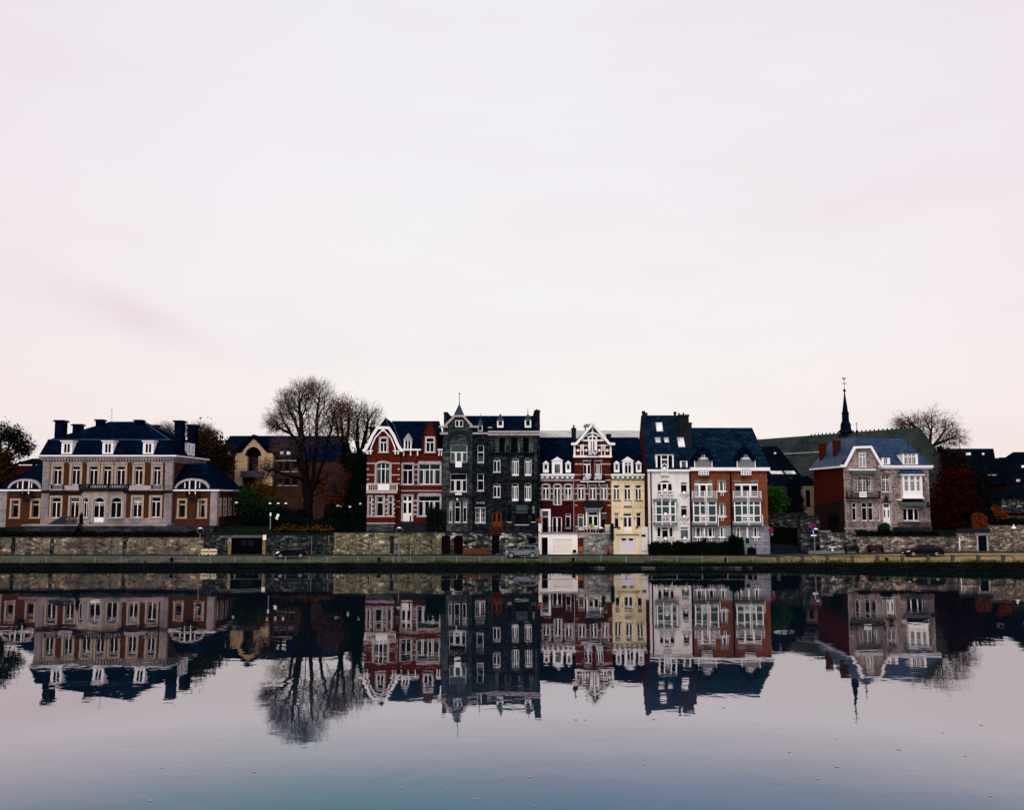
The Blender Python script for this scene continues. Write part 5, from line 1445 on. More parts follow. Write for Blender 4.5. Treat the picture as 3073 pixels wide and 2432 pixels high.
# ================================================================== church and buildings behind
def mk_church():
    root = thing('church', (66, 160, 3), 'long dark mossy slate church roof carrying a slender spire with a cross and weathercock', 'church')
    H = 9.1+205/2772*150
    a = at('0', 2760, 1283, 150); b = at('0', 2278, 1320, 183)
    a.z = b.z = H
    d = (b-a); d.z = 0; d.normalize()
    n = Vector((d.y, -d.x, 0))
    if n.y > 0: n = -n
    he, w = 11.5, 9.0
    L = MB(); e = Vector((0, 0, -he))
    bb = b + d*14
    r = L.hull([a, bb, a+n*w+e-d*2.5, bb+n*w+e, a-n*w+e-d*2.5, bb-n*w+e]).build('roof', MOSSR, root)
    m = MB()
    for k, off in ((.30, .10),):
        p = a + n*w*k + e*k; q = bb + n*w*k + e*k
        m.tube(p+n*.1+Vector((0, 0, .08))+d*9, q+n*.1+Vector((0, 0, .08)), .16, n=5)
    m.build('roof_step', plain('pale_gutter', (.22, .22, .20), .7, .3), r)
    m = MB()
    for k in range(26):                      # birds' spikes and ridge tiles
        p = a + d*(1+k*.9) + Vector((0, 0, .0)); m.lathe(p, [(.12, -.1), (.14, .12), (.03, .3)], 6)
    m.build('ridge_tile', SLATE, r)
    m = MB()
    wl = [a+n*(w-.6)-d*1.5, bb+n*(w-.6), bb-n*(w-.6), a-n*(w-.6)-d*1.5]
    zb, zt = 3.0, H-he-.02
    for p, q in zip(wl, wl[1:]+wl[:1]):
        m.add([(p.x, p.y, zb), (q.x, q.y, zb), (q.x, q.y, zt), (p.x, p.y, zt)], [(0, 1, 2, 3)])
    m.build('wall', GREYL, root)
    # spire
    t = (1536.5 - 2540.5)/2772
    s = (2540.5-1536.5)/2772
    k = (s*a.y - a.x)/(d.x - s*d.y)
    c = a + d*k
    Yc = c.y
    def Z(y): return at('8', 770, y, Yc).z
    def Rr(x0, x1): return (x1-x0)*.3512/2772*Yc/2
    m = MB()
    prof = [(Rr(690, 850)*.95, Z(510)), (Rr(733, 825), Z(482)), (Rr(733, 823), Z(440)), (Rr(745, 808), Z(412)), (Rr(747, 806), Z(352)), (Rr(742, 811), Z(345)), (Rr(752, 802), Z(330)), (Rr(764, 784), Z(215)), (Rr(769, 777), Z(160))]
    m.lathe((c.x, c.y, 0), [(r_, z) for r_, z in prof], 8)
    sp = m.build('spire', SLATE, root)
    m = MB(); m.lathe((c.x, c.y, Z(150)), [(.05, -.35), (.32, 0), (.05, .35)], 10); m.tube((c.x, c.y, Z(165)), (c.x, c.y, Z(62)), .05)
    w2 = Rr(748, 797); m.tube((c.x-w2, c.y, Z(90)), (c.x+w2, c.y, Z(90)), .05); m.build('cross', RUST, sp)
    zc = Z(48); m = MB()
    m.prism([(c.x-.5, zc+.1), (c.x-.3, zc-.2), (c.x, zc-.35), (c.x+.3, zc-.15), (c.x+.55, zc+.4), (c.x+.25, zc+.25), (c.x, zc+.0), (c.x-.2, zc+.15), (c.x-.35, zc+.45)], c.y-.06, c.y+.06)
    m.v = [Vector((c.x+(q.x-c.x)*.62, q.y, zc+(q.z-zc)*.62)) for q in m.v]
    m.build('weathercock', IRON, sp)
mk_church()

def simple_house(name, label, Y, v, x0, x1, yb, ye, yr, depth, wallm, roofm, ridge=None, cat='house', hip=0, group=None):
    a, b = at(v, x0, ye, Y), at(v, x1, ye, Y)
    zb, ze = at(v, x0, yb, Y).z, a.z
    zr = at(v, x0, yr, Y+depth/2).z
    root = thing(name, ((a.x+b.x)/2, Y, zb), label, cat, group)
    f = Fac(root, (0, Y), 0, v)
    r0, r1 = (at(v, ridge[0], yr, Y+depth/2).x, at(v, ridge[1], yr, Y+depth/2).x) if ridge else (a.x, b.x)
    rf = roof_hull(root, [(a.x-.3, Y-.3, ze), (b.x+.3, Y-.3, ze), (a.x-.3, Y+depth+.3, ze), (b.x+.3, Y+depth+.3, ze), (r0, Y+depth/2, zr), (r1, Y+depth/2, zr)], roofm)
    f.wx = (a.x, b.x, zb, ze); f.rf = rf; f.zr = zr
    return root, f

def roof_light(f, v, x0, x1, y0, y1, lean, Y, depth, ze, zr):
    k = (zr-ze)/(depth/2+.3); T = []
    for yy in (y1, y0):
        best = min((abs(at(v, x0, yy, Y-.3+t*.02).z - (ze+k*t*.02)), t*.02) for t in range(0, int((depth/2+.3)/.02)))
        T.append(Y-.3+best[1])
    if T[1]-T[0] < .15: T[1] = T[0]+.4
    return skylight(f.root, v, x0, x1, y0, y1, T[0], T[1], f.rf, lean)

def mk_gabled_block():
    Y = 160.0
    root, f = simple_house('apartment_block', 'long brick block with a pale gable and tall arched opening behind the bare tree', Y, '3', -140, 905, 1280, 752, 537, 14, BRD, SLATE)
    x0, x1, zb, ze = f.wx
    for a, b, y0, y1 in ((382, 420, 765, 840), (440, 480, 765, 840), (382, 420, 900, 960), (440, 480, 900, 960), (505, 545, 765, 840), (505, 545, 900, 960), (800, 850, 845, 900), (800, 850, 960, 1010), (900, 950, 850, 910)):
        if b < 900: f.win(a, b, y0, y1, cols=2, tr=0, fm=DARKW)
    RB = masonry('back_brick', [(.035, .013, .008), (.065, .020, .011), (.11, .034, .016)], (.035, .018, .013), .22, .075, samt=.6)  # orange light between the trees is put into this brick colour
    f.wall(x0, x1, zb, ze, 14, RB)
    f.boxes('gutter', STONE, [(345, 540, 745, 753)], .3)
    g = Fac(root, (0, Y-1.2), 0, '3')
    sh0, sh1, ap = g.p(18, 690), g.p(338, 690), g.p(180, 555)
    zb2 = g.p(180, 965)[1]
    oa, ob, oz, ot = g.p(95, 800)[0], g.p(238, 800)[0], g.p(165, 885)[1], g.p(165, 632)[1]
    spring = g.p(165, 712)[1]
    A = arc(oa, ob, spring, ot-spring, 13)
    c = (oa+ob)/2
    m = g.mb()
    m.prism([(sh0[0], zb2), (oa-.3, zb2), (oa-.3, oz), (oa+.5, oz), (oa+.5, spring), (oa, spring)] + [q for q in A[1:7]] + [(c, ap[1]), (sh0[0]+1.0, sh0[1]+.1), (sh0[0], sh0[1]+.1)], 0, 1.19)
    m.prism([(sh1[0], zb2), (ob+.3, zb2), (ob+.3, oz), (ob-.5, oz), (ob-.5, spring), (ob, spring)] + [q for q in A[-2:5:-1]] + [(c, ap[1]), (sh1[0]-1.0, sh1[1]+.1), (sh1[0], sh1[1]+.1)], .001, 1.191)
    m.build('gable_wall', BEIGE, root)
    pn = g.mb(); pn.prism(A, 1.0, 1.1); pn.box(oa+.4, ob-.4, 1.001, 1.101, oz, spring); pn.box(oa-.4, ob+.4, 1.002, 1.102, zb2, oz); pn.build('pane', G0, root)
    m = g.mb(); m.box(oa-.5, ob+.5, -.5, 1.0, oz-.1, g.p(165, 838)[1]); m.build('balcony', plain('violet_grey_panel', (.04, .045, .085), .4, .2), root)
    m = g.mb(); m.band([(sh0[0]-.3, sh0[1]+.2), (c, ap[1]+.3), (sh1[0]+.3, sh1[1]+.2)], .5, -.3, 9); m.build('gable_roof', SLATE, root)
    f.v = '2'; roof_light(f, '2', 1140, 1190, 466, 500, -6, Y, 14, ze, f.zr)
    roof_light(f, '3', 400, 432, 672, 702, 0, Y, 14, ze, f.zr); roof_light(f, '3', 455, 490, 672, 702, 0, Y, 14, ze, f.zr)
    r2, f2 = simple_house('brick_building', 'lower red brick building with orange light coloured into its walls behind the bare trees', 166.0, '3', 700, 1180, 1280, 760, 690, 12, BRD, SLATE)
    a, b, c_, e = f2.wx
    for q in (770, 850, 930): f2.win(q, q+36, 860, 920, cols=2, tr=0, fm=DARKW); f2.win(q, q+36, 980, 1040, cols=2, tr=0, fm=DARKW)
    f2.wall(a, b, c_, e, 12, MATS['back_brick'])
    return root
mk_gabled_block()

def mk_zinc():
    a, b = at('6', 75, 250, 140), at('6', 1078, 250, 140)
    root = thing('long_building', ((a.x+b.x)/2, 138, 1.2), 'pale metal sheet roof of a long building showing above the three narrow houses', 'building')
    z0, z1 = at('6', 500, 330, 137.5).z, at('6', 500, 249, 141.5).z
    m = MB(); m.hull([(a.x-1, 137.5, z0), (b.x+1, 137.5, z0), (a.x-1, 141.5, z1), (b.x+1, 141.5, z1), (a.x-1, 146, z0), (b.x+1, 146, z0)]); m.build('roof', ZINC, root)
    MB().box(a.x-.8, b.x+.8, 138.2, 145, 1.2, z0-.003).build('wall', BRD, root)
mk_zinc()

def mk_right_back():
    # dark barn right behind the apartment house
    root, f = simple_house('barn', 'dark slate roofed barn with two skylights between the apartment house and the church', 152.0, '8', -260, 370, 1250, 885, 628, 16, WALLDK, SLATED, ridge=(-260, 182))
    a, b, c, e = f.wx
    f.wall(a, b, c, e, 15, WALLDK)
    roof_light(f, '8', 105, 215, 840, 868, 22, 152, 16, e, f.zr); roof_light(f, '8', 232, 320, 840, 868, 22, 152, 16, e, f.zr)
    roof_light(f, '8', 148, 168, 682, 695, 2, 152, 16, e, f.zr)
    # lean-to behind the green bush
    root, f = simple_house('shed', 'low stone shed with a dark roof behind the bright green bush', 147.5, 'A', 120, 640, 820, 318, 172, 7, WALLDK, SLATED)
    a, b, c, e = f.wx; f.wall(a, b, c, e, 6.5, GREYL)
    # small rendered gable with arched opening
    Y = 146.0
    p = lambda x, y: at('A', x, y, Y)
    root = thing('outbuilding', (p(900, 700).x, Y, p(900, 700).z), 'small beige gabled outbuilding with a dark arched doorway beside the villa flank', 'building')
    f = Fac(root, (0, Y), 0, 'A')
    f.win(845, 920, 405, 700, cols=1, tr=0, arch=.08, fm=DARKW, name='door', sill=False)
    u0, u1 = f.p(800, 500)[0], f.p(1075, 500)[0]; ze = f.p(900, 330)[1]; zb = f.p(900, 880)[1]; ap = f.p(868, 182)
    f.wall(u0, u1, zb, ze, 6, plain('beige_render', (.13, .10, .07), .9, .4, .8), polys=[([(u0, ze), (u1, ze), ap], 0, .5)])
    MB().hull([(u0-.2, Y-.1, ze), (u1+.2, Y-.1, ze), (ap[0], Y-.1, ap[1]+.15), (u0-.2, Y+6, ze), (u1+.2, Y+6, ze), (ap[0], Y+6, ap[1]+.15)]).build('roof', SLATED, root)
    # dark houses at the far right
    root, f = simple_house('house', 'dark slate roofed house with two skylights behind the copper red tree', 168.0, 'F', 150, 1120, 1300, 500, 165, 15, BRD, SLATED, ridge=(150, 1105))
    a, b, c, e = f.wx
    f.win(620, 700, 560, 680, cols=2, tr=0); f.wall(a, b, c, e, 14, WALLDK)
    for x0, x1, y0, y1 in ((600, 690, 245, 292), (895, 940, 252, 285), (470, 535, 445, 480), (325, 400, 465, 488)): roof_light(f, 'F', x0, x1, y0, y1, 0, 168, 15, e, f.zr)
    root, f = simple_house('house', 'dark blue slate house with flat roofed dormer boxes and a squat chimney', 158.0, 'F', 960, 1400, 1400, 870, 340, 12, BRD, SLATED, ridge=(900, 1270))
    a, b, c, e = f.wx; f.wall(a, b, c, e, 11, BRD)
    chimney(root, 'F', 1275, 1360, 325, 420, 163, SLATED, 1.2, .1, drop=3)
    fd = Fac(root, (0, 157.6), 0, 'F')
    dormer(fd, 985, 1180, 660, 865, f.rf, deep=4, win=(.7, .95, .08, .9), cols=1, rtype='flat', apex=640, wallm=DARKW, roofm=STONE, pane=GT)
    dormer(fd, 1215, 1370, 715, 868, f.rf, deep=3, win=(.35, .75, .1, .85), cols=1, rtype='flat', apex=700, wallm=DARKW, roofm=SLATED, pane=GT)
    root, f = simple_house('house', 'near black roofed house at the right edge with a bright skylight low on its slope', 152.0, 'F', 1350, 1900, 1400, 820, 228, 13, BRD, SLATED, ridge=(1462, 1900))
    a, b, c, e = f.wx; f.wall(a, b, c, e, 12, BRD)
    roof_light(f, 'F', 1520, 1590, 732, 775, 0, 152, 13, e, f.zr); roof_light(f, 'F', 1615, 1665, 478, 520, 0, 152, 13, e, f.zr)
    root, f = simple_house('cottage', 'low dark cottage with grey slate roof and faint white windows above the orange bush', 146.0, 'F', 1250, 1850, 1350, 1075, 855, 9, BRD, SLATED, ridge=(1420, 1850))
    a, b, c, e = f.wx
    for x in (1262, 1530): f.win(x, x+68, 1100, 1215, cols=2, tr=0, fm=CONC)
    f.wall(a, b, c, e, 8.5, WALLDK)
mk_right_back()

# far left roof behind the left wing
def mk_left_back():
    root, f = simple_house('house', 'dark roofed house just visible behind the left wing of the mansion', 158.0, '1', 130, 470, 900, 600, 535, 10, BRD, SLATED, ridge=(330, 470))
    a, b, c, e = f.wx; f.wall(a, b, c, e, 9, BRD); f.boxes('gutter', W, [(190, 330, 598, 608), (370, 412, 600, 608)], .3)
mk_left_back()
# ================================================================== trees
def grow(leaders, blobs, n, rng, step=1.0, alpha=.35, seglen=1.1):
    """nodes along the leaders, then points sown in the crown blobs are joined one by one to the cheapest node"""
    P, par, plen = [], [], []
    for li, L in enumerate(leaders):
        pts = [Vector(p) for p in L]
        prev = None
        if li and P:
            d = [(Vector(q)-pts[0]).length for q in P]; prev = int(np.argmin(d))
        for a, b in zip(pts, pts[1:]):
            k = max(1, int((b-a).length/seglen))
            for i in range(k + (1 if b is pts[-1] else 0)):
                p = a.lerp(b, i/k) + Vector(rng.normal(0, .06, 3))
                if prev is None and not P: P.append(p); par.append(-1); plen.append(0.); prev = 0; continue
                pp = prev
                P.append(p); par.append(pp); plen.append(plen[pp] + (p-P[pp]).length); prev = len(P)-1
    pts = []
    while len(pts) < n:
        c, r, wgt = blobs[rng.integers(len(blobs))]
        q = rng.normal(0, 1, 3); q /= np.linalg.norm(q)
        q *= rng.random()**(1/2.2)
        pts.append(np.array(c) + q*np.array(r))
    pts = np.array(pts); base = np.array(P[0])
    A = np.zeros((len(P) + n*8, 3)); A[:len(P)] = [tuple(p) for p in P]
    C = np.zeros(len(A)); C[:len(P)] = plen
    cnt = len(P)
    from_tr = np.array([np.min(np.linalg.norm(A[:cnt]-p, axis=1)) for p in pts])
    for i in np.argsort(from_tr):
        p = pts[i]
        dv = p - A[:cnt]; d = np.linalg.norm(dv, axis=1)
        cost = d + alpha*C[:cnt] + .5*np.maximum(0, -dv[:, 2])
        j = int(np.argmin(cost))
        k = max(1, int(d[j]/step)); prev = j; a = A[j].copy()
        for t in range(1, k+1):
            f = t/k
            q = a + (p-a)*f + rng.normal(0, .07, 3)*(1 if t < k else 0); q[2] += .18*math.sin(math.pi*f)*min(1.5, d[j]*.3)
            if cnt >= len(A): break
            A[cnt] = q; C[cnt] = C[prev] + np.linalg.norm(q - A[prev]); par.append(prev); prev = cnt; cnt += 1
    A = A[:cnt]; par = np.array(par[:cnt])
    w = np.zeros(cnt); ch = np.zeros(cnt, int)
    for i in range(cnt-1, 0, -1):
        w[i] = max(w[i], 1); w[par[i]] += w[i]; ch[par[i]] += 1
    return A, par, w, ch

def tubes_fast(m, segs, n):
    for a, b, r0, r1 in segs: m.tube(a, b, r0, r1, n, caps=False)

def tree(name, label, base, leaders, blobs, n, r0, twigs=0, twl=.9, twr=.014, leaves=0, leafs=.3, leafm=None, twigm=None, barkm=None, spread=.6, seed=1, rmin=.022, group=None, cat='tree', expo=.5, droop=0, alpha=.35):
    rng = np.random.default_rng(seed); random.seed(seed*7+3)
    root = thing(name, base, label, cat, group)
    A, par, w, ch = grow(leaders, blobs, n, rng, alpha=alpha)
    R = np.maximum(rmin, r0*(w/w[0])**expo)
    m = MB()
    for i in range(1, len(A)):
        j = par[i]
        rr = R[i]
        m.tube(A[j], A[i], min(R[j], rr*1.35), rr, 7 if rr > .12 else (5 if rr > .05 else 3), caps=False)
    m.build('trunk', barkm or BARK, root)
    cen = np.mean([b[0] for b in blobs], axis=0)
    tips = [i for i in range(len(A)) if w[i] < 6 and i > 5]
    if twigs:
        m = MB()
        for i in tips:
            p = Vector(A[i]); d0 = (Vector(A[i]) - Vector(A[par[i]])).normalized(); out = (p - Vector(cen)).normalized()
            for _ in range(twigs):
                d = (d0*.7 + out*.5 + Vector(rng.normal(0, .55, 3)) + Vector((0, 0, .25-droop))).normalized()
                L = twl*rng.uniform(.5, 1.3); q = p + d*L
                m.tube(p, q, twr, twr*.45, 3, caps=False)
                for _ in range(3):
                    t = rng.uniform(.3, .95); a = p.lerp(q, t); e = (d + Vector(rng.normal(0, .6, 3))).normalized()
                    m.tube(a, a + e*L*rng.uniform(.3, .6), twr*.6, twr*.3, 3, caps=False)
        if leaves == 0: m.build('crown', twigm or TWIG, root)
        else: m.build('twigs', twigm or TWIG, root)
    if leaves:
        m = MB()
        k = max(1, leaves//max(1, len(tips)))
        cl = rng.random(len(tips))
        for i, t in enumerate(tips):
            if cl[i] < .12: continue
            c = Vector(A[t]); q = int(k*(.4+1.2*cl[i])*1.2)
            for _ in range(q): leafq(m, c + Vector(rng.normal(0, spread, 3)), leafs)
        m.build('crown', leafm, root)
    return root

F_BROWN = foliage('brown_leaves', [(.008, .006, .003), (.020, .013, .005), (.045, .022, .007)])
F_DARK = foliage('dark_leaves', [(.0012, .003, .0025), (.003, .006, .0045), (.007, .012, .007)])
F_GREEN = foliage('green_leaves', [(.003, .010, .005), (.008, .024, .009), (.022, .055, .014)])
F_BRIGHT = foliage('bright_leaves', [(.003, .013, .004), (.010, .042, .005), (.05, .15, .010)])
F_AUT = foliage('autumn_leaves', [(.012, .014, .004), (.06, .030, .004), (.20, .06, .005)])
F_GOLD = foliage('golden_leaves', [(.05, .02, .008), (.17, .065, .016), (.40, .17, .04)])
F_WARM = foliage('warm_dull_leaves', [(.03, .012, .010), (.08, .028, .02), (.19, .065, .04)])
F_ORANGE = foliage('orange_leaves', [(.03, .008, .003), (.12, .028, .004), (.34, .08, .008)])
F_RUSSET = foliage('russet_leaves', [(.02, .008, .004), (.085, .024, .008), (.30, .072, .014)])
F_COPPER = foliage('copper_leaves', [(.004, .0012, .0015), (.013, .002, .0018), (.06, .007, .0025)])
F_SPRUCE = foliage('spruce_needles', [(.0008, .002, .0035), (.002, .0045, .007), (.006, .011, .015)])
F_NAVY = foliage('evergreen_leaves', [(.001, .0022, .003), (.0025, .0055, .006), (.006, .012, .011)])

def V3(v, Y, *pts):
    out = []
    for q in pts:
        out.append(at(v, q[0], q[1], Y + (q[2] if len(q) > 2 else 0)))
    return out
def B3(v, Y, x, y, rx, ry, rd=None, dy=0):
    c = at(v, x, y, Y+dy); e = at(v, x+rx, y, Y+dy).x - c.x; g = at(v, x, y-ry, Y+dy).z - c.z
    return (tuple(c), (e, rd or e*.8, g), 1)

def mk_trees():
    Y = 138.0
    tree('bare_tree', 'big bare elm with several upright leaders and a wide rounded crown of fine twigs', at('3', 645, 1300, Y),
         [V3('3', Y, (645, 1300), (640, 1150), (630, 1000), (618, 900), (605, 760), (594, 620), (585, 500), (578, 380), (572, 250), (568, 120)),
          V3('3', Y, (665, 1000), (690, 860, 1), (703, 700, 1), (710, 560, 1), (712, 430, 1), (725, 300, 1), (738, 170, 1)),
          V3('3', Y, (660, 1050), (725, 880, -1), (775, 740, -1), (800, 600, -1), (835, 480, -1), (865, 370, -1), (885, 260, -1)),
          V3('3', Y, (620, 930), (560, 800, .5), (535, 680, .5), (530, 590, .5), (480, 500, .5), (420, 400, .5), (395, 330, .5)),
          V3('3', Y, (600, 760), (560, 600, -1), (500, 520, -1), (420, 480, -1), (340, 460, -1)),
          V3('3', Y, (628, 950), (650, 780, 2), (655, 600, 2), (650, 450, 2), (640, 300, 2), (645, 180, 2)),
          V3('3', Y, (610, 930), (540, 890, -2), (430, 862, -2), (340, 825, -2), (270, 770, -2), (215, 735, -2)),
          V3('3', Y, (640, 1080), (560, 1070, -2), (480, 1055, -2), (420, 1045, -2)),
          V3('3', Y, (660, 1060), (740, 1030, -2), (820, 1010, -2), (880, 1000, -2)),
          V3('3', Y, (690, 900), (790, 700, 1), (850, 640, 1), (905, 520, 1)),
          V3('3', Y, (590, 600), (520, 400, 1), (470, 300, 1), (450, 230, 1))],
         [B3('3', Y, 600, 240, 170, 170), B3('3', Y, 760, 240, 110, 160), B3('3', Y, 440, 380, 130, 130), B3('3', Y, 560, 400, 190, 150), B3('3', Y, 820, 430, 110, 170), B3('3', Y, 640, 160, 130, 90), B3('3', Y, 350, 440, 70, 70),
          B3('3', Y, 480, 260, 110, 110), B3('3', Y, 700, 500, 200, 160), B3('3', Y, 500, 640, 150, 120), B3('3', Y, 300, 830, 110, 90), B3('3', Y, 850, 900, 70, 120)],
         1800, .75, twigs=3, twl=1.15, twr=.013, seed=3, expo=.50, rmin=.021, leaves=1600, leafs=.16, leafm=F_WARM, spread=.5)
    Y = 144.0
    tree('bare_tree', 'slender bare tree with a few orange leaves just behind the big elm', at('3', 955, 1280, Y),
         [V3('3', Y, (955, 1280), (955, 1000), (950, 800), (945, 640), (935, 520), (925, 400), (915, 260)), V3('3', Y, (950, 720), (975, 560), (985, 420), (990, 300)), V3('3', Y, (948, 680), (905, 540), (880, 430), (865, 330))],
         [B3('3', Y, 930, 300, 80, 120), B3('3', Y, 880, 380, 60, 140), B3('3', Y, 985, 350, 55, 130), B3('3', Y, 950, 520, 80, 130)],
         420, .42, twigs=2, twl=1.0, twr=.013, seed=5, rmin=.024, leaves=2400, leafs=.23, leafm=F_GOLD, spread=.55)
    Y = 146.0
    tree('bare_tree', 'bare round headed tree beside the chimney of the red brick house', at('3', 1075, 1280, Y),
         [V3('3', Y, (1075, 1280), (1075, 1000), (1072, 800), (1068, 650), (1062, 540), (1055, 420), (1048, 330)), V3('3', Y, (1072, 780), (1110, 620), (1135, 480), (1150, 360)), V3('3', Y, (1070, 700), (1040, 580), (1025, 460)), V3('3', Y, (1105, 640), (1170, 520), (1210, 420))],
         [B3('3', Y, 1090, 360, 90, 110), B3('3', Y, 1180, 390, 90, 110), B3('3', Y, 1050, 470, 50, 120), B3('3', Y, 1130, 520, 100, 130)],
         560, .44, twigs=2, twl=1.1, twr=.013, seed=8, rmin=.024, leaves=500, leafs=.22, leafm=F_BROWN, spread=.5, twigm=TWIGD)
    Y = 165.0
    tree('bare_tree', 'bare spreading tree rising behind the end of the church roof', at('9', 480, 900, Y),
         [V3('9', Y, (480, 900), (482, 760), (485, 660), (495, 560), (498, 470), (500, 380), (505, 330)), V3('9', Y, (484, 660), (430, 580), (400, 500), (330, 430), (270, 370)), V3('9', Y, (488, 650), (560, 560), (620, 480), (660, 400)), V3('9', Y, (487, 640), (590, 590), (700, 540), (760, 540)), V3('9', Y, (484, 680), (440, 620), (410, 560)), V3('9', Y, (497, 520), (460, 430), (440, 360))],
         [B3('9', Y, 500, 420, 120, 95), B3('9', Y, 350, 430, 110, 75), B3('9', Y, 630, 470, 110, 85), B3('9', Y, 700, 560, 90, 70), B3('9', Y, 560, 580, 130, 80), B3('9', Y, 400, 520, 90, 80), B3('9', Y, 260, 430, 60, 50)],
         640, .55, twigs=2, twl=1.7, twr=.016, seed=12, droop=.45, twigm=TWIG, alpha=.2, leaves=1500, leafs=.24, leafm=F_WARM, spread=.6, rmin=.026)
    Y = 150.0
    tree('leafy_tree', 'brown leaved tree with a bare top standing right of the mansion chimneys', at('2', 930, 1000, Y),
         [V3('2', Y, (930, 1000), (930, 700), (925, 500), (920, 380), (900, 260)), V3('2', Y, (928, 600), (1020, 480), (1060, 400)), V3('2', Y, (926, 520), (860, 400), (840, 300))],
         [B3('2', Y, 930, 420, 130, 110), B3('2', Y, 1010, 480, 110, 120), B3('2', Y, 1080, 560, 90, 130), B3('2', Y, 860, 420, 70, 100), B3('2', Y, 960, 620, 120, 120)],
         320, .4, leaves=9000, leafs=.36, leafm=F_BROWN, seed=14, spread=.75)
    tree('bare_tree', 'fine bare treetop showing between the two right hand chimneys of the mansion', at('2', 760, 1000, 158),
         [V3('2', 158, (760, 1000), (760, 600), (765, 420), (780, 300)), V3('2', 158, (765, 420), (640, 320), (520, 240), (450, 220)), V3('2', 158, (765, 400), (880, 290), (950, 240))],
         [B3('2', 158, 860, 260, 110, 70), B3('2', 158, 700, 270, 110, 60), B3('2', 158, 520, 250, 90, 50), B3('2', 158, 930, 290, 80, 40)],
         380, .35, twigs=4, twl=1.2, twr=.015, seed=15)
    Y = 147.0
    tree('leafy_tree', 'dark tree with sparse leaves at the left edge behind the mansion wing', at('1', 20, 1100, Y),
         [V3('1', Y, (20, 1100), (30, 800), (60, 500), (90, 400), (140, 330), (190, 290)), V3('1', Y, (50, 600), (130, 480), (230, 400), (300, 370)), V3('1', Y, (40, 700), (0, 450), (10, 300), (20, 200))],
         [B3('1', Y, 40, 280, 100, 100), B3('1', Y, 160, 330, 110, 90), B3('1', Y, 250, 420, 90, 80), B3('1', Y, 120, 470, 150, 110), B3('1', Y, -80, 400, 120, 180)],
         520, .35, twigs=2, twl=.9, leaves=2600, leafs=.34, leafm=F_DARK, seed=17, spread=.45, twigm=TWIGD)
    tree('leafy_tree', 'olive brown bushy tree below the dark sparse tree at the left edge', at('1', 0, 1100, 141.5),
         [V3('1', 141.5, (-10, 1100), (-5, 800), (10, 620))], [B3('1', 141.5, -20, 620, 90, 150), B3('1', 141.5, 60, 700, 70, 90), B3('1', 141.5, 30, 560, 60, 80)],
         160, .25, leaves=5200, leafs=.30, leafm=F_BROWN, seed=18, spread=.5)
    Y = 139.0
    tree('leafy_tree', 'green tree with an orange tinted top beside the right wing of the mansion', at('3', 200, 1290, Y),
         [V3('3', Y, (200, 1290), (200, 1150), (205, 1020)), V3('3', Y, (202, 1150), (120, 1080))],
         [B3('3', Y, 110, 1090, 75, 105), B3('3', Y, 230, 1170, 110, 75), B3('3', Y, 340, 1190, 90, 70)],
         260, .25, leaves=9000, leafs=.3, leafm=F_GREEN, seed=20, spread=.5)
    tree('leafy_tree', 'autumn orange treetop in front of the pale arched gable', at('3', 240, 1290, 142),
         [V3('3', 142, (240, 1290), (240, 1100), (240, 1000))], [B3('3', 142, 235, 1000, 85, 60), B3('3', 142, 310, 1060, 75, 60), B3('3', 142, 180, 1060, 70, 60)],
         150, .2, leaves=3600, leafs=.26, leafm=F_AUT, seed=21, spread=.4)
    tree('leafy_tree', 'russet leaved tree glowing orange between the elm and the red brick house', at('3', 890, 1290, 141.5),
         [V3('3', 141.5, (890, 1290), (890, 1050), (885, 900))], [B3('3', 141.5, 850, 890, 80, 75), B3('3', 141.5, 930, 970, 65, 130), B3('3', 141.5, 880, 1080, 90, 80), B3('3', 141.5, 790, 960, 60, 90)],
         280, .25, leaves=5200, leafs=.27, leafm=F_RUSSET, seed=23, spread=.55)
    tree('leafy_tree', 'dark ivy covered tree close to the left side of the red brick house', at('3', 1080, 1300, 141),
         [V3('3', 141, (1080, 1300), (1080, 1000), (1075, 800))], [B3('3', 141, 1080, 760, 50, 80), B3('3', 141, 1085, 900, 62, 130), B3('3', 141, 1040, 1060, 85, 120), B3('3', 141, 1110, 1150, 45, 90)],
         280, .3, leaves=9500, leafs=.28, leafm=F_DARK, seed=24, spread=.5)
    tree('leafy_tree', 'dark brown tree in front of the lower brick building', at('3', 980, 1300, 152),
         [V3('3', 152, (980, 1300), (980, 1000), (985, 800))], [B3('3', 152, 985, 760, 70, 60), B3('3', 152, 1000, 880, 60, 120)],
         170, .25, leaves=3800, leafs=.3, leafm=F_BROWN, seed=25, spread=.6)
    # right side
    tree('leafy_tree', 'bright green bush tree beside the orange brick apartment house', at('A', 320, 880, 137.5),
         [V3('A', 137.5, (320, 880), (320, 700), (320, 560))], [B3('A', 137.5, 290, 500, 110, 100), B3('A', 137.5, 380, 600, 110, 110), B3('A', 137.5, 260, 650, 90, 110)],
         200, .15, leaves=5200, leafs=.3, leafm=F_BRIGHT, seed=27, spread=.42)
    tree('leafy_tree', 'copper red beech beside the right end of the stone villa', at('F', 350, 1750, 141),
         [V3('F', 141, (350, 1750), (360, 1300), (370, 900))], [B3('F', 141, 390, 760, 260, 210), B3('F', 141, 330, 1050, 300, 260), B3('F', 141, 520, 1250, 260, 230), B3('F', 141, 200, 1400, 250, 230)],
         420, .4, leaves=15000, leafs=.34, leafm=F_COPPER, seed=30, spread=.7)
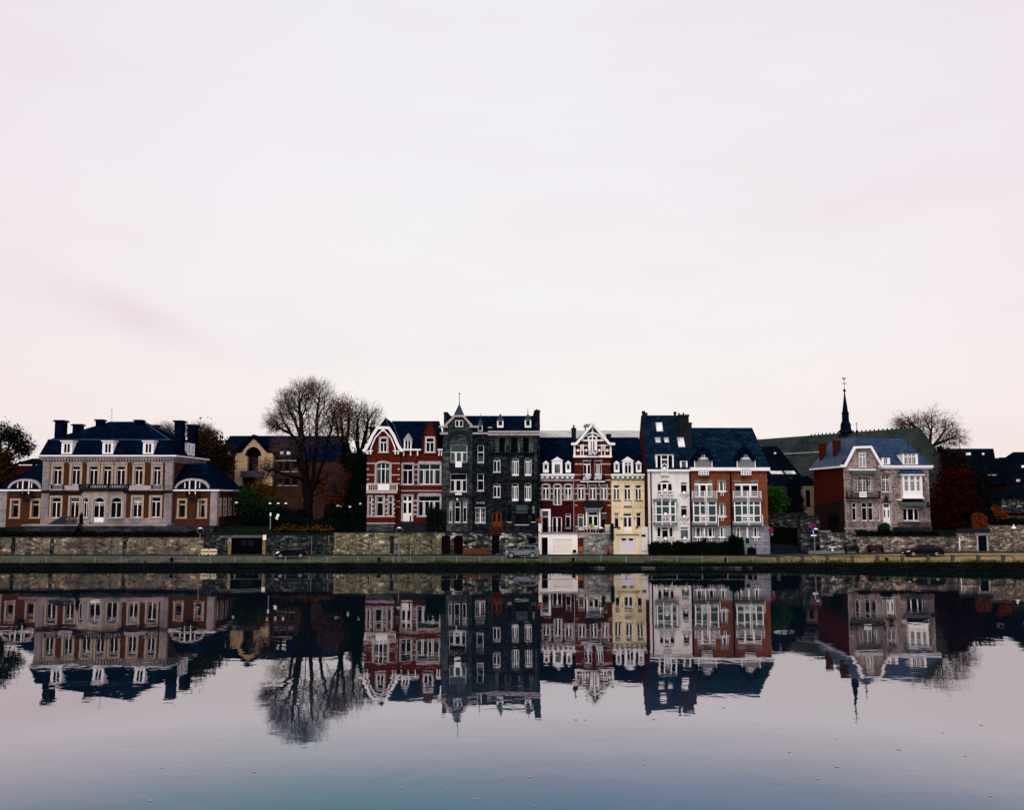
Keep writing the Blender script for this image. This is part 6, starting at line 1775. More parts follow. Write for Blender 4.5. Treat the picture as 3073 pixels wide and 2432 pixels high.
    tree('leafy_tree', 'dark brownish tree mass above the copper beech', at('F', 150, 1700, 152),
         [V3('F', 152, (150, 1700), (160, 900), (180, 600))], [B3('F', 152, 120, 420, 180, 170), B3('F', 152, 300, 480, 140, 120), B3('F', 152, -20, 600, 150, 250), B3('F', 152, 60, 900, 200, 260)],
         360, .4, leaves=9000, leafs=.4, leafm=foliage('dull_leaves', [(.003, .002, .0025), (.008, .0035, .0035), (.018, .007, .006)]), seed=31, spread=.85)
    tree('leafy_tree', 'tall dark evergreen between the copper beech and the dormer house', at('F', 830, 1700, 145),
         [V3('F', 145, (830, 1700), (830, 1000), (830, 640))], [B3('F', 145, 820, 700, 90, 120), B3('F', 145, 850, 900, 130, 200), B3('F', 145, 860, 1150, 150, 200)],
         240, .25, leaves=8500, leafs=.32, leafm=F_NAVY, seed=33, spread=.5)
    tree('orange_bush', 'bright orange autumn bush behind the far right garden wall', at('F', 1200, 1600, 131.5),
         [V3('F', 131.5, (1210, 1600), (1210, 1450), (1200, 1330))], [B3('F', 131.5, 1170, 1350, 70, 80), B3('F', 131.5, 1240, 1420, 90, 80)],
         120, .08, leaves=2600, leafs=.2, leafm=F_ORANGE, seed=34, spread=.25, rmin=.012, cat='bush')
    tree('leafy_bush', 'small dark green bush left of the orange autumn bush', at('F', 1010, 1600, 131),
         [V3('F', 131, (1010, 1600), (1010, 1450), (1000, 1360))], [B3('F', 131, 1000, 1370, 90, 70), B3('F', 131, 1020, 1480, 60, 80)],
         90, .08, leaves=2200, leafs=.2, leafm=F_DARK, seed=35, spread=.25, rmin=.012, cat='bush')
    # spruce
    Y = 140.0
    b = at('A', 640, 830, Y); t = at('A', 650, 185, Y)
    root = thing('spruce_tree', b, 'dark blue green spruce in front of the small beige outbuilding', 'tree')
    MB().tube(b, t, .22, .03, 7).build('trunk', BARK, root)
    m = MB(); rng = np.random.default_rng(5); H = t.z-b.z; Rm = at('A', 860, 700, Y).x - b.x
    for i in range(150):
        f = (i/150)**.8; z = t.z - .2 - f*(H-.5); r = Rm*(.12+.88*f)*rng.uniform(.6, 1.12); a = rng.uniform(0, 6.283)
        o = Vector((b.x+(t.x-b.x)*(1-f), Y, z))
        for k in range(11):
            s = (k+.5)/11; c = o + Vector((math.cos(a)*r*s, math.sin(a)*r*s, -.35*r*s*s))
            for _ in range(7): leafq(m, c + Vector(rng.normal(0, .16+.1*s, 3)), .3)
    m.build('crown', F_SPRUCE, root)
mk_trees()

# ---------------- hedges and ground planting made of leaf clumps
def leafbox(name, label, cat, Y, v, x0, x1, ytop, ybot, depth, leafm, n, s=.22, core=True, rough=.25, kind=None, group=None, corem=None):
    a, b = at(v, x0, ybot, Y), at(v, x1, ytop, Y)
    root = thing(name, ((a.x+b.x)/2, Y+depth/2, a.z), label, cat, group)
    if kind: root['kind'] = kind
    m = MB(); rng = np.random.default_rng(int(abs(x0)+abs(ytop)))
    ph = rng.uniform(0, 6.28, 6)
    def top(x): return b.z - rough*.8*(1+.5*math.sin(x*1.7+ph[0])+.3*math.sin(x*4.1+ph[1])+.3*math.sin(x*9+ph[2]))*.6
    for _ in range(n):
        x = rng.uniform(a.x, b.x); u = rng.random()
        zt = max(a.z+.08, top(x))
        if u < .55: c = Vector((x, Y + rng.normal(0, rough*.4), rng.uniform(a.z, zt)))
        else: c = Vector((x, rng.uniform(Y, Y+depth), zt + rng.normal(0, rough*.35)))
        leafq(m, c, s)
    m.build('foliage', leafm, root)
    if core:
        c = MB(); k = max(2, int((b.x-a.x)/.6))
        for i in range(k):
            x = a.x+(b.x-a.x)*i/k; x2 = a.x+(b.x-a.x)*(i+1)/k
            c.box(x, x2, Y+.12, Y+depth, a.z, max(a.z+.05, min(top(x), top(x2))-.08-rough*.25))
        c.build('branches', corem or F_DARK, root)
    return root
leafbox('hedge', 'long dark clipped hedge on top of the garden wall in front of the mansion', 'hedge', 126.9, '1', -60, 2050, 1293, 1346, .9, F_DARK, 9000, .24)
leafbox('hedge', 'dark green shrub hedge at the foot of the big bare elm', 'hedge', 129.6, '3', 330, 1135, 1255, 1345, 1.5, F_NAVY, 7000, .3, rough=.5)
leafbox('hedge', 'black green tall shrubbery under the trees left of the red brick house', 'hedge', 134, '3', 780, 1125, 1150, 1290, 2, F_DARK, 6000, .34, rough=.9)
leafbox('hedge', 'dark shrubbery below the green tree beside the mansion wing', 'hedge', 134.5, '3', 60, 600, 1185, 1290, 2, F_DARK, 6500, .34, rough=.9)
leafbox('ground_cover', 'orange autumn ground cover along the top of the wall above the parked black hatchback', 'plant', 126.4, '3', 345, 862, 1303, 1343, .5, F_AUT, 1100, .15, core=True, rough=.9, corem=F_DARK)
leafbox('bush', 'rounded dark bush left of the white house entrance', 'bush', 124.7, '7', 166, 398, 1408, 1518, 1.1, F_DARK, 3600, .2, rough=.4)
leafbox('hedge', 'long dark hedge along the base of the orange brick apartments', 'hedge', 124.7, '7', 416, 1012, 1402, 1518, 1.1, F_DARK, 6500, .2, rough=.35)
leafbox('bush', 'taller dark bush at the right end of the apartment hedge', 'bush', 124.6, '7', 1000, 1132, 1350, 1518, 1.2, F_DARK, 3200, .2, rough=.5)
leafbox('bush', 'small low bush near the right corner of the apartment house', 'bush', 124.8, '7', 1184, 1258, 1462, 1518, .7, F_DARK, 1100, .18, rough=.3)
leafbox('hedge', 'dark hedge at the foot of the stone villa above the garden wall', 'hedge', 127.2, 'R', 290, 1700, 1570, 1665, .8, F_DARK, 5200, .22, rough=.25)
leafbox('hedge', 'clipped orange beech hedge block above the garden gate on the right', 'hedge', 127.5, 'F', 783, 975, 1388, 1650, 1.1, F_ORANGE if False else foliage('beech_leaves', [(.06, .013, .006), (.12, .024, .010), (.19, .042, .018)]), 3600, .2, rough=.45, corem=F_RUSSET)
leafbox('hedge', 'dark hedge behind the far right garden wall below the cottage', 'hedge', 129.2, 'F', 1010, 1800, 1470, 1580, 1.5, F_DARK, 4000, .26, rough=.4)
leafbox('bush', 'round green topiary bush beside the villa front door', 'bush', 129.6, 'R', 705, 850, 1455, 1600, 1.2, F_GREEN, 1500, .17, rough=.4)
leafbox('bush', 'leafy green bush in front of the red brick house window', 'bush', 127.6, '4', 608, 790, 1130, 1330, 1.2, foliage('mid_leaves', [(.0012, .004, .003), (.004, .012, .007), (.012, .03, .014)]), 3200, .22, rough=.7)
leafbox('shrub', 'dark climbing shrub at the brick corner of the villa flank', 'shrub', 130.4, '8', 632, 700, 1205, 1340, 1.0, F_DARK, 1500, .22, rough=.4)
# ================================================================== river bank, road, walls
def sst(x, a, b):
    t = min(1, max(0, (x-a)/(b-a))); return t*t*(3-2*t)
def edgeY(X): return 117.5 - 3.5*sst(X, 32, 62)
def roadz(X, Y):
    t = sst(X, 32, 62); zq, zw = .68+.36*t, 1.13+.40*t
    return zq + (zw-zq)*min(1.2, max(0, (Y-edgeY(X))/(126-edgeY(X))))

ROADM, nt, b_, N_ = nodes('quay_surface')
tc = N_('ShaderNodeTexCoord'); L_ = nt.links.new
mp = N_('ShaderNodeMapping'); mp.inputs['Scale'].default_value = (.5, .55, 1); L_(tc.outputs['Object'], mp.inputs[0])
n1 = N_('ShaderNodeTexNoise', Scale=.9, Detail=9, Roughness=.85); L_(mp.outputs[0], n1.inputs['Vector'])
r1 = ramp(N_, [(.38, (.010, .020, .016)), (.5, (.048, .050, .034)), (.62, (.16, .135, .08))]); L_(n1.outputs['Fac'], r1.inputs['Fac'])
n2 = N_('ShaderNodeTexNoise', Scale=.12, Detail=3); L_(tc.outputs['Object'], n2.inputs['Vector'])
r2 = ramp(N_, [(.45, (0, 0, 0)), (.6, (.75, .75, .75))]); L_(n2.outputs['Fac'], r2.inputs['Fac'])
mx = N_('ShaderNodeMix', data_type='RGBA'); L_(r2.outputs['Color'], mx.inputs[0]); L_(r1.outputs['Color'], mx.inputs[6]); mx.inputs[7].default_value = c4((.038, .055, .024))
sx = N_('ShaderNodeSeparateXYZ'); L_(tc.outputs['Object'], sx.inputs[0])
mr = N_('ShaderNodeMapRange'); mr.inputs['From Min'].default_value = 24; mr.inputs['From Max'].default_value = 44; L_(sx.outputs['X'], mr.inputs['Value'])
mx2 = N_('ShaderNodeMix', data_type='RGBA'); L_(mr.outputs[0], mx2.inputs[0]); L_(mx.outputs[2], mx2.inputs[6])
r3 = ramp(N_, [(.36, (.075, .054, .024)), (.5, (.19, .128, .052)), (.64, (.36, .25, .12))]); L_(n1.outputs['Fac'], r3.inputs['Fac']); L_(r3.outputs['Color'], mx2.inputs[7])
L_(mx2.outputs[2], b_.inputs['Base Color']); b_.inputs['Roughness'].default_value = .9; b_.inputs['Specular IOR Level'].default_value = .15

def mk_bank():
    xs = [-150+2*i for i in range(151)]
    rows = [0, .08, .35, .36, .6, .8, 1.0]
    m = MB(); pts = []
    for x in xs:
        e = edgeY(x)
        for r in rows:
            y = e + (126.6-e)*r; pts.append((x, y, roadz(x, y)))
    k = len(rows)
    m.add(pts, [(i*k+j, (i+1)*k+j, (i+1)*k+j+1, i*k+j+1) for i in range(len(xs)-1) for j in range(k-1)])
    tag(m.build('quay_road', ROADM), kind='structure')
    m = MB(); pts = []
    for x in xs:
        e = edgeY(x); z = roadz(x, e)
        pts += [(x, e-.0, z-.004), (x, e-.12, z-.02), (x, e-.14, z-.3), (x, e-.3, -.4), (x, e-.4, -3)]
    m.add(pts, [(i*5+j, i*5+j+1, (i+1)*5+j+1, (i+1)*5+j) for i in range(len(xs)-1) for j in range(4)])
    QW = masonry('quay_stone', [(.0006, .0012, .0015), (.0015, .0025, .0025), (.006, .007, .006)], (.010, .012, .010), 1.1, .32, msize=.035, stain=(.0015, .003, .0015), samt=.8)
    tag(m.build('quay_wall', QW, label='low dark mossy stone quay wall between the river and the road'), kind='structure')
    # kerb under the house fronts
    m = MB(); pts = []
    for x in xs[30:135]:
        z = roadz(x, 124.4); pts += [(x, 124.3, z-.05), (x, 124.3, z+.13), (x, 124.5, z+.135), (x, 126.55, z+.15)]
    n = len(pts)//4
    m.add(pts, [(i*4+j, i*4+j+1, (i+1)*4+j+1, (i+1)*4+j) for i in range(n-1) for j in range(3)])
    tag(m.build('pavement', plain('paving', (.03, .034, .032), .9, .4, 1.5)), kind='structure')
    # grass along the edge
    rng = np.random.default_rng(2); m = MB()
    dens = lambda x: .12 + .6*sst(x, -26, -10)*(1-.5*sst(x, 18, 24)) if x < 30 else .55
    cnt = 0
    for _ in range(26000):
        x = rng.uniform(-70, 72)
        if rng.random() > dens(x)*(.5+.5*math.sin(x*.9)*math.sin(x*.23+1)): continue
        y = edgeY(x) + abs(rng.normal(0, .5)) - .14; z = roadz(x, y) - .02
        if y < edgeY(x): z -= rng.uniform(0, .4)
        h = rng.uniform(.1, .42)*(1.3 if 36 < x < 48 else 1); a = rng.uniform(0, 6.28); w = .045
        dx, dy = math.cos(a)*w, math.sin(a)*w; l = rng.normal(0, .08, 2)
        m.add([(x-dx, y-dy, z), (x+dx, y+dy, z), (x+l[0], y+l[1]-.05, z+h)], [(0, 1, 2)])
    tag(m.build('grass', foliage('bank_grass', [(.004, .016, .004), (.026, .05, .008), (.14, .14, .022)]), label='ragged green grass fringing the top edge of the quay'), cat='grass', kind='stuff')
    m = MB(); rng = np.random.default_rng(6)
    x = at('0', 1770, 1700, 117).x; x1 = at('0', 2255, 1700, 117).x
    while x < x1:
        l = rng.uniform(.5, 1.3); e = edgeY(x)
        m.box(x, x+l-.04, e-.75+rng.uniform(-.04, .04), e-.16, .0, .2+rng.uniform(-.03, .05)); x += l
    tag(m.build('quay_ledge', masonry('pale_ledge_stone', [(.004, .006, .006), (.012, .015, .014), (.16, .155, .13)], (.003, .004, .004), .9, .4, msize=.03, stain=(.003, .004, .004), samt=.8, sscale=.6)), kind='structure')
    # one big sheet of land behind, reaching the horizon
    m = MB(); m.add([(-4000, 126.3, 1.05), (4000, 126.3, 1.05), (4000, 6000, 1.05), (-4000, 6000, 1.05)], [(0, 1, 2, 3)])
    tag(m.build('ground', plain('earth', (.03, .03, .025), .95, .4, .1)), kind='structure')
    GR = foliage('lawn_grass', [(.0015, .004, .003), (.003, .008, .005), (.007, .015, .008)], .9)
    m = MB(); ys = [(126.45, 3.25), (127.9, 3.4), (130.9, 4.5), (136, 4.9), (175, 5.0)]
    X0, X1 = -150, at('4', 60, 1330, 126).x - .3
    m.add([(x, y, z) for x in (X0, X1) for y, z in ys], [(i, 5+i, 6+i, i+1) for i in range(4)])
    m.add([(X1, y, z) for y, z in ys] + [(X1, y, 1) for y, z in ys], [(i, i+1, 6+i, 5+i) for i in range(4)])
    tag(m.build('garden_lawn', GR), kind='structure')
    m = MB(); X0, X1 = at('4', 60, 1330, 126).x - .3, at('6', 66, 1400, 126).x - .1
    m.add([(X0, 126.45, 3.2), (X1, 126.45, 3.2), (X1, 129.5, 3.2), (X0, 129.5, 3.2)], [(0, 1, 2, 3)]); tag(m.build('front_garden', plain('garden_soil', (.004, .005, .005), .95, .4)), kind='structure')
    m = MB(); X0, X1 = at('0', 2462, 1600, 126).x, 160
    m.add([(X0, 126.45, 3.3), (X1, 126.45, 3.3), (X1, 131, 3.9), (X0, 131, 3.9), (X0, 180, 4.5), (X1, 180, 4.5)], [(0, 1, 2, 3), (3, 2, 5, 4)]); tag(m.build('villa_garden', GR), kind='structure')
    # the alley climbing behind the apartment house
    a = at('0', 2305, 1664, 126).x; b = at('0', 2462, 1664, 126).x
    m = MB(); m.add([(a, 126.5, 1.32), (b, 126.5, 1.32), (b-1, 134, 2.0), (a, 134, 2.5)], [(0, 1, 2, 3)]); tag(m.build('alley', plain('wet_asphalt', (.007, .010, .015), .6, .3)), kind='structure')
mk_bank()

def street_wall(name, label, x0, x1, ytop, mat, Y=126.0, v='0', thick=.5, doors=(), cop=None, yb=1690, doorm=None, arch=0, copm=None):
    zt = at(v, (x0+x1)/2, ytop, Y).z
    a, b = at(v, x0, 1640, Y).x, at(v, x1, 1640, Y).x
    root = thing(name, ((a+b)/2, Y, 1.0), label, 'wall')
    f = Fac(root, (0, Y), 0, v)
    for d in doors:
        u0, u1, z0, z1 = f.rect(*d[:4])
        f.open.append((u0, u1, z0, z1))
        if d[4:] and d[4]:
            A = arc(u0, u1, z1-.35, .35)
            f.fills.append([(u0, z1)] + [q for q in A if q[0] <= (u0+u1)/2+1e-6]); f.fills.append([(u1, z1)] + [q for q in reversed(A) if q[0] >= (u0+u1)/2-1e-6])
        o = f.mb().box(u0, u1, .16, .22, z0, z1).build(d[6] if len(d) > 6 else 'door', d[5] if len(d) > 5 else DARKW, root)
        if len(d) <= 6:
            m = f.mb(); m.box(u0+.06, u1-.06, .13, .159, z0+.1, z0+.2); m.box(u0+.06, u1-.06, .13, .159, z1-.6, z1-.5); m.tube((u1-.15, .12, (z0+z1)/2), (u1-.15, .12, (z0+z1)/2+.15), .025); m.build('hardware', IRON, o)
    zb = .7
    f.wall(a, b, zb, zt, thick, mat)
    if cop is not None:
        m = f.mb(); m.box(a-.02, b+.02, -.08, thick+.06, zt+.001, zt+cop); m.build('coping', copm or DSTONE, root)
    f.zt = zt
    return root, f

def mk_walls():
    r, f = street_wall('garden_wall', 'long mottled stone garden wall below the mansion hedge', -260, 612, 1614, WALLST, cop=.1)
    m = f.mb()
    for x in (40, 156, 374): u = f.p(x, 1640)[0]; m.box(u-.25, u+.25, -.06, .02, 1, f.zt-.02-.001*x/100)
    m.build('pilaster', WALLDK, r)
    r, f = street_wall('garden_wall', 'dark damp stone wall with wide black garage doors, left of the black hatchback', 613.5, 800, 1607, WALLDK, cop=.1, doors=((694, 787, 1615, 1668, 0, IRON, 'garage_door'),))
    G = Fac(r, (0, 126.0), 0, 'G')
    G.boxes('gate_post', plain('ochre_stone', (.22, .14, .06), .9, .5, 3), [(935, 1020, 395, 885), (1862, 1945, 470, 885)], .12)
    G.boxes('lintel', plain('pale_lintel', (.09, .10, .095), .9, .6, 6), [(1020, 1860, 325, 405)], .06)
    g2 = Fac(r, (0, 126.16), 0, 'G')
    m = g2.mb()
    for a, b in ((1300, 1450), (1480, 1640)): u0, u1, z0, z1 = g2.rect(a, b, 470, 620); m.box(u0, u1, -.05, -.001, z0, z1)
    m.build('garage_window', plain('dark_blue_glass', (.003, .006, .012), .15, .2, spec=.05), r)
    s = thing('wall_sign', G_at(G, 1922, 395, -.2), 'blank white rectangular sign on the right post of the black garage', 'sign')
    G2 = Fac(s, (0, 125.75), 0, 'G'); u0, u1, z0, z1 = G2.rect(1876, 1968, 328, 465); G2.mb().box(u0, u1, 0, .06, z0, z1).build('panel', W, s)
    s = thing('round_sign', G_at(G, 970, 520, -.2), 'small round blue sign with a white rim on the left post of the black garage', 'sign')
    u, z = G2.p(970, 520); m = MB(G2.M); m.disc((u, z), .23, .06, .1); m.build('rim', W, s); MB(G2.M).disc((u, z), .18, .02, .059).build('face', plain('sign_blue', (.004, .012, .16), .4, .05), s)
    m = G2.mb(); m.band([(u-.11, z-.11), (u+.11, z+.11)], .05, .0, .019); m.build('bar', plain('sign_red', (.40, .008, .02), .4, .05), s)
    r, f = street_wall('garden_wall', 'sooty stone wall with pale patches behind the parked black hatchback', 801, 1000, 1608, WALLDK, cop=.08)
    m = f.mb()
    for x, y0, y1, c in ((935, 1598, 1668, .05), (987, 1598, 1632, .06)): u, z0 = f.p(x, y1); z1 = f.p(x, y0)[1]; m.tube((u, -.08, z0), (u, -.08, min(z1, f.zt)), c)
    m.build('drainpipe', STEEL, r)
    r, f = street_wall('garden_wall', 'yellowed stone wall with a blocked doorway below the red brick house', 1001, 1325, 1600, WALLMO, cop=.1, doors=())
    f.v = 'K'; f.boxes('blocked_doorway', plain('ochre_frame', (.20, .155, .08), .9, .5, 3), [(1840, 1885, 395, 935), (2115, 2160, 380, 935), (1885, 2115, 412, 440)], .1)
    f.v = '4'
    f.boxes('stain_pipe', DSTONE, [(80, 90, 1425, 1500), (276, 312, 1370, 1530), (645, 660, 1405, 1440), (652, 664, 1462, 1495)], .03)
    m = f.mb()
    for x in (95, 466): u = f.p(x, 1500)[0]; m.tube((u, -.08, f.p(x, 1540)[1]), (u, -.08, f.p(x, 1400 if x == 95 else 1462)[1]), .05)
    m.build('drainpipe', STONE, r)
    f.boxes('weep_hole', IRON, [(264, 272, 1405, 1420), (392, 400, 1405, 1420), (512, 520, 1405, 1420)], .01)
    D = rubble('pale_patch_wall', [(.006, .009, .011), (.028, .033, .033), (.09, .092, .08), (.48, .46, .38)], (.010, .012, .013), .5, stain=(.004, .007, .008), samt=.75)
    v = VIEW['5']
    def n5(x, y): return v[0]+x*v[2], v[1]+y*v[2]
    def d5(x0, x1, y0, y1, *k): a, b = n5(x0, y0), n5(x1, y1); return (a[0], b[0], a[1], b[1])+k
    r, f = street_wall('garden_wall', 'sooty stone street wall with two arched black doors below the grey stone houses', 1326, 1476, 1600, D, cop=.15, doors=(d5(17, 97, 1365, 1545, 1), d5(131, 212, 1365, 1545, 1, plain('maroon_door', (.007, .0015, .0015), .5, .3))))
    f.v = '5'; f.boxes('grating', IRON, [(220, 250, 1420, 1445)], .02)
    r, f = street_wall('garden_wall', 'pale flecked stone wall with a narrow dark door and a square hole behind the silver car', 1476.5, 1621, 1600, D, cop=.15, doors=(d5(476, 545, 1350, 1535, 0), d5(811, 880, 1385, 1440, 0, IRON, 'grating')))
    # orange plant in a trough above the narrow door
    c = at('5', 518, 1310, 126.2)
    p = thing('plant_trough', c, 'rusty orange plant spilling from a trough above the narrow dark door', 'plant')
    MB().box(c.x-.75, c.x+.75, 126.0, 126.4, c.z-.5, c.z-.2).build('trough', BROWNW, p)
    m = MB()
    for i in range(420): leafq(m, Vector((c.x+random.gauss(0, .4), 126.1+random.gauss(0, .18), c.z+random.gauss(0, .28))), .2)
    m.build('leaves', foliage('rust_leaves', [(.03, .008, .003), (.09, .018, .005), (.17, .036, .008)]), p)
    # stack of rusty planks at the wall foot
    c = at('5', 340, 1525, 125.4)
    p = thing('plank_pile', (c.x, 125.4, 1.2), 'low pile of rust coloured planks lying at the foot of the sooty wall', 'plank pile')
    m = MB()
    for i in range(5): m.box(c.x-1.9+.15*(i % 3), c.x+1.8-.2*(i % 2), 125.2+.02*i, 125.65, 1.28+.14*i, 1.40+.14*i)
    m.build('planks', RUST, p)
    # alley: far retaining wall, corner pier
    r, f = street_wall('retaining_wall', 'dark mossy retaining wall along the alley below the spruce', 2270, 2425, 1545, WALLDK, Y=134.2, cop=.25)
    m = MB()
    rng = np.random.default_rng(9)
    for _ in range(3600):
        q = at('A', rng.uniform(220, 780), rng.uniform(1050, 1400), 134.05); leafq(m, q + Vector((0, rng.normal(0, .06), 0)), .24)
    o = m.build('ivy', F_DARK); tag(o, 'black green ivy covering the lower part of the alley retaining wall', 'ivy')
    r, f = street_wall('retaining_wall', 'sooty stone corner pier between the alley and the villa garden wall', 2405, 2462, 1553, WALLDK, Y=127.4, thick=1.6, cop=.2)
    GW = rubble('villa_wall_rubble', [(.032, .032, .033), (.11, .095, .08), (.21, .17, .12), (.50, .39, .28)], (.08, .07, .06), .42, stain=(.014, .020, .023), samt=.7)
    GB = rubble('villa_wall_sooty', [(.012, .016, .019), (.045, .05, .054), (.11, .105, .096), (.40, .34, .27)], (.018, .021, .025), .42, stain=(.005, .008, .012), samt=.8)
    street_wall('garden_wall', 'stone garden wall step beside the road sign, with a stepped grey coping', 2462.5, 2494, 1597, GB, cop=.15, copm=CONC)
    street_wall('garden_wall', 'sooty rubble wall behind the first dark red bench below the villa', 2494.5, 2570, 1600, GB)
    r, f = street_wall('garden_wall', 'pale rubble garden wall under the villa hedge behind the dark estate car', 2570.5, 2875, 1612, GW, cop=.1)
    m = f.mb()
    for x in (2600, 2880-8): u = f.p(x, 1640)[0]; m.box(u-.2, u+.2, -.07, .02, 1, f.zt-.01)
    m.build('pilaster', GB, r)
    r, f = street_wall('garden_wall', 'pinkish stone gate wall with a narrow navy door under a heavy lintel', 2875.5, 2971, 1600, GW, Y=125.9, cop=.0, doors=((2936, 2962, 1609, 1654, 0, plain('navy_door', (.002, .004, .014), .5, .2)),))
    f.boxes('lintel', CONC, [(2925, 2972, 1597, 1608)], .12); f.boxes('coping', DSTONE, [(2872, 2972, 1588, 1600)], .2); f.boxes('jamb', STONE, [(2932, 2936, 1609, 1655), (2962, 2966, 1609, 1655)], .08)
    m = f.mb(); u = f.p(2879, 1640)[0]; m.tube((u, -.1, f.p(2879, 1652)[1]), (u, -.1, f.p(2879, 1613)[1]), .07); m.build('drainpipe', W, r)
    street_wall('garden_wall', 'tall mottled stone wall at the right edge behind the white topped lamp', 2971.5, 3330, 1577, RHS if False else GW, cop=.0)

def G_at(f, x, y, dy):
    u, z = f.p(x, y, dy); q = f.M @ Vector((u, dy, z)); return tuple(q)
mk_walls()

# ================================================================== street furniture
def lamp(x, ytop, yfoot, Y, label, v='0', glob=.37, cap=True, r=.06, group=None):
    base = at(v, x, yfoot, Y); X = base.x; z0 = roadz(X, Y); zt = at(v, x, ytop, Y).z
    root = thing('street_lamp', (X, Y, z0), label, 'street lamp', group)
    m = MB(); m.lathe((X, Y, z0), [(.16, 0), (.14, .5), (.09, .6)], 10); m.tube((X, Y, z0+.5), (X, Y, zt-2*glob), r+.02, r, 8); m.build('pole', STEEL, root)
    zc = zt-glob
    m = MB(); m.lathe((X, Y, zc), [(glob*math.sin(a), -glob*math.cos(a)) for a in [.15+.2*i for i in range(10)]], 14); m.build('globe', MATS['lamp_glass'], root, smooth=True)
    m = MB(); m.lathe((X, Y, zc), [(glob*1.02*math.sin(a), -glob*1.02*math.cos(a)) for a in [2.25+.11*i for i in range(8)]] + [(.02, glob*1.03)], 14); m.build('cap', W, root, smooth=True)
    m = MB(); m.path([(X+glob*1.08*math.sin(a), Y, zc-glob*1.08*math.cos(a)) for a in [.2*i for i in range(12)]], .03); m.path([(X-glob*1.08*math.sin(a), Y, zc-glob*1.08*math.cos(a)) for a in [.2*i for i in range(12)]], .03); m.build('hoop', STEEL, root)
    return root
mg, ntg, bg, Ng = nodes('lamp_glass'); bg.inputs['Specular IOR Level'].default_value = .06
bg.inputs['Base Color'].default_value = (.006, .009, .012, 1); bg.inputs['Roughness'].default_value = .08; bg.inputs['Alpha'].default_value = .5
LG = 'globe lamps along the quay'
lamp(598, 1584, 1688, 118.2, 'globe street lamp on the quay in front of the white crowd barrier', group=LG)
lamp(1197, 1583, 1684, 118.2, 'globe street lamp on the quay below the red brick house door', group=LG)
lamp(1804.5, 1583, 1688, 118.2, 'globe street lamp on the quay in front of the grey rubble terrace wall', group=LG)
def hat_lamp(x, ytop, ybot, Y, label):
    b = at('0', x, ybot, Y); z1 = at('0', x, ytop, Y).z; z0 = roadz(b.x, Y)
    t = thing('street_lamp', (b.x, Y, z0), label, 'street lamp')
    MB().tube((b.x, Y, z0), (b.x, Y, z1-.5), .07, .05, 8).build('pole', STEEL, t)
    m = MB(); m.lathe((b.x, Y, z1), [(.31, -.5), (.28, -.36), (.1, -.2), (.1, -.1), (.03, .05)], 12); m.build('shade', W, t)
hat_lamp(3046, 1576, 1656, 124.8, 'street lamp with a white hat shaped top at the right edge')

def garden_lamp(v, x, y, Y, zb, label, kind='globe'):
    p = at(v, x, y, Y)
    t = thing('garden_lamp', (p.x, Y, zb), label, 'garden lamp', 'small white lamps among the garden trees')
    m = MB(); m.tube((p.x, Y, zb), (p.x, Y, p.z-.2), .045, n=6); m.build('pole', IRON, t)
    m = MB(); m.lathe(p, [(.05, -.26), (.14, -.2), (.2, -.06)], 10); m.build('globe', MATS['lamp_glass'], t); m = MB(); m.lathe(p, [(.21, -.05), (.20, .05), (.13, .13), (.04, .16)], 10); m.build('cap', W, t, smooth=True)
garden_lamp('3', 28, 1112, 133, 4.8, 'white garden lamp beside the corner of the mansion wing')
for x, l in ((315, 'white garden lamp leftmost of three under the green tree'), (385, 'white garden lamp middle of three under the autumn tree'), (450, 'white garden lamp rightmost of three left of the elm trunk')): garden_lamp('3', x, 1118, 131.5, 4.5, l)
garden_lamp('3', 998, 1147, 132, 4.6, 'white garden lamp leaning among the dark shrubbery'); garden_lamp('3', 1087, 1121, 131.5, 4.6, 'white garden lamp near the left side of the red brick house'); 
def post(v, x, y0, y1, Y, label, mat, r, top=None, name='post'):
    a, b = at(v, x, y1, Y), at(v, x, y0, Y)
    t = thing(name, a, label, name.replace('_', ' '))
    MB().tube(a, (a.x, Y, b.z), r, r*.8, 8).build('shaft', mat, t)
    if top == 'panel': MB().hull([(a.x-.22, Y-.1, b.z-.1), (a.x+.12, Y-.1, b.z-.3), (a.x+.32, Y+.1, b.z+.5), (a.x, Y+.1, b.z+.55), (a.x, Y-.16, b.z+.1)]).build('head', W, t)
    if top == 'head': MB().lathe((a.x, Y, b.z), [(.1, -.2), (.16, -.05), (.1, .2), (.02, .3)], 8).build('head', W, t)
    if top == 'arm': 
        m = MB(); m.tube((a.x, Y, b.z), (a.x-.45, Y-.2, b.z+.25), .06); m.lathe((a.x-.5, Y-.2, b.z+.15), [(.2, -.1), (.05, .15)], 8); m.build('head', STONE, t)
post('3', 316, 1212, 1338, 127.0, 'tall pale grey post on the garden wall above the black garage', STEEL, .09, 'head', 'grey_post')
post('3', 372, 1240, 1300, 128.5, 'short post with a small tilted white panel beside the pale grey post', IRON, .05, 'panel', 'panel_post')
post('3', 922, 1145, 1262, 130.0, 'thin garden lamp post with a bent pale arm in the dark shrubbery', IRON, .05, 'arm', 'lamp_post')
post('4', 462, 1185, 1250, 127.5, 'leaning grey board post in front of the white panelled door', DSTONE, .12, None, 'board_post')

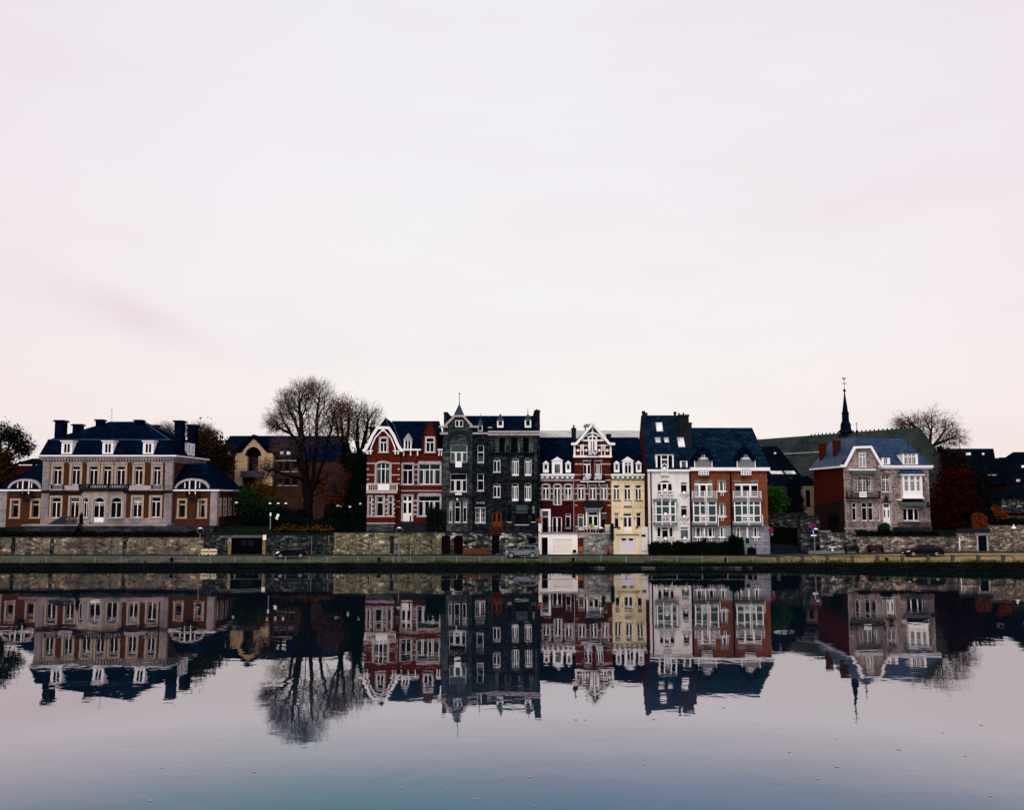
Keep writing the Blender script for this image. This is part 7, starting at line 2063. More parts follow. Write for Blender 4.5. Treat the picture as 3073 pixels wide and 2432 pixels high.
def railing(x0, x1, posts, label, v='0', y=None, curved=(1, 1), thick=False, mat=None, faint=False):
    Y = lambda X: edgeY(X) + .25
    def X_at(x):
        X = at(v, x, 1680, 117.7).x
        for _ in range(3): X = at(v, x, 1680, Y(X)).x
        return X
    a, b = X_at(x0), X_at(x1)
    t = thing('quay_railing', ((a+b)/2, Y((a+b)/2), roadz((a+b)/2, Y((a+b)/2))), label, 'railing', 'railings along the quay edge')
    h = .72
    z = lambda X: roadz(X, Y(X))
    m = MB(); k = max(1, int((b-a)/3)); P = [Vector((a+(b-a)*i/k, Y(a+(b-a)*i/k), z(a+(b-a)*i/k)+h)) for i in range(k+1)]
    if curved[0]: P = [P[0]+Vector((-.6, 0, -h)), P[0]+Vector((-.5, 0, -.3)), P[0]+Vector((-.25, 0, -.06))] + P
    if curved[1]: P = P + [P[-1]+Vector((.25, 0, -.06)), P[-1]+Vector((.5, 0, -.3)), P[-1]+Vector((.6, 0, -h))]
    m.path(P, .028 if not thick else .04, 6); m.build('rail', STEEL if not thick else IRON, t)
    for px in posts:
        X = X_at(px); w = .17 if thick else .06
        m = MB(); m.box(X-w, X+w, Y(X)-w, Y(X)+w, z(X)-.05, z(X)+h+(.02 if thick else .0)); 
        if thick: m.box(X-w*1.25, X+w*1.25, Y(X)-w*1.25, Y(X)+w*1.25, z(X)+h+.021, z(X)+h+.09)
        m.build('post', (RUST if px == 213 else CONC) if not thick else plain('weathered_post', (.06, .062, .06), .9, .6, 4) if 'weathered_post' not in MATS else MATS['weathered_post'], t)
railing(-40, 366, (69, 139, 213, 287, 365), 'low quay railing below the mansion, one of its posts rusty orange', curved=(0, 1))
railing(408, 930, (484, 560, 632, 706, 780, 857, 928), 'low quay railing in front of the black garage and hatchback')
railing(977, 1182, (983, 1074, 1180), 'short curved ended quay railing opposite the blocked doorway')
railing(1213, 1512, (1232, 1302, 1371, 1440, 1508), 'low quay railing below the sooty arched doors, tufts of grass at its foot')
railing(1560, 2262, tuple(range(1575, 2262, 76)), 'long thin quay railing in front of the garages and apartments', curved=(0, 0))
railing(2275, 2346, (2335,), 'short curved ended railing at the corner of the alley', thick=True, curved=(0, 1))
railing(2388, 2428, (2409,), 'small hoop railing with a single stout post below the alley', thick=True)
railing(2470, 3032, (2483, 2558, 2633, 2708, 2785, 2859, 2936, 3011), 'long railing with stout grey posts below the villa and the dark estate car', thick=True, curved=(0, 1))

def bollard(x, y0, y1, label):
    X = at('0', x, y1, 118.0).x; Y = edgeY(X)+.55; X = at('0', x, y1, Y).x; z = roadz(X, Y)
    t = thing('mooring_bollard', (X, Y, z), label, 'bollard', 'mooring bollards')
    h = at('0', x, y0, Y).z - z
    m = MB(); m.lathe((X, Y, z), [(.24, 0), (.2, .08), (.17, h*.7)], 12); m.build('shaft', IRON, t)
    m = MB(); m.lathe((X, Y, z), [(.17, h*.7), (.26, h*.78), (.26, h*.95), (.15, h)], 12); m.build('head', IRON, t)
for x, l in ((515, 'black mooring bollard left of the lamp by the crowd barrier'), (1137, 'black mooring bollard below the yellowed wall'), (1721, 'black mooring bollard opposite the white garage'), (2179, 'black mooring bollard opposite the apartment hedge'), (2661, 'black mooring bollard opposite the villa')):
    bollard(x, 1675, 1688, l)

def sign_post():
    Y = 124.2; b = at('S', 412, 940, Y); X = b.x; z0 = roadz(X, Y)
    t = thing('road_sign', (X, Y, z0), 'road sign post carrying a round red sign, a blue square and a white plate', 'road sign')
    f = Fac(t, (0, Y), 0, 'S')
    m = f.mb(); m.tube((X, 0, z0), (X, 0, f.p(400, 215)[1]), .07, n=8); m.build('pole', STEEL, t)
    RED, BLU = MATS['sign_red'], MATS['sign_blue']
    u, z = f.p(352, 190); r = (f.p(425, 190)[0]-u)
    o = MB(f.M).disc((u, z), r, -.10, -.07).build('round_sign', RED, t); MB(f.M).disc((u, z), r*.74, -.13, -.101).build('face', BLU, o)
    f.mb().band([(u-r*.5, z+r*.5), (u+r*.5, z-r*.5)], r*.22, -.15, -.131).build('bar', RED, o)
    a, b_, c, d = f.rect(290, 470, 285, 405); o = f.mb().box(a, b_, -.1, -.07, c, d).build('square_sign', BLU, t)
    m = f.mb(); m.band([f.p(345, 315), f.p(360, 300), f.p(366, 385)], .09, -.13, -.101); m.build('arrow', W, o)
    a, b_, c, d = f.rect(296, 445, 412, 450); f.mb().box(a, b_, -.1, -.07, c, d).build('plate', W, t)
    u, z = f.p(418, 305); m = f.mb(); m.lathe((u, -.3, z), [(.33*math.sin(q)+.01, -.33*math.cos(q)) for q in [.2*i for i in range(11)]], 12); m.build('mirror', MATS['lamp_glass'], t, smooth=True)
    m = f.mb(); m.lathe((u, -.3, z), [(.345*math.sin(q), -.345*math.cos(q)) for q in [2.1+.13*i for i in range(8)]] + [(.02, .348)], 12); m.build('cap', W, t, smooth=True)
    Y = 125.6; t = thing('road_sign', at('A', 245, 1090, Y), 'round red rimmed blue no-parking sign on the corner of the apartment house', 'road sign')
    f = Fac(t, (0, Y), 0, 'A'); u, z = f.p(245, 1092); r = f.p(290, 1092)[0]-u
    u2 = f.p(205, 1092)[0]
    f.mb().tube((u2, .0, z), (u, .0, z), .03).build('arm', STEEL, t)
    o = MB(f.M).disc((u, z), r, -.06, -.03).build('rim', RED, t); MB(f.M).disc((u, z), r*.72, -.09, -.061).build('face', BLU, o); f.mb().band([(u-r*.5, z+r*.5), (u+r*.5, z-r*.5)], r*.2, -.11, -.091).build('bar', RED, o)
    a, b_, c, d = f.rect(246, 284, 1145, 1186); f.mb().box(a, b_, -.05, -.03, c, d).build('plate', STEEL, t)
sign_post()

def bench(v, x0, x1, y0, y1, Y, label):
    a, b = at(v, x0, y1, Y), at(v, x1, y1, Y); z = roadz((a.x+b.x)/2, Y)+.14
    t = thing('park_bench', ((a.x+b.x)/2, Y, z), label, 'bench', 'dark red benches along the villa wall')
    M_ = plain('maroon_slats', (.010, .0025, .004), .6, .4) if 'maroon_slats' not in MATS else MATS['maroon_slats']
    m = MB()
    for i in range(3): m.box(a.x, b.x, Y-.45+.16*i, Y-.32+.16*i, z+.43, z+.47)
    m.build('seat', M_, t)
    m = MB()
    for i in range(3): m.box(a.x, b.x, Y+.04+.02*i, Y+.08+.02*i, z+.55+.16*i, z+.67+.16*i)
    m.build('backrest', M_, t)
    for x in (a.x+.2, b.x-.2): 
        m = MB(); m.box(x-.06, x+.06, Y-.42, Y+.03, z, z+.42); m.box(x-.05, x+.05, Y+.085, Y+.14, z, z+.98); m.build('leg', IRON, t)
bench('S', 1200, 1600, 770, 935, 125.4, 'dark maroon bench against the sooty part of the villa wall'); bench('S', 1835, 2260, 770, 935, 125.4, 'dark maroon bench against the pale villa wall, nearer the estate car')
def pedestal():
    Y = 125.3; b = at('S', 905, 900, Y); z = roadz(b.x, Y)+.14; z1 = at('S', 905, 745, Y).z; zm = at('S', 905, 850, Y).z
    t = thing('stone_basin', (b.x, Y, z), 'small white basin on a stone ledge left of the first bench', 'basin')
    MB().box(b.x-3.2, b.x+3.2, Y+.1, Y+.6, z-.2, zm).build('ledge', CONC, t)
    m = MB(); m.lathe((b.x, Y+.3, zm), [(.18, 0), (.14, .2), (.2, (z1-zm)*.7), (.42, (z1-zm)*.8), (.42, z1-zm), (.3, z1-zm)], 10); m.build('bowl', W, t)
pedestal()

def barrier():
    Y = 124.9; f = Fac(None, (0, Y), 0, 'G')
    u0, u1, z0, z1 = f.rect(205, 640, 700, 885); zr = roadz(u0, Y); z0 = max(z0, zr+.1)
    t = thing('crowd_barrier', ((u0+u1)/2, Y, zr), 'white plastic crowd barrier with slots standing in front of the dark wall', 'barrier'); f.root = t
    PL = plain('cream_plastic', (.60, .49, .34), .5, .15, 4)
    for a, b in ((u0, (u0+u1)/2-.02), ((u0+u1)/2+.02, u1)):
        n = 4; w = (b-a)/(n*3+1)
        m = f.mb(); m.box(a, b, -.06, .06, z0+.12, z0+.36); m.box(a, b, -.06, .06, z1-.3, z1-.1); m.box(a+.1, b-.1, -.05, .05, z1-.101, z1)
        for i in range(n+1): m.box(a+w*3*i, a+w*3*i+w, -.055, .055, z0+.42, z1-.3)
        o = m.build('panel', PL, t)
        for x in (a+.3, b-.3): m = f.mb(); m.box(x-.12, x+.12, -.3, .3, zr, z0+.119); m.build('foot', PL, o)
barrier()
def bin_small():
    b = at('Y', 200, 1340, 125.4); z = roadz(b.x, 125.4)+.14
    t = thing('waste_bin', (b.x, 125.4, z), 'small dark bin on a stone at the foot of the white garage corner', 'bin')
    MB().hull([(b.x+sx*.3, 125.4+sy*.25, z) for sx in (-1, 1) for sy in (-1, 1)] + [(b.x+sx*.28, 125.4+sy*.22, z+.2) for sx in (-1, 1) for sy in (-1, 1)]).build('stone', CREAM, t)
    MB().hull([(b.x+sx*.24, 125.4+sy*.2, z+.2) for sx in (-1, 1) for sy in (-1, 1)] + [(b.x+sx*.2, 125.4+sy*.18, z+.6) for sx in (-1, 1) for sy in (-1, 1)]).build('body', IRON, t)
bin_small()
# ================================================================== parked cars
def car(label, X, Y, z, L, W_, prof, belt, H, wheels, wr, win, mats, rot=0, wscr=None, rails=False, lights=((.0, .62, .75),)):
    """nose towards -x; prof is the closed outline above the sills, (x 0..L, z)"""
    root = thing('parked_car', (X, Y, z), label, 'car')
    T = Matrix.Translation((X, Y, z)) @ Matrix.Rotation(rot, 4, 'Z') @ Matrix.Translation((-L/2, 0, 0))
    def hw(zz, xx=None):
        k = max(0, (zz-belt)/(H-belt)); e = W_/2*(1-.24*k)
        if xx is not None:
            t = min(xx, L-xx); e *= 1-.10*max(0, 1-t/.55)**2
        return e
    out = list(prof)
    und = []
    for c in reversed(wheels):
        R = wr+.07
        und += [(c+R*math.cos(a), wr+R*math.sin(a)) for a in [math.pi*i/10 for i in range(11)] if wr+R*math.sin(a) > .21]
    poly = out + [(L-.08, .22)] + [p for p in und] + [(.08, .22)]
    m = MB(T); n = len(poly); cx, cz = L/2, .7
    def shr(p, k): return (cx+(p[0]-cx)*(1-k*.018), cz+(p[1]-cz)*(1-k*.05))
    st = [(-1, 1.0, 1), (-1, .93, 0), (1, .93, 0), (1, 1.0, 1)]
    pts = []
    for s, k, e in st:
        for p in poly:
            q = shr(p, 1) if e else p
            pts.append((q[0], s*hw(q[1], q[0])*k, q[1]))
    f = [tuple(range(n)), tuple(range(4*n-1, 3*n-1, -1))]
    for a in range(3): f += [(a*n+i, (a+1)*n+i, (a+1)*n+(i+1) % n, a*n+(i+1) % n) for i in range(n)]
    m.add(pts, f)
    b = m.build('body', mats['body'], root)
    # lower cladding
    m = MB(T)
    for s in (-1, 1): m.box(wheels[0]+wr+.12, wheels[1]-wr-.12, s*W_/2-.03*s, s*(W_/2+.02), .24, .42)
    m.build('sill', mats['trim'], root)
    for poly2 in win:
        for s in (-1, 1):
            m = MB(T)
            P = [(x, s*(hw(zz, x)*.999+.012), zz) for x, zz in poly2]
            m.add(P + [(x, y-s*.03, zz) for x, y, zz in P], [tuple(range(len(P))), tuple(range(2*len(P)-1, len(P)-1, -1))] + [(i, (i+1) % len(P), len(P)+(i+1) % len(P), len(P)+i) for i in range(len(P))])
            m.build('side_window', mats['glass'], root)
    for (x0, z0, x1, z1), nm in zip(wscr, ('windscreen', 'rear_window')):
        dx, dz = x1-x0, z1-z0; l = math.hypot(dx, dz); nx, nz = -dz/l*.02, dx/l*.02
        if nm == 'rear_window': nx, nz = -nx, -nz
        if nz < 0: nx, nz = -nx, -nz
        y0, y1 = hw(z0)*.86, hw(z1)*.86
        m = MB(T); m.add([(x0+nx, -y0, z0+nz), (x0+nx, y0, z0+nz), (x1+nx, y1, z1+nz), (x1+nx, -y1, z1+nz), (x0-nx, -y0, z0-nz), (x0-nx, y0, z0-nz), (x1-nx, y1, z1-nz), (x1-nx, -y1, z1-nz)], [(0, 1, 2, 3), (7, 6, 5, 4), (0, 4, 5, 1), (1, 5, 6, 2), (2, 6, 7, 3), (3, 7, 4, 0)])
        m.build(nm, mats['glass'], root)
    for c in wheels:
        for s in (-1, 1):
            M2 = T @ Matrix.Translation((c, s*(W_/2-.13), wr)) @ Matrix.Rotation(math.pi/2, 4, 'X')
            m = MB(M2); m.lathe((0, 0, 0), [(wr*.6, -.11), (wr*.95, -.11), (wr, -.07), (wr, .07), (wr*.95, .11), (wr*.6, .11)], 20)
            w = m.build('wheel', mats['tyre'], root)
            m = MB(M2)
            for k in range(5):
                a = 2*math.pi*k/5; ca, sa = math.cos(a), math.sin(a)
                m.add([(ca*.05-sa*.05, sa*.05+ca*.05, -s*-.118 if False else .118*q) for q in (1,)] , []) if False else None
                for q in (1, -1):
                    p0 = Vector((ca*.04, sa*.04, .112*q)); p1 = Vector((ca*wr*.62, sa*wr*.62, .112*q)); m.tube(p0, p1, .045, .035, 5)
            m.lathe((0, 0, 0), [(wr*.60, -.118), (wr*.68, -.118), (wr*.68, .118), (wr*.60, .118)], 20); m.build('rim', mats['rim'], w)
    for s in (-1, 1):
        for (x, z0, z1, lx) in lights:
            m = MB(T); y = s*hw(.7, .15)*.78
            m.hull([(x-.015, y-.24, z0), (x-.015, y+.2, z0), (x+lx*.5, y-.26, z1), (x+lx, y+s*.26, z1), (x+lx*.7, y+s*.28, z0+.05), (x+.02, y+s*.25, z0+.02)]); m.build('headlight', mats['lens'], root)
        m = MB(T); y = s*hw(.85, L-.1)*.92
        m.box(L-.2, L-.015, y-.12, y+.12 if s < 0 else y+.1, .78, .98); m.build('tail_light', mats['red'], root)
        m = MB(T); xm = win[0][0][0]+.25; m.hull([(xm, s*(hw(belt)+.02), belt+.02), (xm+.14, s*(hw(belt)+.02), belt+.02), (xm, s*(hw(belt)+.2), belt+.04), (xm+.1, s*(hw(belt)+.2), belt+.04), (xm, s*(hw(belt)+.2), belt+.17), (xm+.1, s*(hw(belt)+.02), belt+.17)]); m.build('mirror', mats['body'], root)
        if rails:
            m = MB(T); xa, xb = rails; y = s*hw(H-.02)*.9; m.path([(xa, y, H-.06), (xa+.12, y, H+.04), (xb-.12, y, H+.03), (xb, y, H-.07)], .022); m.build('roof_rail', mats['trim'], root)
    m = MB(T)
    for s in (-1, 1):
        for c in ((wheels[0]+wheels[1])/2+.25, wheels[1]-.25): m.box(c-.1, c+.1, s*hw(.9)*1.0, s*(hw(.9)+.03), belt-.14, belt-.10)
    m.build('handle', mats['trim'], root)
    m = MB(T); m.box(-.005, .05, -.26, .26, .42, .53); m.build('number_plate', W, root)
    return root

def paint(name, c, rough=.18, metal=.3, coat=.25):
    m, nt, b, N = nodes(name)
    b.inputs['Base Color'].default_value = c4(c); b.inputs['Roughness'].default_value = rough; b.inputs['Metallic'].default_value = metal
    b.inputs['Coat Weight'].default_value = coat; b.inputs['Specular IOR Level'].default_value = .2 if coat > .2 else .06; b.inputs['Coat Roughness'].default_value = .05
    n = N('ShaderNodeTexNoise', Scale=3, Detail=4); r = ramp(N, [(.3, (rough*.8,)*3), (.7, (rough*1.6,)*3)]); nt.links.new(n.outputs['Fac'], r.inputs['Fac']); nt.links.new(r.outputs['Color'], b.inputs['Roughness'])
    return m
TY = plain('tyre_rubber', (.012, .012, .013), .85, .3, 8); RIM = plain('alloy', (.30, .31, .33), .35, .1, 4, metal=.7)
LENS = plain('headlight_lens', (.75, .75, .73), .15, .05); TL = plain('tail_lens', (.30, .02, .02), .2, .1); TRIM = plain('black_trim', (.015, .015, .017), .5, .2)
CG = glass('car_glass', (.003, .004, .006), .03, spec=.15); CG2 = glass('pale_car_glass', (.012, .018, .026), .03, spec=.2)
base = dict(trim=TRIM, glass=CG, tyre=TY, rim=RIM, lens=LENS, red=TL)

def mk_cars():
    # silver off-roader
    Yc = 122.6; a, b = at('5', 592, 1550, Yc).x, at('5', 914, 1550, Yc).x; L = 4.57; X = (a+b)/2; z = roadz(X, Yc)
    prof = [(.05, .30), (0, .5), (.02, .72), (.14, .88), (.5, .97), (1.12, 1.06), (1.35, 1.12), (1.95, 1.55), (2.25, 1.655), (2.8, 1.69), (3.5, 1.68), (4.05, 1.62), (4.32, 1.36), (4.50, 1.05), (4.56, .82), (4.56, .5), (4.5, .32)]
    car('silver off-road car parked against the pale flecked wall beside the white garage', X, Yc, z, L, 1.85, prof, 1.06, 1.69, (.85, 3.62), .36,
        [[(1.58, 1.12), (2.0, 1.5), (2.42, 1.58), (2.45, 1.12)], [(2.52, 1.12), (2.49, 1.585), (3.25, 1.59), (3.32, 1.13)], [(3.4, 1.14), (3.35, 1.585), (3.85, 1.56), (4.12, 1.2)]],
        dict(base, body=paint('silver_paint', (.10, .115, .135), .28, .3)), wscr=((1.38, 1.14, 2.12, 1.6), (4.44, 1.14, 4.12, 1.58)), rails=(2.2, 4.0), lights=((.05, .72, .86, .4),))
    # black hatchback, nose turned a little to the river
    Yc = 122.4; a, b = at('K', 185, 1000, Yc).x, at('K', 1050, 1000, Yc).x; X = (a+b)/2+.05; z = roadz(X, Yc)
    prof = [(.06, .30), (0, .48), (.04, .68), (.22, .84), (.75, .98), (1.15, 1.05), (1.75, 1.42), (2.1, 1.52), (2.7, 1.545), (3.3, 1.52), (3.75, 1.45), (3.95, 1.2), (4.08, .95), (4.12, .7), (4.1, .45), (4.04, .3)]
    car('black hatchback parked by the sooty wall, nose angled to the river', X, Yc, z, 4.12, 1.78, prof, 1.0, 1.545, (.78, 3.32), .32,
        [[(1.38, 1.07), (1.8, 1.36), (2.15, 1.44), (2.18, 1.07)], [(2.25, 1.07), (2.22, 1.445), (2.95, 1.44), (3.0, 1.08)], [(3.07, 1.09), (3.02, 1.43), (3.5, 1.38), (3.62, 1.14)]],
        dict(base, body=paint('black_paint', (.0015, .002, .004), .25, 0, .02), glass=CG2), rot=.34, wscr=((1.2, 1.08, 1.9, 1.46), (3.98, 1.16, 3.8, 1.42)), lights=((.10, .66, .92, .55),))
    # dark estate
    Yc = 121.2; v = '0'; s = 373/2158; a, b = at(v, 2700+40*s, 1650, Yc).x, at(v, 2700+738*s, 1650, Yc).x; L = b-a-.1; X = (a+b)/2; z = roadz(X, Yc)
    k = L/4.85
    prof = [(x*k, zz) for x, zz in [(.08, .30), (0, .45), (.03, .62), (.25, .76), (.95, .90), (1.35, .96), (2.05, 1.33), (2.4, 1.44), (3.0, 1.49), (3.6, 1.47), (4.1, 1.36), (4.5, 1.12), (4.72, .93), (4.83, .75), (4.83, .45), (4.75, .3)]]
    car('dark navy estate car parked in front of the pale villa garden wall', X, Yc, z, L, 1.82, prof, .94, 1.49, (.98*k, 3.82*k), .33,
        [[(x*k, zz) for x, zz in q] for q in ([(1.62, .99), (2.1, 1.27), (2.5, 1.38), (2.52, 1.0)], [(2.6, 1.0), (2.58, 1.39), (3.3, 1.40), (3.35, 1.01)], [(3.43, 1.01), (3.38, 1.4), (3.9, 1.33), (4.25, 1.07)])],
        dict(base, body=paint('navy_paint', (.0015, .002, .005), .3, 0, .015)), wscr=((1.42*k, .99, 2.22*k, 1.37), (4.62*k, 1.03, 4.18*k, 1.31)), lights=((.10, .62, .76, .55),))
mk_cars()
# ================================================================== river
def mk_water():
    m, nt, b, N = nodes('river_water')
    L = nt.links.new
    nt.nodes.remove(b); out = nt.nodes['Material Output']
    tc = N('ShaderNodeTexCoord')
    mp = N('ShaderNodeMapping'); mp.inputs['Scale'].default_value = (.8, 1, 1); L(tc.outputs['Object'], mp.inputs[0])
    n1 = N('ShaderNodeTexNoise', Scale=.55, Detail=2, Roughness=.45, Distortion=.3); L(mp.outputs[0], n1.inputs['Vector'])
    n2 = N('ShaderNodeTexNoise', Scale=.13, Detail=1); L(tc.outputs['Object'], n2.inputs['Vector'])
    n3 = N('ShaderNodeTexNoise', Scale=2.3, Detail=2); L(mp.outputs[0], n3.inputs['Vector'])
    b2 = N('ShaderNodeBump', Strength=1, Distance=WAVE[0]); L(n2.outputs['Fac'], b2.inputs['Height'])
    b1 = N('ShaderNodeBump', Strength=1, Distance=WAVE[1]); L(n1.outputs['Fac'], b1.inputs['Height']); L(b2.outputs['Normal'], b1.inputs['Normal'])
    b3 = N('ShaderNodeBump', Strength=1, Distance=WAVE[2]); L(n3.outputs['Fac'], b3.inputs['Height']); L(b1.outputs['Normal'], b3.inputs['Normal'])
    lw = N('ShaderNodeLayerWeight', Blend=.5); L(b3.outputs['Normal'], lw.inputs['Normal'])
    fr = ramp(N, [(0, (.03,)*3), (.55, (.10,)*3), (.66, (.05,)*3), (.69, (.08,)*3), (.715, (.16,)*3), (.745, (.34,)*3), (.78, (.505,)*3), (.83, (.51,)*3), (.88, (.52,)*3), (1, (.92,)*3)]); L(lw.outputs['Facing'], fr.inputs['Fac'])
    gl = N('ShaderNodeBsdfGlossy', Roughness=.015); nr = N('ShaderNodeTexNoise', Scale=.03, Detail=4); L(tc.outputs['Object'], nr.inputs['Vector']); rg = ramp(N, [(.45, (.006,)*3), (.62, (.020,)*3)]); L(nr.outputs['Fac'], rg.inputs['Fac']); L(rg.outputs['Color'], gl.inputs['Roughness']); gl.inputs['Color'].default_value = (1, .945, .96, 1); L(b3.outputs['Normal'], gl.inputs['Normal'])
    df = N('ShaderNodeBsdfDiffuse')
    rb = ramp(N, [(0, (.02, .07, .085)), (.66, (.026, .130, .160)), (.72, (.024, .090, .115)), (.77, (.014, .035, .050)), (.82, (.002, .007, .011)), (1, (.001, .003, .005))]); L(lw.outputs['Facing'], rb.inputs['Fac'])
    nv = N('ShaderNodeTexNoise', Scale=.045, Detail=5, Roughness=.6); L(tc.outputs['Object'], nv.inputs['Vector'])
    rv = ramp(N, [(.42, (.6, .98, 1.0)), (.66, (1.9, .93, 1.3))]); L(nv.outputs['Fac'], rv.inputs['Fac'])
    mv = N('ShaderNodeMix', data_type='RGBA', blend_type='MULTIPLY'); mv.inputs[0].default_value = 1; L(rb.outputs['Color'], mv.inputs[6]); L(rv.outputs['Color'], mv.inputs[7]); L(mv.outputs[2], df.inputs['Color'])
    ms = N('ShaderNodeMixShader'); L(fr.outputs[0], ms.inputs[0]); L(df.outputs[0], ms.inputs[1]); L(gl.outputs[0], ms.inputs[2]); L(ms.outputs[0], out.inputs['Surface'])
    w = MB(); w.add([(-4000, -3000, 0), (4000, -3000, 0), (4000, 119, 0), (-4000, 119, 0)], [(0, 1, 2, 3)])
    tag(w.build('river_water', m), kind='structure')
    spots = [('5', 683, 850), ('5', 1393, 850), ('5', 1695, 933), ('5', 1857, 925), ('5', 2005, 982), ('5', 2120, 895), ('5', 635, 988), ('5', 1070, 868),
             ('6', 270, 647), ('6', 308, 648), ('6', 597, 646), ('6', 1170, 783), ('6', 1370, 727), ('6', 1815, 703), ('6', 1910, 801), ('6', 1630, 773), ('6', 1288, 895), ('6', 1370, 846), ('6', 70, 888), ('6', 90, 1010), ('6', 555, 835), ('6', 2020, 968), ('6', 1978, 670), ('6', 892, 596)]
    random.seed(4); LM = plain('pale_leaf', (.36, .32, .28), .7, .4, 6)
    for a, x, y in spots:
        px, py = (x*.7118, 1700+y*.7118) if a == '5' else (1536+x*.7122, 1700+y*.7122)
        p = on_z('0', px, py, .012); s = (p.y)*.0014*random.uniform(.6, 1.2)
        o = MB().hull([p + Vector((s*math.cos(t)*1.5, s*math.sin(t)*1.3, 0)) for t in [i*.785 for i in range(8)]] + [p + Vector((s*1.5, s*.3, .008)), p + Vector((-s*1.2, 0, .01)), p+Vector((0, 0, -.004))]).build('floating_leaf', LM)
        tag(o, 'small pale leaf floating on the calm river', 'leaf', 'pale leaves floating on the river')
WAVE = (.012, .0055, .0009)
mk_water()

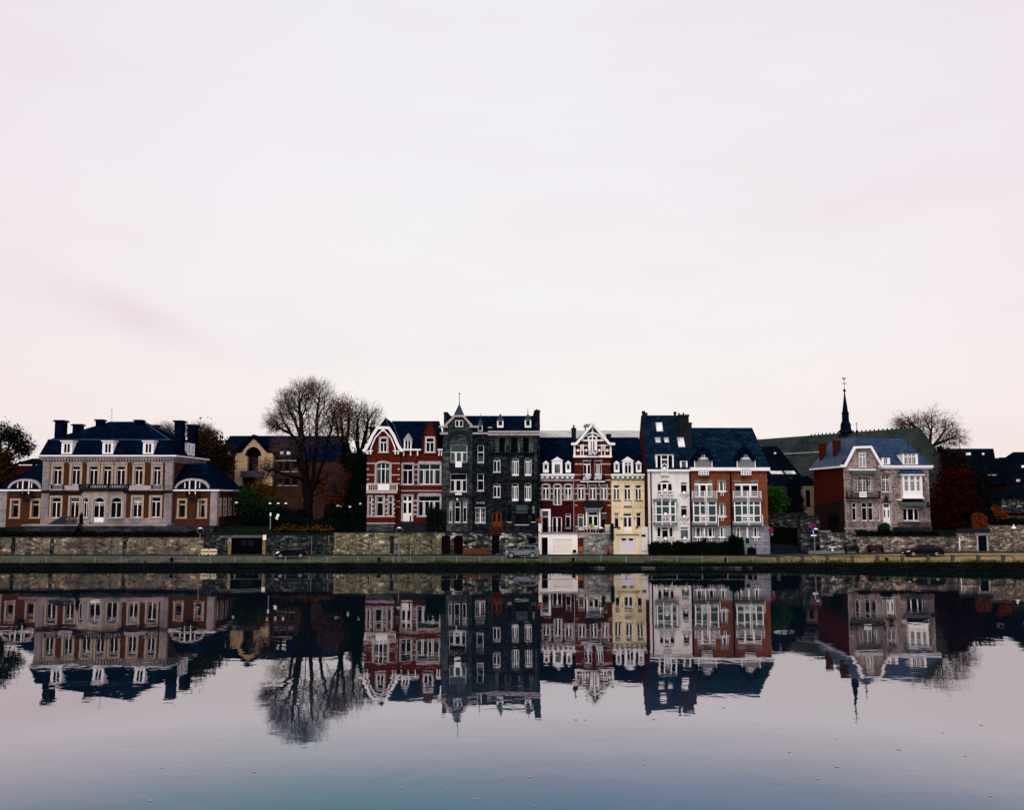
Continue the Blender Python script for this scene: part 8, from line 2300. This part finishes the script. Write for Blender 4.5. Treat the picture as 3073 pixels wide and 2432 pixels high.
# ================================================================== sky, sun, camera
SUN_EL, SUN_AZ = math.radians(36), math.radians(205)     # soft light from behind the viewer, over the left shoulder
def mk_world():
    w = bpy.data.worlds.new('World'); SC.world = w; w.use_nodes = True
    nt = w.node_tree; L = nt.links.new
    bg = nt.nodes['Background']; out = nt.nodes['World Output']
    def N(t, **k):
        n = nt.nodes.new(t)
        for a, v in k.items():
            if a in n.inputs: n.inputs[a].default_value = v
            else: setattr(n, a, v)
        return n
    sk = N('ShaderNodeTexSky', sky_type='NISHITA'); sk.sun_disc = False; sk.sun_elevation = SUN_EL; sk.sun_rotation = SUN_AZ; sk.dust_density = 3
    L(sk.outputs[0], bg.inputs['Color']); bg.inputs['Strength'].default_value = .012
    tc = N('ShaderNodeTexCoord'); sp = N('ShaderNodeSeparateXYZ'); L(tc.outputs['Generated'], sp.inputs[0])
    r = ramp(N, [(0, (.05, .05, .055)), (.495, (.06, .06, .065)), (.5, (.905, .85, .785)), (.56, (.895, .845, .815)), (.66, (.875, .845, .865)), (.74, (.85, .82, .86)), (.82, (.9, .9, 1.0)), (1, (1.1, 1.15, 1.35))])
    mr = N('ShaderNodeMapRange'); mr.inputs['From Min'].default_value = -1; L(sp.outputs['Z'], mr.inputs['Value']); L(mr.outputs[0], r.inputs['Fac'])
    # faint mauve cloud bands
    mp = N('ShaderNodeMapping'); mp.inputs['Scale'].default_value = (1.2, 1.2, 5); mp.inputs['Rotation'].default_value = (0, .22, 0); L(tc.outputs['Generated'], mp.inputs[0])
    n = N('ShaderNodeTexNoise', Scale=2.1, Detail=5, Roughness=.55); L(mp.outputs[0], n.inputs['Vector'])
    rr = ramp(N, [(.45, (0, 0, 0)), (.75, (.55, .55, .55))]); L(n.outputs['Fac'], rr.inputs['Fac'])
    mx = N('ShaderNodeMix', data_type='RGBA'); L(rr.outputs['Color'], mx.inputs[0]); L(r.outputs['Color'], mx.inputs[6])
    mx.inputs[7].default_value = (.82, .73, .75, 1)
    # the darker streak low on the left
    c = ray('0', 365, 935).normalized(); tdir = (ray('0', 560, 1005).normalized() - ray('0', 210, 875).normalized()).normalized()
    vs = N('ShaderNodeVectorMath', operation='SUBTRACT'); L(tc.outputs['Generated'], vs.inputs[0]); vs.inputs[1].default_value = c
    d1 = N('ShaderNodeVectorMath', operation='DOT_PRODUCT'); L(vs.outputs[0], d1.inputs[0]); d1.inputs[1].default_value = tdir
    nrm = c.cross(tdir).normalized()
    d2 = N('ShaderNodeVectorMath', operation='DOT_PRODUCT'); L(vs.outputs[0], d2.inputs[0]); d2.inputs[1].default_value = nrm
    def M(op, a, b=None):
        m = N('ShaderNodeMath', operation=op)
        if isinstance(a, float): m.inputs[0].default_value = a
        else: L(a, m.inputs[0])
        if b is not None:
            if isinstance(b, float): m.inputs[1].default_value = b
            else: L(b, m.inputs[1])
        return m.outputs[0]
    q = M('ADD', M('POWER', M('ABSOLUTE', M('DIVIDE', d1.outputs['Value'], .085)), 2.0), M('POWER', M('ABSOLUTE', M('DIVIDE', d2.outputs['Value'], .017)), 2.0))
    g = M('POWER', 2.718, M('MULTIPLY', q, -1.0))
    nn = N('ShaderNodeTexNoise', Scale=14, Detail=4); L(tc.outputs['Generated'], nn.inputs['Vector'])
    g2 = M('MULTIPLY', g, M('MULTIPLY', nn.outputs['Fac'], 1.1))
    # only in front of the viewer
    mx2 = N('ShaderNodeMix', data_type='RGBA'); L(g2, mx2.inputs[0]); L(mx.outputs[2], mx2.inputs[6]); mx2.inputs[7].default_value = (.78, .68, .725, 1)
    ax = M('POWER', M('ABSOLUTE', sp.outputs['X']), 2.0)
    mx3 = N('ShaderNodeMix', data_type='RGBA', blend_type='MULTIPLY'); L(M('MINIMUM', M('MULTIPLY', ax, 3.4), 1.0), mx3.inputs[0]); L(mx2.outputs[2], mx3.inputs[6]); mx3.inputs[7].default_value = (.98, .90, .93, 1)
    b2 = N('ShaderNodeBackground'); L(mx3.outputs[2], b2.inputs['Color']); b2.inputs['Strength'].default_value = 1.0
    ad = N('ShaderNodeAddShader'); L(bg.outputs[0], ad.inputs[0]); L(b2.outputs[0], ad.inputs[1]); L(ad.outputs[0], out.inputs['Surface'])
    s = bpy.data.lights.new('sun', 'SUN'); s.energy = 1.5; s.angle = math.radians(12); s.color = (1, .955, .90)
    o = bpy.data.objects.new('sun', s); COL.objects.link(o)
    # direction towards the sun: behind the camera (-y), a little left
    d = Vector((-.35*math.cos(SUN_EL), -.937*math.cos(SUN_EL), math.sin(SUN_EL)))
    o.rotation_euler = d.to_track_quat('Z', 'Y').to_euler(); o.location = (0, -20, 60)
mk_world()
cam = bpy.data.cameras.new('camera'); co = bpy.data.objects.new('camera', cam); COL.objects.link(co)
co.location = (0, 0, CAMZ); co.rotation_euler = (math.pi/2 + TH, 0, 0)
cam.sensor_fit = 'HORIZONTAL'; cam.sensor_width = 36; cam.lens = 36*FPX/3073
cam.clip_start = .5; cam.clip_end = 12000
SC.camera = co
SC.view_settings.view_transform = 'Standard'; SC.view_settings.look = 'None'; SC.view_settings.gamma = 1; SC.view_settings.use_curve_mapping = False
SC.view_settings.exposure = 0
SC.cycles.max_bounces = 8; SC.cycles.diffuse_bounces = 3; SC.cycles.glossy_bounces = 4; SC.cycles.transparent_max_bounces = 8
SC.cycles.sample_clamp_indirect = 4
